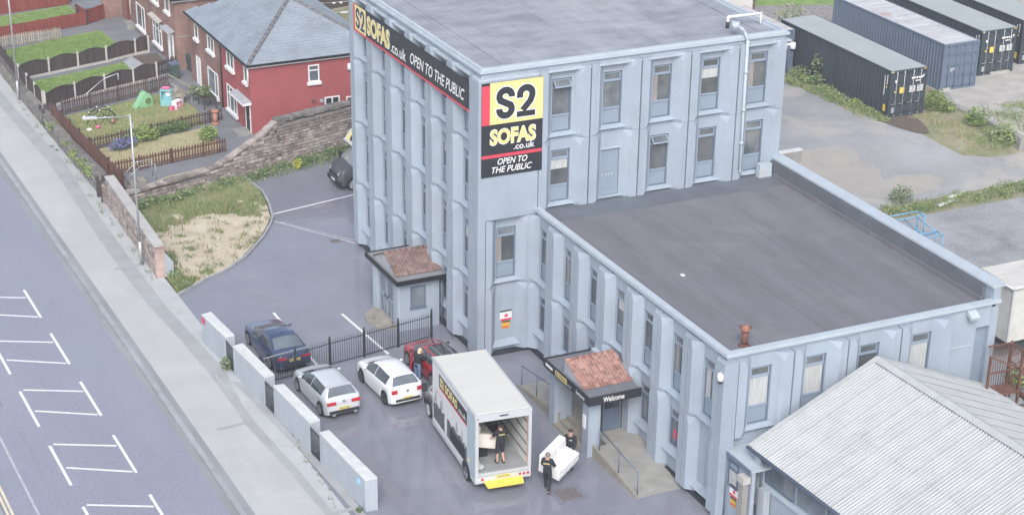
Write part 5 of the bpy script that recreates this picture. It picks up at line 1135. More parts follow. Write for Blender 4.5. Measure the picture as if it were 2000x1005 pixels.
lamp(-10.98, 45.4, 9.0, 'distant street lamp at the left edge of the picture by the board fence')
# ------------------------------------------------------------------ vehicles
def interp(P, y):
    if y <= P[0][0]: return P[0][1]
    for (a, va), (c, vc) in zip(P, P[1:]):
        if a <= y <= c: return va+(vc-va)*(y-a)/(c-a) if c > a else vc
    return P[-1][1]
def sharp(o, ang=38):
    o.data.polygons.foreach_set('use_smooth', [True]*len(o.data.polygons))
    try: o.data.set_sharp_from_angle(angle=math.radians(ang))
    except Exception: pass
def wheel(root, x, y, r, wd, m_r, spokes=5):
    b = MB(); n = 22; s = 1 if x > 0 else -1
    prof_ = [(x-s*wd/2, r*.9),(x-s*wd*.42, r),(x+s*wd*.30, r),(x+s*wd*.48, r*.93),(x+s*wd*.5, r*.70),(x+s*wd*.38, r*.66)]
    vs = []
    for px, pr in prof_:
        for i in range(n): a = i*math.tau/n; vs.append((px, y+pr*math.cos(a), r+pr*math.sin(a)))
    b.add(vs, [(j*n+i, j*n+(i+1)%n, (j+1)*n+(i+1)%n, (j+1)*n+i) for j in range(len(prof_)-1) for i in range(n)], 0, True); b.add(vs[:n], [list(range(n))])
    w_ = b.build('wheel', m_tyre, root, world=False)
    b = MB(); b.cyl((x+s*wd*.30,y,r),(x+s*wd*.34,y,r),r*.66,n=22)
    b.build('rim_back', m_plast, w_, world=False)
    b = MB(); b.cyl((x+s*wd*.34,y,r),(x+s*wd*.46,y,r),r*.16,n=10)
    for k in range(spokes):
        a = k*math.tau/spokes+.3
        for da in (-.16,.16): b.beam((x+s*wd*.42,y+r*.1*math.cos(a),r+r*.1*math.sin(a)),(x+s*wd*.42,y+r*.66*math.cos(a+da),r+r*.66*math.sin(a+da)),.03,.05)
    for k in range(20):
        a, c = k*math.tau/20, (k+1)*math.tau/20; b.beam((x+s*wd*.43,y+r*.67*math.cos(a),r+r*.67*math.sin(a)),(x+s*wd*.43,y+r*.67*math.cos(c),r+r*.67*math.sin(c)),.035,.03)
    b.build('rim', m_r, w_, world=False); return w_
def car(name, label, loc, rz, P, paint, rim, cat='car'):
    t_ = thing(name, label, cat, (*loc,0), math.radians(rz)); wb, ro, fo, W_ = P['wb'], P['ro'], P['fo'], P['W']
    ys = sorted({round(-ro+i*(wb+ro+fo)/104, 4) for i in range(105)} | {round(v, 4) for v, _ in P['top']} | {round(v,4) for v in P.get('cuts', ())})
    NP = 10; vs = []
    for y in ys:
        T = interp(P['top'], y); B = min(interp(P['belt'], y), T-.015); w_ = W_/2*interp(P['plan'], y); zb = interp(P['sill'], y)
        for yc in (0, wb):
            r = P['ar']
            if abs(y-yc) < r: zb = max(zb, P['wr']-.02+math.sqrt(r*r-(y-yc)**2))
        zb = min(zb, B-.05); dz = T-B; k = min(1, dz/.30); tum = P.get('tum', .34)*dz
        wr = w_-.055-tum-.05*k
        half = [(w_*.955, zb),(w_*.995, lerp(zb,B,.33)),(w_, lerp(zb,B,.62)),(w_*.975, B-.035),(w_-.045, B),(lerp(w_-.05,wr,.55), B+dz*.55),(wr, T-.045*k-.004),(wr-.07, T-.004),(wr*.5, T+.022),(0, T+.03)]
        vs += [(x,y,z) for x, z in half]+[(-x,y,z) for x, z in half[:-1]]
    M_ = 2*NP-1; b = MB(); b.v = vs
    def col(i): return i
    ring = list(range(NP))+[NP+i for i in range(NP-2,-1,-1)]
    g0, g1 = P['side']; r0, r1 = P['rear']; w0, w1 = P['screen']; bp = P.get('pillar', ())
    for j in range(len(ys)-1):
        ym = (ys[j]+ys[j+1])/2; dz = interp(P['top'], ym)-interp(P['belt'], ym)
        for a in range(len(ring)-1):
            i0, i1 = ring[a], ring[a+1]; seg = min(a, len(ring)-2-a)
            mi = 0
            if seg in (4,5) and g0 < ym < g1 and dz > .14 and not any(p < ym < q for p, q in bp): mi = 1
            if seg in (7,8) and r0 < ym < r1: mi = 2
            if seg in (6,7,8) and w0 < ym < w1: mi = 1
            if P.get('blackroof') and seg in (7,8) and P['blackroof'][0] < ym < P['blackroof'][1]: mi = 1
            b.f.append([j*M_+i0, j*M_+i1, (j+1)*M_+i1, (j+1)*M_+i0]); b.m.append(mi); b.s.append(True)
    for j, rev in ((0,0),(len(ys)-1,1)): b.f.append([j*M_+i for i in ring]); b.m.append(0); b.s.append(False)
    body = b.build('body', [paint, m_cglass, m_rglass], t_, world=False); sharp(body)
    b = MB(); hw = W_*.36; b.box((-hw,-ro+.18,.16),(hw,wb+fo-.2,.60)); b.box((-W_*.46,P['ar']+.03,.16),(W_*.46,wb-P['ar']-.03,.24)); b.build('underbody', m_plast, t_, world=False)
    for x in (-1,1):
        for y in (0,wb): wheel(t_, x*(W_/2-.115), y, P['wr'], .22, rim)
    for s in (-1,1):
        y = P['mir']; x = s*(W_/2-.02); z = interp(P['belt'], y)+.05
        b = MB(); b.ball((x+s*.065,y,z+.04),(.10,.06,.06),8,6); b.build('wing_mirror', P.get('mirm', paint), t_, world=False)
    for (x, y, z, sx, sy, sz, nm, m_) in P['extras']:
        for s in ((-1,1) if x else (1,)):
            b = MB(); b.box((s*x-sx/2,y-sy/2,z-sz/2),(s*x+sx/2,y+sy/2,z+sz/2)); e = b.build(nm, m_, t_, world=False)
            if nm == 'number_plate':
                q = MB()
                for k in range(7):
                    if k != 4: pass
                    xx = x-sx*.42+k*sx*.12+(.02 if k > 3 else 0); q.box((xx,y-sy/2-.003,z-sz*.3),(xx+sx*.08,y-sy/2-.0005,z+sz*.3))
                q.build('plate_characters', m_frame, e, world=False)
    return t_
def hatch(H, wb, ro, fo, W_):
    return dict(wb=wb, ro=ro, fo=fo, W=W_, wr=.315, ar=.375, mir=wb-.62, tum=.46,
      top=[(-ro,.58),(-ro+.03,.64),(-ro+.05,.86),(-ro+.10,.94),(-ro+.17,1.0),(-ro+.46,H-.06),(-ro+.56,H-.02),(.55,H),(1.1,H+.005),(1.35,H-.025),(1.6,H-.09),(wb-.22,1.01),(wb-.12,.985),(wb+.30,.90),(wb+fo-.22,.80),(wb+fo-.05,.66),(wb+fo,.56)],
      belt=[(-ro,.56),(-ro+.07,.88),(-ro+.2,.99),(.2,1.0),(1.4,.945),(wb-.3,.90),(wb+.2,.84),(wb+fo-.2,.72),(wb+fo,.50)],
      plan=[(-ro,.72),(-ro+.05,.85),(-ro+.14,.92),(-ro+.3,.97),(.3,1),(wb-.1,1),(wb+fo-.35,.95),(wb+fo-.12,.86),(wb+fo,.70)],
      sill=[(-ro,.30),(-ro+.3,.22),(.5,.20),(wb-.4,.20),(wb+fo-.1,.20),(wb+fo,.26)],
      side=(-ro+.62,wb-.52), rear=(-ro+.19,-ro+.46), screen=(1.60,wb-.28), pillar=((1.02,1.055),))
P = hatch(1.40, 2.60, .74, .76, 1.74)
P['extras'] = [(.56,-.69,.80,.40,.09,.14,'tail_light',m_lightr),(0,-.735,.86,.09,.02,.09,'badge',m_rim),(0,-.755,.56,.52,.02,.12,'number_plate',m_plate),(0,-.735,.40,1.35,.07,.14,'lower_bumper',m_plast),(.50,-.775,.30,.14,.10,.07,'exhaust',m_steel),(0,-.22,1.395,1.1,.12,.03,'roof_spoiler',m_cars),(.52,3.16,.66,.26,.2,.12,'headlight',m_lightw)]
car('parked_car', 'silver hatchback with red lamps and twin exhausts parked by the rendered walls', (-7.92,-2.46), 2.0, P, m_cars, m_rim)
P = hatch(1.40, 2.45, .72, .78, 1.68)
P['extras'] = [(.60,-.655,.83,.26,.12,.16,'tail_light',m_lightr),(0,-.725,.84,.10,.02,.08,'badge',m_rim),(0,-.745,.50,.52,.02,.12,'number_plate',m_plate),(0,-.735,.43,1.15,.06,.10,'lower_grille',m_plast),(.50,3.02,.66,.26,.2,.12,'headlight',m_lightw)]
car('parked_car', 'white three door hatchback parked between the silver car and the woman', (-5.03,-2.6), 2.5, P, m_carw, m_rimd)
P = dict(wb=2.80, ro=.95, fo=.80, W=1.78, wr=.325, ar=.385, mir=2.05, tum=.42,
  top=[(-.95,.60),(-.92,.88),(-.86,.945),(-.50,.965),(-.34,.985),(.40,1.30),(.72,1.345),(1.15,1.35),(1.5,1.30),(2.42,.98),(2.55,.95),(3.1,.88),(3.38,.78),(3.55,.66),(3.60,.55)],
  belt=[(-.95,.55),(-.9,.82),(-.4,.925),(.5,.93),(1.6,.90),(2.5,.87),(3.1,.82),(3.4,.70),(3.60,.48)],
  plan=[(-.95,.74),(-.9,.86),(-.82,.92),(-.6,.97),(.2,1),(2.7,1),(3.25,.95),(3.5,.84),(3.6,.68)],
  sill=[(-.95,.32),(-.7,.22),(.5,.20),(2.4,.20),(3.5,.20),(3.6,.26)],
  side=(-.05,2.15), rear=(-.30,.36), screen=(1.54,2.38), pillar=((.95,1.0),), mirm=m_carb)
P['extras'] = [(.58,-.90,.80,.40,.09,.11,'tail_light',m_lightr),(0,-.945,.83,.09,.03,.08,'badge',m_rim),(0,-.955,.70,.52,.02,.12,'number_plate',m_plate),(0,-.94,.42,1.3,.07,.12,'lower_bumper',m_plast),(.60,-.95,.38,.16,.05,.05,'painted_reflection',mat('blue_reflection_strip',(.35,.48,.66),.2,.05)),(.50,3.40,.66,.26,.2,.10,'headlight',m_lightw),(0,.70,1.385,.05,.14,.05,'roof_aerial',m_carb)]  # blue strips on the bumper are a painted reflection
car('parked_car', 'dark navy coupe parked behind the black railing near the first rendered wall', (-8.36,2.78), 1.6, P, m_carb, m_rim)
P = hatch(1.36, 2.50, .75, .75, 1.72); P['blackroof'] = (.0,1.25); P['mirm'] = m_plast
P['extras'] = [(.60,-.68,.83,.24,.12,.16,'tail_light',m_lightr),(0,-.745,.52,.52,.02,.12,'number_plate',m_plate),(.50,3.02,.66,.26,.2,.12,'headlight',m_lightw),(.28,.55,1.392,.02,1.3,.02,'roof_line',m_steel)]
rc = car('parked_car', 'red car with a dark roof and its door open, half hidden behind the delivery lorry', (-2.42,-1.85), 3.0, P, m_carr, m_rim)
b = MB(); b.extr([(0,0,.30),(0,-1.05,.30),(0,-1.05,.90),(0,0,.90)], (.07,0,0)); dr = b.build('open_door', m_carr, rc, world=False, loc=(-.88,1.62,0)); dr.rotation_euler = (0,0,math.radians(-38))
b = MB(); b.beam((.03,-.05,.9),(.03,-.35,1.28),.05,.05); b.beam((.03,-.35,1.28),(.03,-1.02,1.28),.05,.05); b.beam((.03,-1.02,1.28),(.03,-1.03,.9),.05,.05); b.build('window_frame', m_carr, dr, world=False)
b = MB(); b.box((-.02,-.9,.72),(-.004,-.72,.76)); b.build('handle', m_plast, dr, world=False)

def cab(root, y0, paint, W_=1.98, H=2.25, fl=2.0, wr=.36, z0=.32):
    """van cab from y0 (back of the cab) forward fl metres"""
    ys = [y0+fl*i/40 for i in range(41)]; b = MB(); NP = 8; f = lambda y: (y-y0)/fl
    top = [(0,H),(.18,H),(.30,H-.06),(.66,1.42),(.72,1.36),(.88,1.20),(.97,1.02),(1,.85)]
    belt = [(0,1.28),(.6,1.24),(.88,1.10),(1,.72)]; plan = [(0,1),(.7,.99),(.9,.93),(1,.80)]
    yw = y0+fl*.62
    for y in ys:
        u = f(y); T = interp(top,u); B = min(interp(belt,u),T-.02); w_ = W_/2*interp(plan,u); zb = z0
        if abs(y-yw) < .43: zb = max(zb, wr-.02+math.sqrt(.43**2-(y-yw)**2))
        dz = T-B; k = min(1,dz/.3); wr_ = w_-.05-.14*dz
        half = [(w_*.97,zb),(w_,lerp(zb,B,.4)),(w_*.985,B-.03),(w_-.03,B),(lerp(w_-.04,wr_,.6),B+dz*.6),(wr_,T-.05*k-.003),(wr_-.08,T),(0,T+.03)]
        b.v += [(x,y,z) for x, z in half]+[(-x,y,z) for x, z in half[:-1]]
    M_ = 2*NP-1; ring = list(range(NP))+[NP+i for i in range(NP-2,-1,-1)]
    for j in range(40):
        u = f((ys[j]+ys[j+1])/2)
        for a in range(len(ring)-1):
            seg = min(a, len(ring)-2-a); mi = 1 if (seg in (3,4) and .22 < u < .58) or (seg in (5,6) and .33 < u < .64) else 0
            b.f.append([j*M_+ring[a], j*M_+ring[a+1], (j+1)*M_+ring[a+1], (j+1)*M_+ring[a]]); b.m.append(mi); b.s.append(True)
    b.f.append([40*M_+i for i in ring]); b.m.append(0); b.s.append(False); b.f.append(list(ring)); b.m.append(0); b.s.append(False)
    o = b.build('cab', [paint, m_wscreen], root, world=False); sharp(o)
    e = y0+fl
    for s in (-1,1):
        b = MB(); b.extr([(s*.60,e-.02,.92),(s*.88,e-.22,.95),(s*.90,e-.42,1.14),(s*.66,e-.16,1.10)], (0,.05,-.02)); b.build('headlight', m_lightw, root, world=False)
        b = MB(); b.box((s*1.02,y0+.98*fl*.6,1.28),(s*1.26,y0+.98*fl*.6+.12,1.62)); mi_ = b.build('wing_mirror', m_plast, root, world=False)
        b = MB(); b.box((s*1.04,y0+.98*fl*.6-.012,1.32),(s*1.24,y0+.98*fl*.6-.002,1.58)); b.build('mirror_glass', m_cglass, mi_, world=False)
        wheel(root, s*(W_/2-.13), yw, wr, .24, m_alu, 7)
    b = MB(); b.box((-.62,e-.04,.72),(.62,e+.03,.92)); b.build('grille', m_plast, root, world=False)
    b = MB(); b.box((-.92,e-.12,.34),(.92,e+.04,.58)); b.build('front_bumper', m_plast, root, world=False)
    b = MB(); b.box((-.26,e+.041,.46),(.26,e+.055,.57)); b.build('number_plate', m_platew, root, world=False)
    return yw
BL, BW, BT = 5.65, 2.34, 3.48
lt = thing('box_lorry', 'white box delivery lorry with its back open and sofa shop lettering on the side', 'lorry', (-4.27,-11.48,0), -math.atan2(.58,5.65))
hw = BW/2
b = MB(); b.box((-hw,.0,.5),(-hw+.05,BL,3.40)); b.box((hw-.05,0,.5),(hw,BL,3.40)); b.box((-hw+.05,BL-.05,.5),(hw-.05,BL,3.40)); b.build('box_body', m_vanside, lt, world=False)
b = MB(); b.box((-hw-.012,-.0,.60),(-hw-.0005,1.0,3.33)); b.build('rear_side_panel', m_vanpan, lt, world=False)
b = MB(); b.box((-hw+.051,.03,3.36),(hw-.051,BL-.06,3.40)); b.build('ceiling', m_vanroof, lt, world=False)
b = MB(); b.box((-hw-.02,-.02,3.40),(hw+.02,BL+.02,3.47)); b.box((-hw+.06,.06,3.4701),(hw-.06,BL-.06,3.50)); b.build('roof', m_vanroof, lt, world=False)
b = MB(); b.box((-hw-.03,-.03,3.36),(-hw+.05,BL+.03,3.485)); b.box((hw-.05,-.03,3.36),(hw+.03,BL+.03,3.485)); b.box((-hw+.05,-.05,3.30),(hw-.05,.03,3.485)); b.build('roof_rail', m_alu, lt, world=False)
b = MB(); b.box((-hw-.015,-.05,.5),(-hw+.12,.02,3.36)); b.box((hw-.12,-.05,.5),(hw+.015,.02,3.36)); b.box((-hw+.12,-.05,3.18),(hw-.12,.02,3.30)); b.box((-hw+.12,-.05,.74),(hw-.12,.02,.86)); b.build('rear_frame', m_alu, lt, world=False)
b = MB(); b.box((-.18,-.07,3.33),(.18,-.051,3.38)); b.build('door_catch', m_plast, lt, world=False)
b = MB(); b.box((-hw+.05,.02,.78),(hw-.05,BL-.05,.86)); b.build('cargo_floor', m_vanflr, lt, world=False)
b = MB(); b.box((-hw+.052,.05,.862),(-hw+.075,BL-.07,3.34)); b.box((hw-.075,.05,.862),(hw-.052,BL-.07,3.34)); b.box((-hw+.08,BL-.09,.862),(hw-.08,BL-.055,3.34)); b.build('liner', m_vanint, lt, world=False)
for z in (1.25,1.75,2.25,2.75):
    for x in (hw-.09,-hw+.09): b = MB(); b.box((x-.012,.1,z-.025),(x+.012,BL-.1,z+.025)); b.build('load_rail', m_frame, lt, world=False)
b = MB(); b.box((hw-.11,.04,.9),(hw-.08,.16,3.0)); b.build('strap_stack', m_orange, lt, world=False)
b = MB(); b.box((-hw,-.06,.42),(hw,.0,.72)); b.build('rear_bumper', m_alu, lt, world=False)
for s in (-1,1):
    for i in range(3): b = MB(); b.cyl((s*(hw-.12-i*.17),-.065,.60),(s*(hw-.12-i*.17),-.08,.60),.055,n=10); b.build('tail_light', m_lightr if (i == 1 or s > 0) else m_lightw, lt, world=False)
b = MB(); b.extr([(-.82,-.07,.44),(.82,-.07,.44),(.76,-.42,.34),(-.76,-.42,.34)], (0,0,.06)); b.build('tail_step', m_stepy, lt, world=False)
b = MB(); b.box((-.30,-.075,.56),(.30,-.061,.70)); npl = b.build('number_plate', m_plate, lt, world=False); q = MB()
for k in range(7): q.box((-.25+k*.07+(.02 if k > 3 else 0),-.079,.59),(-.205+k*.07+(.02 if k > 3 else 0),-.0755,.67))
q.build('plate_characters', m_frame, npl, world=False)
b = MB(); b.box((-hw-.01,1.55,.36),(-hw+.03,BL,.56)); b.box((-hw-.01,.0,.40),(-hw+.03,.62,.62)); b.box((hw-.03,0,.36),(hw+.01,BL,.56)); b.build('side_skirt', m_alu, lt, world=False)
b = MB(); b.box((-.8,.2,.42),(.8,BL,.77)); b.build('chassis', m_plast, lt, world=False)
b = MB(); n = 12; b.extr([(-hw+.02,1.1+.52*math.cos(math.pi*i/n),.42+.46*math.sin(math.pi*i/n)) for i in range(n+1)], (-.045,0,0)); b.build('wheel_arch', m_plast, lt, world=False)
wheel(lt, -hw+.10, 2.28 if False else 1.1, .37, .26, m_rim, 7); wheel(lt, hw-.10, 1.1, .37, .26, m_rim, 7)
cab(lt, BL+.02, m_vang, 1.98, 2.2, 2.0)
TS_ = lambda u, v, n: (-hw-.004-n, -u, v)       # left side, u to the viewer's right
def side(u0, u1, v0, v1, n, m_, name): b = MB(); b.extr([TS_(u0,v0,n),TS_(u1,v0,n),TS_(u1,v1,n),TS_(u0,v1,n)], (-.003,0,0)); b.build(name, m_, lt, world=False)
side(-4.75,-1.06,2.55,3.12,.0,m_signbk,'livery_band'); side(-4.75,-1.06,2.47,2.545,.0,m_signrd,'livery_red_line')
letters('S2 SOFAS', TS_, -4.62, -2.3, 2.62, 3.04, .005, m_signye, lt, .045, 0, 0, False); letters('.co.uk', TS_, -2.15, -1.2, 2.64, 2.88, .005, m_signwh, lt, .01, 0, 0, False)
# printed sofa picture low on the side
for (u0, u1, v0, v1) in ((-5.5,-4.0,.75,1.55),(-3.65,-1.35,.75,1.55),(-1.28,-1.06,.75,1.5)):
    b = MB(); n = 8; P_ = [TS_(u0,v0,.001),TS_(u1,v0,.001)]+[TS_(u1+(u0-u1)*i/n, v1+.10*math.sin(i*2.4+u0), .001) for i in range(n+1)]; b.extr(P_, (-.003,0,0)); b.build('livery_picture', m_livery, lt, world=False)
for (u, v, a_) in ((-5.2,1.9,.3),(-4.5,1.8,.25),(-4.3,1.95,.18),(-2.4,1.85,.28),(-1.7,1.8,.2)):
    b = MB(); b.extr([TS_(u-a_*.5,v-.28,.001),TS_(u+a_*.6,v-.28,.001),TS_(u+a_*.25,v+.22,.001),TS_(u-a_*.2,v+.14,.001)], (-.003,0,0)); b.build('livery_figure', m_livery2, lt, world=False)
letters('open to the public', TS_, -5.35, -4.3, 2.12, 2.24, .005, m_signrd, lt, 0, .2, 0, False)
# van half hidden behind the tower
dv = thing('grey_van', 'dark grey van with yellow roof lettering peeping out from behind the tower', 'van', (8.0,23.25,0), math.radians(90))
b = MB(); b.box((-1.05,-.2,.45),(1.05,4.2,2.9)); b.build('box_body', m_vang, dv, world=False)
cab(dv, 4.22, m_vang, 1.98, 2.2, 2.15)
b = MB(); b.extr([(-1.05,4.2,2.25),(-1.05,5.0,2.28),(-1.05,5.25,2.42),(-1.05,4.9,2.9),(-1.05,4.2,2.9)], (2.1,0,0)); b.build('roof_pod', m_vanside, dv, world=False)
S2_sign(lambda u, v, n: (1.06+n if False else -u, 5.25-(v-2.42)*.73+n*.8, v+n*.6), -.5, .5, 2.46, 2.86, .01, dv, False, False)
b = MB(); b.extr([(-.9,5.24,2.44),(.9,5.24,2.44),(.9,4.93,2.87),(-.9,4.93,2.87)], (0,.006,.004)); b.build('pod_sign', m_signye, dv, world=False)
b = MB(); b.extr([(-1.056,4.25,2.45),(-1.056,4.85,2.45),(-1.056,4.75,2.75),(-1.056,4.25,2.75)], (-.003,0,0)); b.build('pod_side_sign', m_signye, dv, world=False)
b = MB(); b.beam((-1.06,5.28,2.36),(1.06,5.28,2.36),.10,.10); b.build('pod_edge', m_vanside, dv, world=False)
# trailer on the right
tr = thing('lorry_trailer', 'dirty white box trailer with a faded sheet roof at the right edge', 'trailer', (21.6,-9.4,0))
b = MB(); b.box((21.6,-10.5,1.15),(30,-8.2,3.85)); b.build('box_body', m_truckw, tr)
b = MB(); b.box((21.55,-10.55,3.851),(30,-8.15,3.95)); b.build('roof_sheet', m_canvas, tr)
b = MB(); b.cyl((21.52,-10.58,3.86),(30,-10.58,3.86),.06,n=8); b.cyl((21.52,-10.58,3.86),(21.52,-8.12,3.86),.07,n=8); b.box((21.56,-10.54,1.15),(21.66,-10.503,3.8)); b.build('corner_rail', m_alu, tr)
letters('EY', lambda u, v, n: (21.594-n, -u, v), 8.55, 9.0, 3.1, 3.32, .003, m_frame, tr)
b = MB(); b.box((21.5,-10.4,.95),(30,-8.3,1.149)); b.build('chassis', m_plast, tr)
for y in (-10.2,-8.5): b = MB(); b.box((23.2,y-.08,.0),(23.4,y+.08,.95)); b.build('landing_leg', m_rust, tr)
b = MB(); b.box((23.2,-10.52,2.25),(24.2,-10.503,2.45)); b.build('side_label', m_frame, tr)

# ------------------------------------------------------------------ soft furniture
def soft_box(name, size, r, m_, parent, loc, rot=(0,0,0)):
    b = bmesh.new(); bmesh.ops.create_cube(b, size=1); bmesh.ops.scale(b, vec=size, verts=b.verts); bmesh.ops.bevel(b, geom=list(b.edges), offset=r, segments=3, profile=.6, affect='EDGES')
    me = bpy.data.meshes.new(name); b.to_mesh(me); b.free(); me.materials.append(m_); me.polygons.foreach_set('use_smooth', [True]*len(me.polygons))
    o = put(name, me, parent, loc); o.rotation_euler = rot; return o
def sofa(name, label, loc, rot, m_, ln=1.9, dp=1.05, arms=(-1,), seats=2):
    t_ = thing(name, label, 'sofa', loc); t_.rotation_euler = rot
    soft_box('base', (ln,dp,.26), .04, m_, t_, (0,0,.15)); n = seats; sw = (ln-.16*len(arms))/n; off = .08*sum(-a for a in arms)
    for i in range(n): soft_box('seat_cushion', (sw-.015,dp-.22,.20), .06, m_, t_, (off-sw*(n-1)/2+i*sw,-.10,.38)); soft_box('back_cushion', (sw-.015,.22,.48), .07, m_, t_, (off-sw*(n-1)/2+i*sw,dp/2-.2,.66), (math.radians(-12),0,0))
    soft_box('backrest', (ln,.18,.80), .05, m_, t_, (0,dp/2-.06,.48), (math.radians(-6),0,0))
    for a in arms: soft_box('arm', (.18,dp-.04,.58), .05, m_, t_, (a*(ln/2-.08),-.0,.33))
    for x in (-1,1):
        for y in (-1,1): b = MB(); b.box((x*(ln/2-.1)-.03,y*(dp/2-.1)-.03,-.03),(x*(ln/2-.1)+.03,y*(dp/2-.1)+.03,.03)); b.build('foot', m_plast, t_, world=False)
    return t_
sofa('carried_sofa', 'white two seat sofa being carried by two men in black beside the lorry', (-1.85,-11.62,.56), (math.radians(13),math.radians(-8),math.radians(33)), m_fabw, 1.6, 1.0)
cz = sofa('sofa_in_lorry', 'cream sofa standing tilted inside the open lorry', (-4.62,-9.55,1.42), (math.radians(14),math.radians(5),math.radians(84)), m_fabc, 2.2, 1.05, (-1,1))
for (x, y, s, lb) in ((-4.75,-9.2,(1.0,1.9,.50),'black wrapped furniture base under the cream sofa in the lorry'),(-3.55,-9.2,(.55,.7,.62),'small black box at the back right of the lorry load')):
    o = soft_box('wrapped_box', s, .03, m_clothb, None, (x,y,.86+s[2]/2), (0,0,lt.rotation_euler[2])); tag(o, lb, 'box')
b = MB(); b.ball((-5.2,-10.9,1.02),(.22,.26,.16),12,7); b.ball((-5.1,-11.1,.98),(.2,.16,.12)); o = b.build('dust_sheet', m_cars if False else m_blind); tag(o, 'grey crumpled sheet in the near left corner of the lorry floor', 'sheet')
b = MB(); b.cyl((-5.25,-10.55,1.12),(-5.25,-10.6,1.12),.15,n=14); o = b.build('yellow_strap_reel', m_stepy); tag(o, 'yellow strap reel hanging on the left inside of the lorry', 'strap reel')

# ------------------------------------------------------------------ people
def person(label, loc, rz, J, H, skinfac, tops, bottoms, hair, shoe, long_sleeve=True, shorts=False, hairlong=False, face=False, logo=None, fing=True, fat=1.0):
    t_ = thing('person', label, 'person', loc, math.radians(rz)); k = H/1.75
    B = dict(pelvis=(0,0,.95), spine=(0,.0,1.12), chest=(0,0,1.32), neck=(0,.0,1.475), head=(0,.02,1.585), crown=(0,.015,1.685),
      ls=(-.185,0,1.405), rs=(.185,0,1.405), le=(-.25,-.02,1.13), re=(.25,-.02,1.13), lw=(-.26,.06,.90), rw=(.26,.06,.90),
      lh=(-.095,0,.90), rh=(.095,0,.90), lk=(-.10,.03,.50), rk=(.10,.03,.50), la=(-.10,-.02,.09), ra=(.10,-.02,.09), lt=(-.11,.15,.045), rt=(.11,.15,.045))
    B.update(J); rad = dict(pelvis=.135, spine=.122, chest=.145, neck=.058, head=.098, crown=.078, ls=.078, rs=.078, le=.047, re=.047, lw=.034, rw=.034, lh=.095, rh=.095, lk=.062, rk=.062, la=.043, ra=.043, lt=.036, rt=.036)
    E = [('pelvis','spine'),('spine','chest'),('chest','neck'),('neck','head'),('head','crown'),('chest','ls'),('ls','le'),('le','lw'),('chest','rs'),('rs','re'),('re','rw'),('pelvis','lh'),('lh','lk'),('lk','la'),('la','lt'),('pelvis','rh'),('rh','rk'),('rk','ra'),('ra','rt')]
    names = list(B); pos = {n: Vector(B[n])*k for n in names}
    def skin(extra, mul):
        me = bpy.data.meshes.new('body'); me.from_pydata([pos[n] for n in names], [(names.index(a), names.index(c)) for a, c in E], [])
        o = bpy.data.objects.new('body', me); COL.objects.link(o); md = o.modifiers.new('s', 'SKIN'); md.use_smooth_shade = True
        sv = me.skin_vertices[0].data
        for i, n in enumerate(names):
            r = rad[n]*k*mul+extra; rx = r*(fat if n in ('pelvis','spine','chest') else 1); sv[i].radius = (rx, r*(.82 if n in ('pelvis','spine','chest') else 1)); sv[i].use_root = (n == 'pelvis')
        s_ = o.modifiers.new('d', 'SUBSURF'); s_.levels = 2; s_.render_levels = 2
        dg = bpy.context.evaluated_depsgraph_get(); dg.update(); r_ = bpy.data.meshes.new_from_object(o.evaluated_get(dg))
        vs = [v.co.copy() for v in r_.vertices]; fs = [list(p.vertices) for p in r_.polygons]
        bpy.data.objects.remove(o, do_unlink=True); bpy.data.meshes.remove(me); bpy.data.meshes.remove(r_); return vs, fs
    def bone(c):
        best = None
        for a, d in E:
            p, q = pos[a], pos[d]; t = max(0, min(1, (c-p).dot(q-p)/max(1e-6,(q-p).length_squared))); dist = (c-p.lerp(q,t)).length-(rad[a]*(1-t)+rad[d]*t)*k
            if best is None or dist < best[0]: best = (dist, a, d, t)
        return best[1], best[2], best[3]
    vs, fs = skin(0, 1); b = MB(); b.add(vs, fs, 0, True)
    for s in 'lr':                                   # hands: palm, four fingers and a thumb, lightly curled
        w_ = pos[s+'w']; d = (w_-pos[s+'e']).normalized(); side_ = Vector((1 if s == 'l' else -1,0,0)); side_ = (side_-d*side_.dot(d)).normalized(); nrm = d.cross(side_)
        b.ball(w_+d*.055*k, (.036*k,.036*k,.048*k), 8, 6)
        for i, ln in enumerate((.062,.072,.068,.052)):
            o_ = nrm*((i-1.5)*.019*k); p = w_+d*.085*k+o_; q = p+d*ln*.55*k+side_*.012*k; r_ = q+d*ln*.35*k+side_*.03*k
            b.cyl(p,q,.0095*k,.009*k,6); b.cyl(q,r_,.009*k,.007*k,6)
        p = w_+d*.045*k+nrm*(-.032*k); b.cyl(p, p+d*.045*k-nrm*.02*k+side_*.015*k, .011*k, .008*k, 6)
    hd = pos['head'].lerp(pos['crown'], .35); fwd = Vector((0,1,0))
    if 'look' in J: fwd = Vector(J['look']).normalized()
    sx = Vector((0,0,1)).cross(fwd).normalized()
    b.ball(hd+fwd*.098*k+Vector((0,0,-.015*k)), (.014*k,.018*k,.022*k), 6, 5)
    for q in (-1,1): b.ball(hd+sx*q*.088*k+Vector((0,0,-.01)), (.012*k,.02*k,.03*k), 6, 5)
    b.build('body', m_skin, t_, world=False, recalc=False)
    if face:
        f = MB()
        for q in (-1,1): f.ball(hd+fwd*.088*k+sx*q*.032*k+Vector((0,0,.012)), .009*k, 6, 4)
        f.build('eyes', m_clothb, t_, world=False); f = MB(); f.beam(hd+fwd*.088*k+sx*.022*k+Vector((0,0,-.055)), hd+fwd*.088*k-sx*.022*k+Vector((0,0,-.055)), .008, .008); f.build('mouth', m_toyp, t_, world=False)
    def cloth(name, m_, test, extra, mul):
        vs, fs = skin(extra, mul); keep = []
        for f in fs:
            c = Vector((0,0,0))
            for i in f: c += vs[i]
            if test(*bone(c/len(f)), c/len(f)): keep.append(f)
        b = MB(); b.add(vs, keep, 0, True); b.build(name, m_, t_, world=False, recalc=False)
    core = ('pelvis','spine','chest')
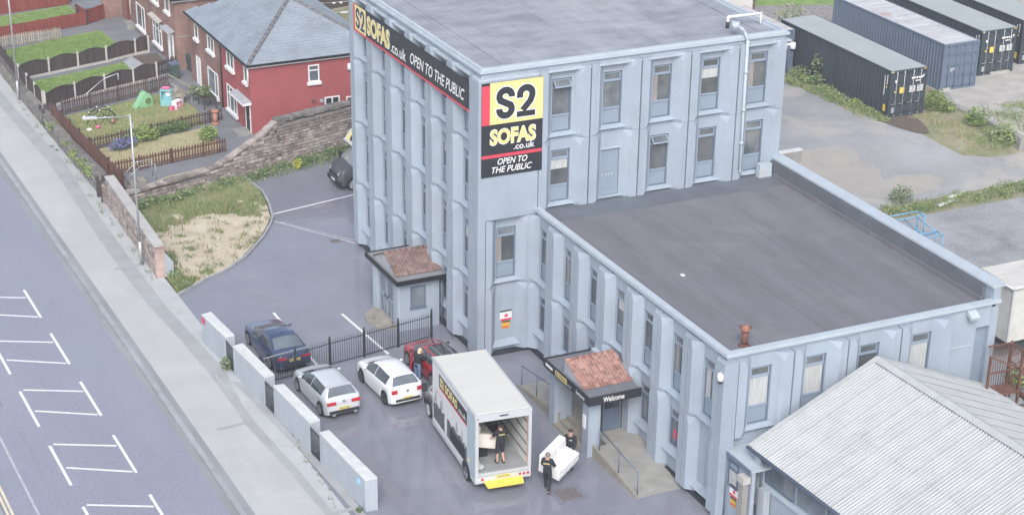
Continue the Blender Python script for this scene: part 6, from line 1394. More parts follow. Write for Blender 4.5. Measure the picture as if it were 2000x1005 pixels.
    def top_test(a, d, t, c):
        if (a, d) in (('pelvis','spine'),('spine','chest')): return True
        if (a, d) == ('chest','neck'): return t < .75
        if a == 'chest' or a in ('ls','rs'): return True if (a == 'chest' or long_sleeve) else t < .75
        if a in ('le','re'): return long_sleeve and t < .92
        return False
    def bot_test(a, d, t, c):
        if a == 'pelvis' and d in ('lh','rh'): return True
        if a == 'pelvis' and d == 'spine': return t < .45
        if a in ('lh','rh'): return True
        if a in ('lk','rk'): return (t < .12) if shorts else t < .93
        return False
    cloth('jacket' if long_sleeve else 't_shirt', tops, top_test, .016, 1.06); cloth('shorts' if shorts else 'trousers', bottoms, bot_test, .012, 1.05)
    for s in 'lr':
        b = MB(); a, tt = pos[s+'a'], pos[s+'t']; d = (tt-a); d.z = 0; d.normalize(); c = a*.45+tt*.55; c.z = min(a.z,tt.z)-.0+.012
        b.add([], []); n = len(b.v); b.ball((0,0,0), (.052*k,.145*k,.058*k), 10, 6); ang = math.atan2(-d.x, d.y); R_ = Matrix.Rotation(ang, 3, 'Z'); b.v = [tuple(R_ @ Vector(v)+c) for v in b.v]; b.build('shoe', shoe, t_, world=False)
    b = MB(); c = hd+Vector((0,0,.03*k))-fwd*.012*k
    if hairlong: b.ball(c, (.112*k,.118*k,.105*k), 12, 8); b.ball(c-fwd*.07*k+Vector((0,0,-.14*k)), (.10*k,.07*k,.17*k), 10, 7)
    else:
        tmp = MB(); tmp.ball((0,0,0), (.108*k,.112*k,.098*k), 14, 9); R_ = Matrix((sx, fwd, Vector((0,0,1)))).transposed()
        keep = [f for f in tmp.f if (sum((tmp.v[i][2] for i in f))/len(f) > .0*k or sum((tmp.v[i][1] for i in f))/len(f) < -.05*k)]
        b.add([tuple(R_ @ Vector(v)+c) for v in tmp.v], keep, 0, True)
    b.build('hair', hair, t_, world=False, recalc=False)
    if logo:
        lean = J.get('chest', (0,0,1.32))
        sg_ = -1 if logo == 'back' else 1; ch = pos['chest']
        T = (lambda u, v, n: (ch.x+u, ch.y-.155*k-n, ch.z+v)) if sg_ < 0 else (lambda u, v, n: (ch.x-u, ch.y+.155*k+n, ch.z+v))
        letters('S2 SOFAS', T, -.13 if sg_ < 0 else .0, .13 if sg_ < 0 else .12, -.03 if sg_ < 0 else .0, .04, .008, m_signye if sg_ < 0 else m_signwh, t_, .04, 0, 0, False)
    return t_
grip = dict(le=(-.24,.10,1.14), re=(.24,.10,1.14), lw=(-.22,.38,1.02), rw=(.22,.38,1.02))
person('man in black jacket with yellow back logo carrying the near sofa end', (-2.74,-12.42,0), -42, dict(grip, lk=(-.12,.20,.52), la=(-.13,.22,.09), lt=(-.13,.38,.045), rk=(.12,-.02,.49), ra=(.13,-.24,.10), rt=(.13,-.10,.045), head=(0,.03,1.58), crown=(0,.03,1.68)), 1.78, 1, m_clothb, m_clothb, m_hairg, m_clothb, True, False, False, False, 'back', fat=1.1)
person('man in black jacket and beige shorts carrying the far end of the white sofa', (-1.02,-11.05,0), 135, dict(grip, lk=(-.11,.10,.50), rk=(.11,-.04,.49), ra=(.11,-.16,.09), rt=(.11,0,.045)), 1.80, 1, m_clothb, m_beige, m_haird, m_clothb, True, True, False, True, 'front', fat=1.05)
person('man in black t shirt and shorts standing inside the lorry holding the cream sofa', (-4.12,-10.9,.86), -4, dict(le=(-.30,.06,1.15), re=(.30,.06,1.15), lw=(-.34,.28,1.0), rw=(.32,.28,1.05), lk=(-.12,.02,.5), la=(-.13,-.03,.09), lt=(-.14,.13,.045), ra=(.12,-.10,.09), rt=(.13,.06,.045)), 1.80, 1, m_clothb, m_clothb, m_haird, m_clothb, False, True, False, False, 'back', fat=1.08)
person('woman with blonde hair in black top and jeans leaning at the open red car', (-3.66,-1.22,0), -58, dict(spine=(0,.03,1.11), chest=(0,.10,1.29), neck=(0,.18,1.42), head=(0,.24,1.52), crown=(0,.25,1.62), ls=(-.17,.10,1.37), rs=(.17,.10,1.37), le=(-.22,.33,1.25), lw=(-.16,.55,1.28), re=(.24,.22,1.12), rw=(.20,.46,1.15)), 1.66, 1, m_clothb, m_jeans, m_hairb, m_signwh, True, False, True, fat=.98)
# ------------------------------------------------------------------ shipping containers
def container(label, x0, y0, z0, w_, ln, h, mw, mt, dark=True, ribs=True):
    t_ = thing('shipping_container', label, 'container', (x0,y0,z0), 0, 'shipping containers in the yard')
    def cor(name, axis, c0, c1, fixed, zlo, zhi, out, m_):
        b = MB(); p = .30; n = int((c1-c0)/p); pts = []
        for i in range(n):
            s = c0+(c1-c0)*i/n; q = (c1-c0)/n
            pts += [(s,0),(s+q*.30,0),(s+q*.5,-.045),(s+q*.80,-.045)]
        pts.append((c1,0)); vs = []
        for z in (zlo,zhi):
            for s, d in pts: vs.append((fixed-d*0+out*(-d if False else d), s, z) if axis == 'y' else (s, fixed+out*d, z))
        N = len(pts); b.add(vs, [(i,i+1,N+i+1,N+i) for i in range(N-1)]); return b.build(name, m_, t_, world=False, recalc=False)
    cor('side_panel', 'y', .12, ln-.12, .02, .16, h-.10, -1, mw); cor('side_panel', 'y', .12, ln-.12, w_-.02, .16, h-.10, 1, mw)
    b = MB()
    for x in (0, w_-.12):
        for y in (0, ln-.12): b.box((x,y,0),(x+.12,y+.12,h))
    for x in (0, w_-.10): b.box((x,.12,0),(x+.10,ln-.12,.16)); b.box((x+.0,.12,h-.10),(x+.10,ln-.12,h))
    b.box((.12,0,0),(w_-.12,.10,.14)); b.box((.12,0,h-.12),(w_-.12,.10,h)); b.box((.1,ln-.06,.1),(w_-.1,ln,h-.05)); b.build('frame', mw, t_, world=False)
    b = MB()
    if ribs == 'pale':
        n = int(ln/.42)
        for i in range(n): b.box((.08,.1+i*(ln-.2)/n,h-.06),(w_-.08,.1+(i+.72)*(ln-.2)/n,h-.012)); b.box((.08,.1+(i+.72)*(ln-.2)/n,h-.06),(w_-.08,.1+(i+1)*(ln-.2)/n,h-.03))
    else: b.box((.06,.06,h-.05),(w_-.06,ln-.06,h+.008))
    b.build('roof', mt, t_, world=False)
    mid = w_/2
    for k, (xa, xb) in enumerate(((.13,mid-.012),(mid+.012,w_-.13))):
        d = MB(); d.box((xa,.075,.15),(xb,.12,h-.13)); d.box((xa,.02,.15),(xa+.07,.075,h-.13)); d.box((xb-.07,.02,.15),(xb,.075,h-.13))
        for r in range(4): zz = .15+(h-.3)*(r+.18)/4; d.box((xa+.075,.022,zz),(xb-.075,.075,zz+(h-.3)*.165))
        d = d.build('door', mw, t_, world=False)
        for f in (.27,.73):
            x = xa+(xb-xa)*f; b = MB(); b.cyl((x,-.02,.05),(x,-.02,h-.04),.022,n=8)
            for z in (.12,h-.16,h*.33,h*.62): b.box((x-.05,-.03,z-.04),(x+.05,.012,z+.04))
            b.build('locking_bar', m_steel if dark else mw, d, world=False)
        if dark:
            for f in (.27,.73): x = xa+(xb-xa)*f; b = MB(); b.box((x-.30,-.045,.82),(x+.02,-.022,.86)); b.build('handle', m_steel, d, world=False)
    def stick(x, z, sx, sz, m_, nm): b = MB(); b.box((x,.004,z),(x+sx,.011,z+sz)); return b.build(nm, m_, t_, world=False)
    if dark:
        stick(.34,h*.74,.14,.16,m_signwh,'label'); stick(.72,h*.50,.34,.38,m_stepy,'yellow_label'); stick(.34,h*.53,.16,.11,mat('pale_yellow_mark',(.7,.66,.3),.5,.05),'warning_mark'); stick(.25,.28,.24,.34,m_lead,'data_plate')
        for k in range(5): stick(mid+.22+k*.17,h*.78,.12,.11,m_signwh,'number_block')
        for k in range(3): stick(mid+.52+k*.12,h*.72,.09,.08,m_signwh,'number_block')
        for r in range(5):
            for c in range(2):
                stick(mid+.12+c*.56,h*.50+r*.085,.40+.05*((r+c)%2),.05,m_signwh,'capacity_text')
        stick(w_-.28,h*.80,.09,.14,m_signwh,'label')
        for k in range(4): b = MB(); b.box((.0+.06*k,-.004,h-.11),(.03+.06*k,.0,h-.02)); b.build('hazard_stripe', m_stepy if k % 2 else m_signwh, t_, world=False); b = MB(); b.box((w_-.26+.06*k,-.004,h-.11),(w_-.23+.06*k,.0,h-.02)); b.build('hazard_stripe', m_stepy, t_, world=False)
        def sstick(y, z, sy, sz, m_, nm): b = MB(); b.box((-.034,y,z),(-.028,y+sy,z+sz)); b.build(nm, m_, t_, world=False)
        sstick(.5,h*.45,.07,h*.42,m_signwh,'side_number'); sstick(.26,h*.70,.07,h*.20,m_signwh,'side_number'); sstick(.28,h*.62,.12,.12,m_stepy,'side_mark'); sstick(.26,.35,.24,.42,m_stepy,'side_label')
    else:
        stick(.62,h*.40,.36,.22,m_lead,'lock_box'); stick(.82,h*.40,.10,.10,m_signwh,'padlock_plate')
    return t_
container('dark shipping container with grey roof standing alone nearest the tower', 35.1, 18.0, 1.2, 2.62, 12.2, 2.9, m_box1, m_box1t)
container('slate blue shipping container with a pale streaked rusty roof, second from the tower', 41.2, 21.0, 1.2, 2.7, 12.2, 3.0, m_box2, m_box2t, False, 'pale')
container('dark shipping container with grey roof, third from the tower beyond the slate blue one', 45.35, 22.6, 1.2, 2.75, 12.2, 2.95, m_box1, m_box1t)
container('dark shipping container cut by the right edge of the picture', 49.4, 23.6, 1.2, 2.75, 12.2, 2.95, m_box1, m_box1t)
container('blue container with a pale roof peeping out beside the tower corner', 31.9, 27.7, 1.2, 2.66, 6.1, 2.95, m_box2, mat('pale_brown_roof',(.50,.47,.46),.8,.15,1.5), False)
for (x, y, lb) in ((41.4,20.9,'pale timber block under the left corner of the slate blue container'),(46.3,22.5,'long pale sleeper under the front of the third container')):
    b = MB(); b.box((x,y,1.2),(x+(.5 if x < 42 else 1.5),y+.5,1.38)); o = b.build('support_block', m_dirt); tag(o, lb, 'block')

# ------------------------------------------------------------------ shed, annex and yard things
sh = thing('corrugated_shed', 'long shed with a pale corrugated cement sheet roof in the near right corner', 'shed', (8.7,-18,0))
EX0, EX1, RX, EZ, RZ, GY, NY_ = 2.88, 14.52, 8.70, 3.65, 6.15, -17.9, 15
b = MB(); b.box((3.25,-45,0),(3.45,-18.15,2.2)); b.box((14.0,-45,0),(14.2,-18.15,3.5)); b.extr([(3.25,-18.15,0),(14.2,-18.15,0),(14.2,-18.15,3.72),(8.7,-18.15,6.0),(3.25,-18.15,3.72)], (0,.2,0)); b.build('wall', m_paint, sh)
b = MB(); b.box((3.20,-45,2.2),(3.46,-18.15,2.30)); b.box((3.18,-45,2.10),(3.25,-18.3,2.199)); b.build('sill', m_trim, sh)
y = -18.5; k = 0
while y > -36:
    f = MB(); w2 = 1.95; f.box((3.26,y-w2+.0,2.30),(3.34,y-w2+.07,3.45)); f.box((3.26,y-.07,2.30),(3.34,y,3.45)); f.box((3.26,y-w2+.07,2.30),(3.34,y-.07,2.37)); f.box((3.26,y-w2+.07,3.38),(3.34,y-.07,3.45)); f = f.build('window', m_transom if k % 2 else m_frame, sh)
    b = MB(); b.box((3.30,y-w2+.07,2.37),(3.32,y-.07,3.38)); b.build('pane', m_glass2, f); y -= w2+.005; k += 1
b = MB(); b.box((3.22,-45,3.46),(3.46,-18.15,3.62)); b.build('lintel', m_frame, sh)
b = MB(); b.box((3.0,-18.5,1.3),(3.25,-18.1,3.5)); b.box((2.9,-19.0,0),(3.2,-18.6,2.2)); b.build('corner_pier', m_render, sh)
b = MB(); b.cyl((2.83,-45,3.60),(2.83,GY+.1,3.60),.07,n=8); b.build('gutter', m_frame, sh)
b = MB(); b.tube([(2.95,-18.35,3.6),(3.05,-18.55,3.3),(3.05,-18.55,2.0),(3.1,-18.62,1.85)], .06); b.build('downpipe', m_frame, sh)
SHED_DONE = 1
sl_ = math.hypot(RX-EX0, RZ-EZ); sa = math.atan2(RZ-EZ, RX-EX0); SW = 1.02
def sheet_mesh(ln):
    b = MB(); n = 7; seg = 8; N = n*seg; vs = []
    for v in (0, ln/2, ln):
        for i in range(N+1): vs.append((v, -SW*.03+SW*1.06*i/N, .020*math.cos(i/seg*math.tau)))
    b.add(vs, [(j*(N+1)+i, (j+1)*(N+1)+i, (j+1)*(N+1)+i+1, j*(N+1)+i+1) for j in range(2) for i in range(N)], 0, True); return b.mesh('roof_sheet', [m_asb], recalc=False)
l1 = sl_*.52; l2_ = sl_*.52; sme = sheet_mesh(l1)
for sd in (1, -1):
    for i in range(26):
        for r in range(2):
            d0 = r*(sl_-l1)
            ex = EX0 if sd > 0 else EX1; x = ex+sd*d0*math.cos(sa); z = EZ+d0*math.sin(sa)+.012*r
            o = put('roof_sheet', sme, sh, Vector((x, GY-SW*(i+1) if sd > 0 else GY-SW*i, z+random.uniform(0,.006)))-sh.location)
            o.rotation_euler = Matrix.Rotation(0,3,'X').to_euler()
            M3 = Matrix(((sd*math.cos(sa),0,-math.sin(sa)*sd),(0,sd,0),(math.sin(sa),0,math.cos(sa))))
            o.rotation_euler = M3.to_euler()
for i in range(26): b = MB(); b.extr([(RX-.24,GY-SW*i,RZ-.05),(RX,GY-SW*i,RZ+.075),(RX+.24,GY-SW*i,RZ-.05),(RX+.24,GY-SW*i,RZ-.035),(RX,GY-SW*i,RZ+.095),(RX-.24,GY-SW*i,RZ-.035)], (0,-SW*.99,0)); b.build('ridge_cap', m_asb, sh)
b = MB(); k = 0  # dark dashes paint the shade where corrugations end under the ridge cap
while k*.1457 < 26: b.box((RX-.262,GY-.05-k*.1457-.05,RZ-.125),(RX-.243,GY-.05-k*.1457,RZ-.065)); k += 1
o = b.build('ridge_gap_shade', m_frame, sh); o['kind'] = 'stuff'
for (xa, xb) in ((EX0,RX),(EX1,RX)):
    b = MB(); d = (xb-xa); b.beam((xa,GY-.02,EZ+.05),(xb,GY-.02,RZ+.05),.26,.035); b.build('barge_board', m_asb, sh)
sh.location = (8.9,-17.86,-.12); sh.rotation_euler = (0,0,math.radians(2.6))
an = thing('flat_roof_annex', 'little flat roofed lobby joining the wing to the corrugated shed', 'annex', (3,-17.8,0))
b = MB(); b.box((2.70,-18.9,0),(2.86,-17.0,2.9)); b.box((2.86,-18.1,0),(7.4,-16.95 if False else -17.0,2.9)); b.build('wall', m_paint, an)
b = MB(); b.box((2.62,-18.95,2.9),(7.5,-16.9,3.0)); b.build('roof', m_trim, an); b = MB(); b.box((2.55,-18.95,2.86),(2.619,-16.9,3.03)); b.build('gutter', m_frame, an)
f = MB(); f.box((2.66,-17.36,1.6),(2.70,-17.29,2.72)); f.box((2.66,-17.98,1.6),(2.70,-17.91,2.72)); f.box((2.66,-17.91,1.6),(2.70,-17.36,1.67)); f.box((2.66,-17.91,2.35),(2.70,-17.36,2.45)); f.box((2.66,-17.91,2.67),(2.70,-17.36,2.72)); f = f.build('window', m_frame, an)
b = MB(); b.box((2.68,-17.91,1.67),(2.69,-17.36,2.35)); b.build('pane', m_blind, f); b = MB(); b.box((2.68,-17.91,2.45),(2.69,-17.36,2.67)); b.build('vent_grille', m_paint2, f)
b = MB(); b.tube([(2.6,-17.24,2.9),(2.6,-17.24,.0)], .04); b.build('downpipe', m_frame, an)
warn_sign((2.66,-17.75,1.25), lambda u, v, n: (2.69-n, -17.75-u, 1.25+v), 'small white and amber security notice on the lobby wall by the shed')
sp_ = thing('stone_gate_pier', 'weathered stone pier with a mossy cap in front of the lobby', 'pier', (2.4,-18.45,0)); b = MB(); b.box((2.38,-18.82,0),(2.62,-18.5,2.42)); b.build('shaft', m_conc, sp_); b = MB(); b.extr([(2.33,-18.88,2.421),(2.66,-18.88,2.421),(2.66,-18.44,2.421),(2.33,-18.44,2.421)], (0,0,.28)); b.build('cap', m_coping, sp_)
for (A, lb) in ((((25.7,3.9),(27.6,4.5)),'pale blue steel stillage frame further from the wing parapet'),(((25.0,1.2),(26.75,1.75)),'pale blue steel stillage frame nearer the wing parapet')):
    t_ = thing('steel_stillage', lb, 'steel frame', (*A[0],0), 0, 'blue steel frames'); (xa, ya), (xb, yb) = A; b = MB()
    for x in (xa, xb):
        for y in (ya, yb): b.cyl((x,y,0),(x,y,1.25),.04,n=6)
    for z in (.15,1.25): b.tube([(xa,ya,z),(xb,ya,z),(xb,yb,z),(xa,yb,z),(xa,ya,z)], .035, 6)
    b.build('frame', m_cblue, t_)
    if yb > 4:
        b = MB(); b.tube([(26.2,3.9,1.25),(26.2,2.0,1.05)], .035, 6); b.tube([(27.0,3.9,1.25),(27.0,2.0,1.05),(26.2,2.0,1.05)], .035, 6); b.build('long_arm', m_cblue, t_)
    else:
        b = MB(); b.tube([(25.6,1.75,1.25),(25.6,2.2,1.3),(26.0,2.2,1.2),(26.0,1.75,1.0)], .03, 6); b.build('hook', m_cblue, t_)
rf_ = thing('fire_escape', 'rusty steel landing and stair with barred rails at the right end of the wing', 'fire escape', (15,-17.4,0))
b = MB(); b.box((14.2,-18.1,3.28),(15.95,-16.95 if False else -17.25,3.34)); b.build('landing', m_rust, rf_)
for (x, y, h) in ((14.25,-18.05,5.2),(15.9,-18.05,5.2),(15.9,-17.3,5.25)): b = MB(); b.box((x-.045,y-.045,0),(x+.045,y+.045,h)); b.build('post', m_rust, rf_)
for (p, q) in (((15.9,-18.05,5.15),(15.9,-17.3,5.15)),((15.9,-17.3,5.18),(14.75,-17.25,5.18)),((14.25,-18.05,4.4),(15.9,-18.05,4.4)),((14.25,-18.05,5.15),(16.4,-18.05,4.05)),((16.0,-18.05,4.3),(19.6,-18.05,1.1)),((16.0,-17.3,4.3),(19.6,-17.3,1.1)),((16.0,-18.05,3.3),(19.6,-18.05,.1)),((16.0,-17.3,3.3),(19.6,-17.3,.1))): b = MB(); b.beam(p, q, .06, .06); b.build('rail', m_rust, rf_)
b = MB(); b.cyl((0,0,3.35),(0,0,5.15),.013,n=5); me = b.mesh('bar', [m_rust])
for i in range(9): put('bar', me, rf_, Vector((14.85+i*.12,-17.28,0))-rf_.location)
for i in range(5): put('bar', me, rf_, Vector((15.9,-17.4-i*.13,0))-rf_.location)
for i in range(14): b = MB(); x = 16.1+i*.25; b.box((x,-18.0,3.05-i*.222),(x+.24,-17.35,3.09-i*.222)); b.build('tread', m_rust, rf_)
for x in (17.3,18.6): b = MB(); z = 4.3-(x-16)*.89; b.box((x-.03,-18.08,z-.95),(x+.03,-18.02,z)); b.build('post', m_rust, rf_)
gr_ = thing('guard_rail', 'brown tubular guard rail in front of the trailer at the right edge', 'railing', (21,-12,0))
for (x, y) in ((20.9,-11.6),(22.4,-11.2),(19.8,-13.2),(21.2,-13.4)): b = MB(); b.cyl((x,y,0),(x,y,1.1),.04,n=6); b.build('post', m_rust, gr_)
for z in (.55,1.05):
    for (p, q) in (((20.9,-11.6),(22.4,-11.2)),((20.9,-11.6),(19.8,-13.2)),((19.8,-13.2),(21.2,-13.4))): b = MB(); b.cyl((*p,z),(*q,z),.03,n=6); b.build('rail', m_rust, gr_)
cwl = thing('concrete_wall', 'low broken concrete retaining wall below the container hardstanding', 'wall', (40,15,1))
b = MB(); pp = [(41.0,20.2),(40.1,18.3),(40.25,14.7),(40.1,11.4)]
for (a, c) in zip(pp, pp[1:]):
    n_ = max(1, round((Vector(c)-Vector(a)).length/1.8))
    for i in range(n_): p, q = Vector(a).lerp(Vector(c), i/n_), Vector(a).lerp(Vector(c), (i+.97)/n_); k = MB(); k.beam((p.x,p.y,.95),(q.x,q.y,.90),.42,.95+random.uniform(-.03,.03)); k.build('concrete_block', m_conc, cwl)
bw_ = thing('broken_wall', 'broken rendered wall stub with a white coping at the tower corner', 'wall', (25.8,14,.8)); b = MB(); b.box((24.6,13.85,.7),(26.3,14.15,1.75)); b.build('wall', m_conc, bw_); b = MB(); b.box((24.6,13.82,1.751),(26.35,14.18,1.83)); b.build('coping', m_rtop, bw_); b = MB()
for i in range(9): b.ball((25.0+random.random()*1.6,13.5+random.random()*.4,.85),(.2,.16,.12),6,4)
o = b.build('rubble', m_dirt, bw_); o['kind'] = 'stuff'
wb_ = thing('white_building', 'blank white wall of a distant building behind the tower roof', 'building', (36,43,1)); b = MB(); b.box((30,41.6,.9),(40.2,50,7)); b.build('wall', mat('offwhite_render',(.62,.60,.585),.9,.05,1), wb_); b = MB(); b.box((40.21,41.59,.9),(40.4,42.2,6)); b.build('quoin', m_soil, wb_)
for (x, y, z, lb, c) in ((32.3,7.9,.0,'white plank lying in the weeds by the concrete slab','plank'),(31.0,7.1,.0,'pale scrap board at the edge of the weeds','board')):
    b = MB(); b.beam((x,y,z+.12),(x+1.3,y+.35,z+.14),.22,.06); o = b.build('loose_'+c, m_whitewd); tag(o, lb, c)

# ------------------------------------------------------------------ plants
RL = random.Random(3)
def leaf_cloud(mb, c, r, n, size, nm=1, up=.3):
    for _ in range(n):
        while True:
            p = Vector((RL.uniform(-1,1), RL.uniform(-1,1), RL.uniform(-.6,1)))
            if .25 < p.length < 1: break
        f = 1+.28*noise.noise(p*2.3+Vector(c)); P = Vector(c)+Vector((p.x*r[0]*f, p.y*r[1]*f, p.z*r[2]*f))
        a = Vector((RL.uniform(-1,1), RL.uniform(-1,1), RL.uniform(-.4,.6))).normalized(); b_ = a.cross(Vector((RL.uniform(-1,1), RL.uniform(-1,1), RL.uniform(-1,1)))).normalized(); s = size*RL.uniform(.6,1.4)
        mb.add([P-a*s, P+b_*s*.45, P+a*s, P-b_*s*.45], [(0,1,2,3)], RL.randrange(nm))
def plant(name, label, cat, blobs, size, mats_, stems=True, group=None):
    c0 = blobs[0][0]; t_ = thing(name, label, cat, (c0[0],c0[1],c0[2]-blobs[0][1][2]*.6), 0, group)
    b = MB()
    for c, r, n in blobs: leaf_cloud(b, c, r, n, size, len(mats_))
    b.build('foliage', mats_, t_, recalc=False)
    b = MB()
    for c, r, n in blobs:
        for k in range(5): b.beam((c[0]+RL.uniform(-.1,.1),c[1]+RL.uniform(-.1,.1),c[2]-r[2]*.75),(c[0]+RL.uniform(-.6,.6)*r[0],c[1]+RL.uniform(-.6,.6)*r[1],c[2]+r[2]*.5),.02,.02)
    b.build('stem', m_picketd, t_); return t_
plant('hydrangea_bush', 'low bush covered in violet blue flowers by the near lamp post', 'bush', [((-8.1,32.1,.95),(.62,.5,.36),520),((-7.5,32.3,1.0),(.5,.42,.34),420)], .075, [m_leaf,m_flower,m_flower])
plant('flowering_bush', 'round bush with pale yellow green leaves right of the violet flowers', 'bush', [((-6.45,32.9,1.15),(.62,.5,.5),620),((-6.0,32.95,1.05),(.5,.42,.45),420)], .075, [m_leaf,m_leafy,m_leafy])
plant('green_bush', 'compact yellow green bush at the path corner near the red house door', 'bush', [((-2.95,31.6,1.10),(.60,.52,.46),720)], .075, [m_leaf,m_leafy,m_leafy])
plant('climbing_plant', 'dark creeper grown through the overgrown picket fence', 'plant', [((-4.3,33.7,1.0),(.9,.35,.42),520),((-5.2,33.5,.95),(.5,.3,.4),260)], .07, [m_leaf])
plant('potted_plant', 'spiky green pot plant on the patio table by the house', 'plant', [((-1.25,37.7,1.62),(.45,.5,.35),240),((-1.6,38.8,1.3),(.35,.3,.5),160)], .09, [m_leaf,m_leaf2])
plant('wall_weed', 'leafy weed growing at the foot of the rendered wall gap beside the pavement', 'weed', [((-11.05,3.4,.28),(.28,.34,.34),170)], .07, [m_leaf,m_leaf2])
plant('wall_weed', 'tiny weed at the foot of the nearest rendered wall corner', 'weed', [((-10.2,-10.85,.10),(.16,.16,.14),60)], .05, [m_leaf])
plant('yellow_flower_weed', 'clump of bright yellow flowers at the foot of the stone wall', 'weed', [((.75,26.75,.30),(.30,.26,.34),150)], .06, [m_yflow,m_leafy,m_yflow])
plant('yard_shrub', 'dense green shrub at the corner of the nearest dark container', 'shrub', [((38.7,18.2,1.75),(.75,.6,.75),620),((39.2,17.6,1.5),(.55,.5,.5),300)], .09, [m_leaf,m_leafy])
plant('yard_shrub', 'dark green shrub in front of the broken concrete wall, middle one', 'shrub', [((39.3,14.9,1.6),(.7,.8,.6),520)], .09, [m_leaf,m_leafy,m_leaf])
plant('yard_shrub', 'spreading green shrub at the near end of the concrete wall', 'shrub', [((39.5,12.6,1.3),(.75,1.0,.65),700)], .09, [m_leaf,m_leafy,m_leaf2])
plant('tall_weed', 'tall pale seeded weed beside the dark container near the tower corner', 'weed', [((34.9,25.5,2.4),(.4,.4,.8),190),((34.6,24.8,1.7),(.5,.5,.4),200)], .08, [m_leaf2,m_leaf])
plant('pale_shrub', 'pale shrub behind the nearest dark container on the stone path', 'shrub', [((39.3,35.5,2.2),(1.3,.8,1.3),500)], .12, [m_leaf2])
plant('yard_shrub', 'green bush behind the guard rails at the right edge', 'shrub', [((20.6,-12.9,.6),(.7,.6,.6),420)], .09, [m_leaf,m_leafy])
plant('slab_edge_bush', 'feathery grey green bush where the weeds meet the wing parapet', 'shrub', [((29.3,8.3,.55),(.8,.5,.6),380)], .08, [m_leaf2,m_leaf])
def weeds(name, spots, size, mats_):
    b = MB()
    for c, r, n in spots: leaf_cloud(b, c, r, n, size, len(mats_))
    o = b.build(name, mats_, recalc=False); o['kind'] = 'stuff'
sp_l = []
for i in range(60):
    t = RL.random(); x = lerp(-9.6, 6, t); y = 24.45+(x+9.9)*.305; sp_l.append(((x, y-RL.uniform(.1,.9), RL.uniform(.08,.30)), (RL.uniform(.25,.6),RL.uniform(.2,.45),RL.uniform(.15,.42)), RL.randint(50,120)))
weeds('wall_foot_weeds', sp_l, .075, [m_leaf,m_leaf,m_leaf2])
sp_l = []
for i in range(26): y = lerp(12.9, 24, RL.random()); sp_l.append(((-10.35+RL.uniform(0,.9)*(.4+.6*RL.random()), y, .12), (.3,.35,RL.uniform(.12,.3)), 60))
weeds('plot_edge_weeds', sp_l, .07, [m_leaf,m_leaf2])
sp_l = []
for i in range(70):
    t = RL.random(); x = lerp(27.8, 46, t); sp_l.append(((x, 7.35+RL.uniform(-.6,.7)+.2*t, RL.uniform(.03,.22)), (RL.uniform(.3,.7),RL.uniform(.25,.5),RL.uniform(.10,.38)), RL.randint(90,190)))
weeds('slab_edge_weeds', sp_l, .05, [m_leaf,m_leafy,m_leaf2])
sp_l = []
for i in range(70):
    t = RL.random()**.8; y = lerp(17.2, 27.5, t); xr = 34.9; sp_l.append(((xr-RL.uniform(.1,.5+1.3*t), y, 1.2+RL.uniform(0,.12+.45*t)), (RL.uniform(.25,.6),RL.uniform(.25,.6),RL.uniform(.1,.2+.3*t)), RL.randint(70,160)))
weeds('container_side_weeds', sp_l, .055, [m_leaf,m_leaf2,m_leafy])
sp_l = [((39.1+RL.uniform(-1.4,.9), lerp(11.6,17,RL.random()), 1.0+RL.uniform(0,.1)), (.5,.5,.16), 50) for i in range(30)]+[((42.8+RL.uniform(-1.2,1.8), 15.3+RL.uniform(-1.6,1.6), 1.28), (.6,.5,.22), 60) for i in range(26)]
weeds('hardstanding_weeds', sp_l, .05, [m_leaf,m_leafy,m_leaf2])
sp_l = [((-10.75+RL.uniform(-.2,.35), lerp(28,39,RL.random()), .78), (.25,.4,.2), 45) for i in range(26)]
weeds('retaining_wall_weeds', sp_l, .07, [m_leaf,m_leafy])
sp_l = [((-11.15+RL.uniform(-.1,.2), lerp(14.6,45,RL.random()), .04), (.12,.3,.07), 14) for i in range(34)]+[((-10.75+.04*k-RL.random()*.25, -10+k*.62, .03), (.1,.25,.06), 10) for k in range(28)]
weeds('pavement_edge_weeds', sp_l, .045, [m_leaf,m_leaf2])
def blades(name, n, fn, h0, h1, m_, wd=.03):
    b = MB()
    for _ in range(n):
        p = fn()
        if p is None: continue
        h = RL.uniform(h0,h1); a = RL.uniform(0,math.tau); l_ = RL.uniform(0,.5)*h; dx, dy = math.cos(a)*wd/2, math.sin(a)*wd/2; e = RL.uniform(0,math.tau)
        b.v += [(p[0]-dx,p[1]-dy,p[2]),(p[0]+dx,p[1]+dy,p[2]),(p[0]+l_*math.cos(e),p[1]+l_*math.sin(e),p[2]+h)]; k = len(b.v); b.f.append([k-3,k-2,k-1]); b.m.append(RL.randrange(len(m_))); b.s.append(False)
    o = b.build(name, m_, recalc=False); o['kind'] = 'stuff'
def plotpt(green):
    while True:
        y = RL.uniform(12.7, 26.5); xr = inplot(y, y) or -2.6; x = RL.uniform(-10.5, xr-.05)
        g = max(min(1, (y-20.2)/2.5), min(1, (-9.5-x)/.6), .0)+.85*noise.noise(Vector((x*.5,y*.5,3)))+.6*noise.noise(Vector((x*1.5,y*1.5,5)))
        if green and g > RL.uniform(.15,.9): return (x,y,.03)
        if not green and g < .55: return (x,y,.02)
blades('rough_grass', 13000, lambda: plotpt(True), .08, .30, [m_grblade,m_leaf,m_leaf,m_grblade,m_dryblade])
blades('straw_stubble', 3000, lambda: plotpt(False), .03, .09, [m_dryblade])
sp_l = []
for i in range(34):
    p = plotpt(False)
    if p: sp_l.append(((p[0],p[1],.08), (RL.uniform(.15,.45),RL.uniform(.15,.4),RL.uniform(.08,.2)), RL.randint(14,60)))
weeds('plot_weed_clumps', sp_l, .055, [m_leaf,m_leaf2,m_dryblade])
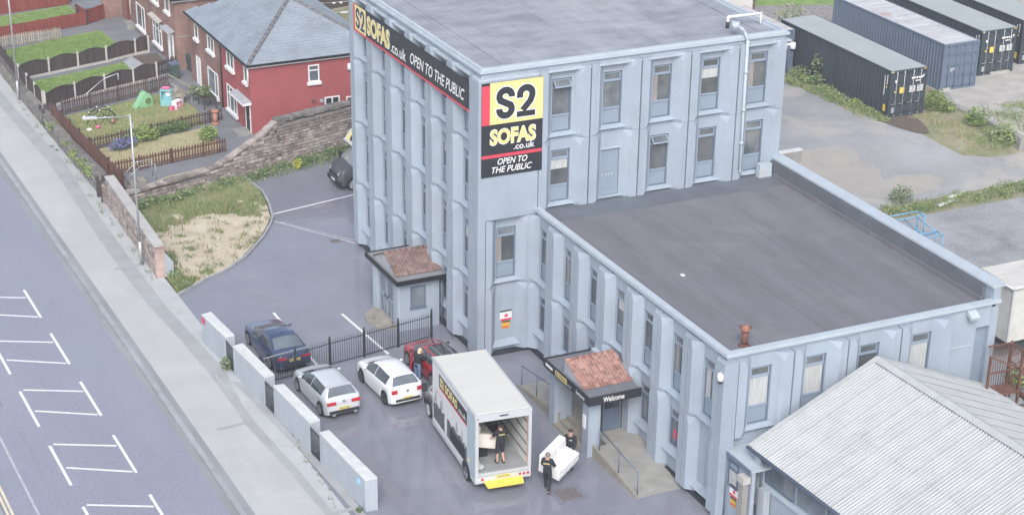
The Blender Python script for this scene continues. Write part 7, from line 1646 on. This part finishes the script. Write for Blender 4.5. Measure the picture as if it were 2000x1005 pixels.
blades('dead_stalks', 70, lambda: plotpt(False), .25, .6, [m_picketd,m_leaf], .05)
def rectpt(x0, x1, y0, y1, z, tilt=0): return lambda: (lambda x: (x, RL.uniform(y0,y1)+(x-x0)*tilt, z))(RL.uniform(x0,x1))
blades('lawn_grass', 9000, rectpt(-9.8,-3.0,48.9,54.0,.68,.27), .05, .14, [m_grblade,m_lawn], .035)
blades('lawn_grass', 5000, rectpt(-9.7,-3.5,42.3,46.4,.68,.28), .05, .14, [m_grblade,m_lawn], .035)
blades('lawn_grass', 7000, rectpt(-9.7,-2.5,33.1,39.0,.68,.2), .05, .16, [m_grblade,m_dryblade], .035)
blades('lawn_grass', 3500, rectpt(-9.5,-2.7,28.6,32.3,.68,.17), .04, .12, [m_dryblade,m_dryblade,m_grblade], .035)
blades('lawn_grass', 4000, rectpt(-9.6,-3.6,57.2,61.6,.68,.2), .05, .14, [m_grblade,m_lawn], .035)

def yardpt(x0, x1, y0, y1): 
    def f():
        x, y = RL.uniform(x0,x1), RL.uniform(y0,y1)
        return (x,y,hyard(x,y)+.02) if noise.noise(Vector((x*.7,y*.7,9))) > -.15 else None
    return f
blades('yard_grass', 4200, yardpt(27.8,46,6.8,8.3), .08, .35, [m_grblade,m_leaf2,m_dryblade,m_leaf], .04)
blades('yard_grass', 3000, yardpt(33.6,35.0,17.5,27.5), .08, .35, [m_grblade,m_leaf2,m_dryblade], .04)
blades('yard_grass', 2600, yardpt(36.3,40,11.9,17.5), .06, .28, [m_grblade,m_leaf2,m_dryblade,m_dryblade], .04)
blades('yard_grass', 2600, yardpt(40.8,45.5,13,17.5), .06, .28, [m_grblade,m_leaf2,m_dryblade,m_leaf], .04)
blades('wall_foot_grass', 2600, lambda: (lambda x: (x, 24.35+(x+9.9)*.305-RL.uniform(0,1.0)**2*1.3, .02))(RL.uniform(-9.5,6.5)), .10, .42, [m_grblade,m_leaf,m_leaf2], .035)
# ------------------------------------------------------------------ air
HAZE = .0009
b = MB(); b.box((-190,-140,-1.2),(230,310,41)); hz = b.build('haze', None); hz.data.materials.clear()
M = bpy.data.materials.new('haze_air'); M.use_nodes = True; n = M.node_tree; n.nodes.clear(); ov = n.nodes.new('ShaderNodeOutputMaterial'); pv = n.nodes.new('ShaderNodeVolumePrincipled')
pv.inputs['Color'].default_value = (.90, .94, 1.0, 1); pv.inputs['Density'].default_value = HAZE; pv.inputs['Anisotropy'].default_value = .2; n.links.new(pv.outputs[0], ov.inputs['Volume']); hz.data.materials.append(M); hz['kind'] = 'stuff'
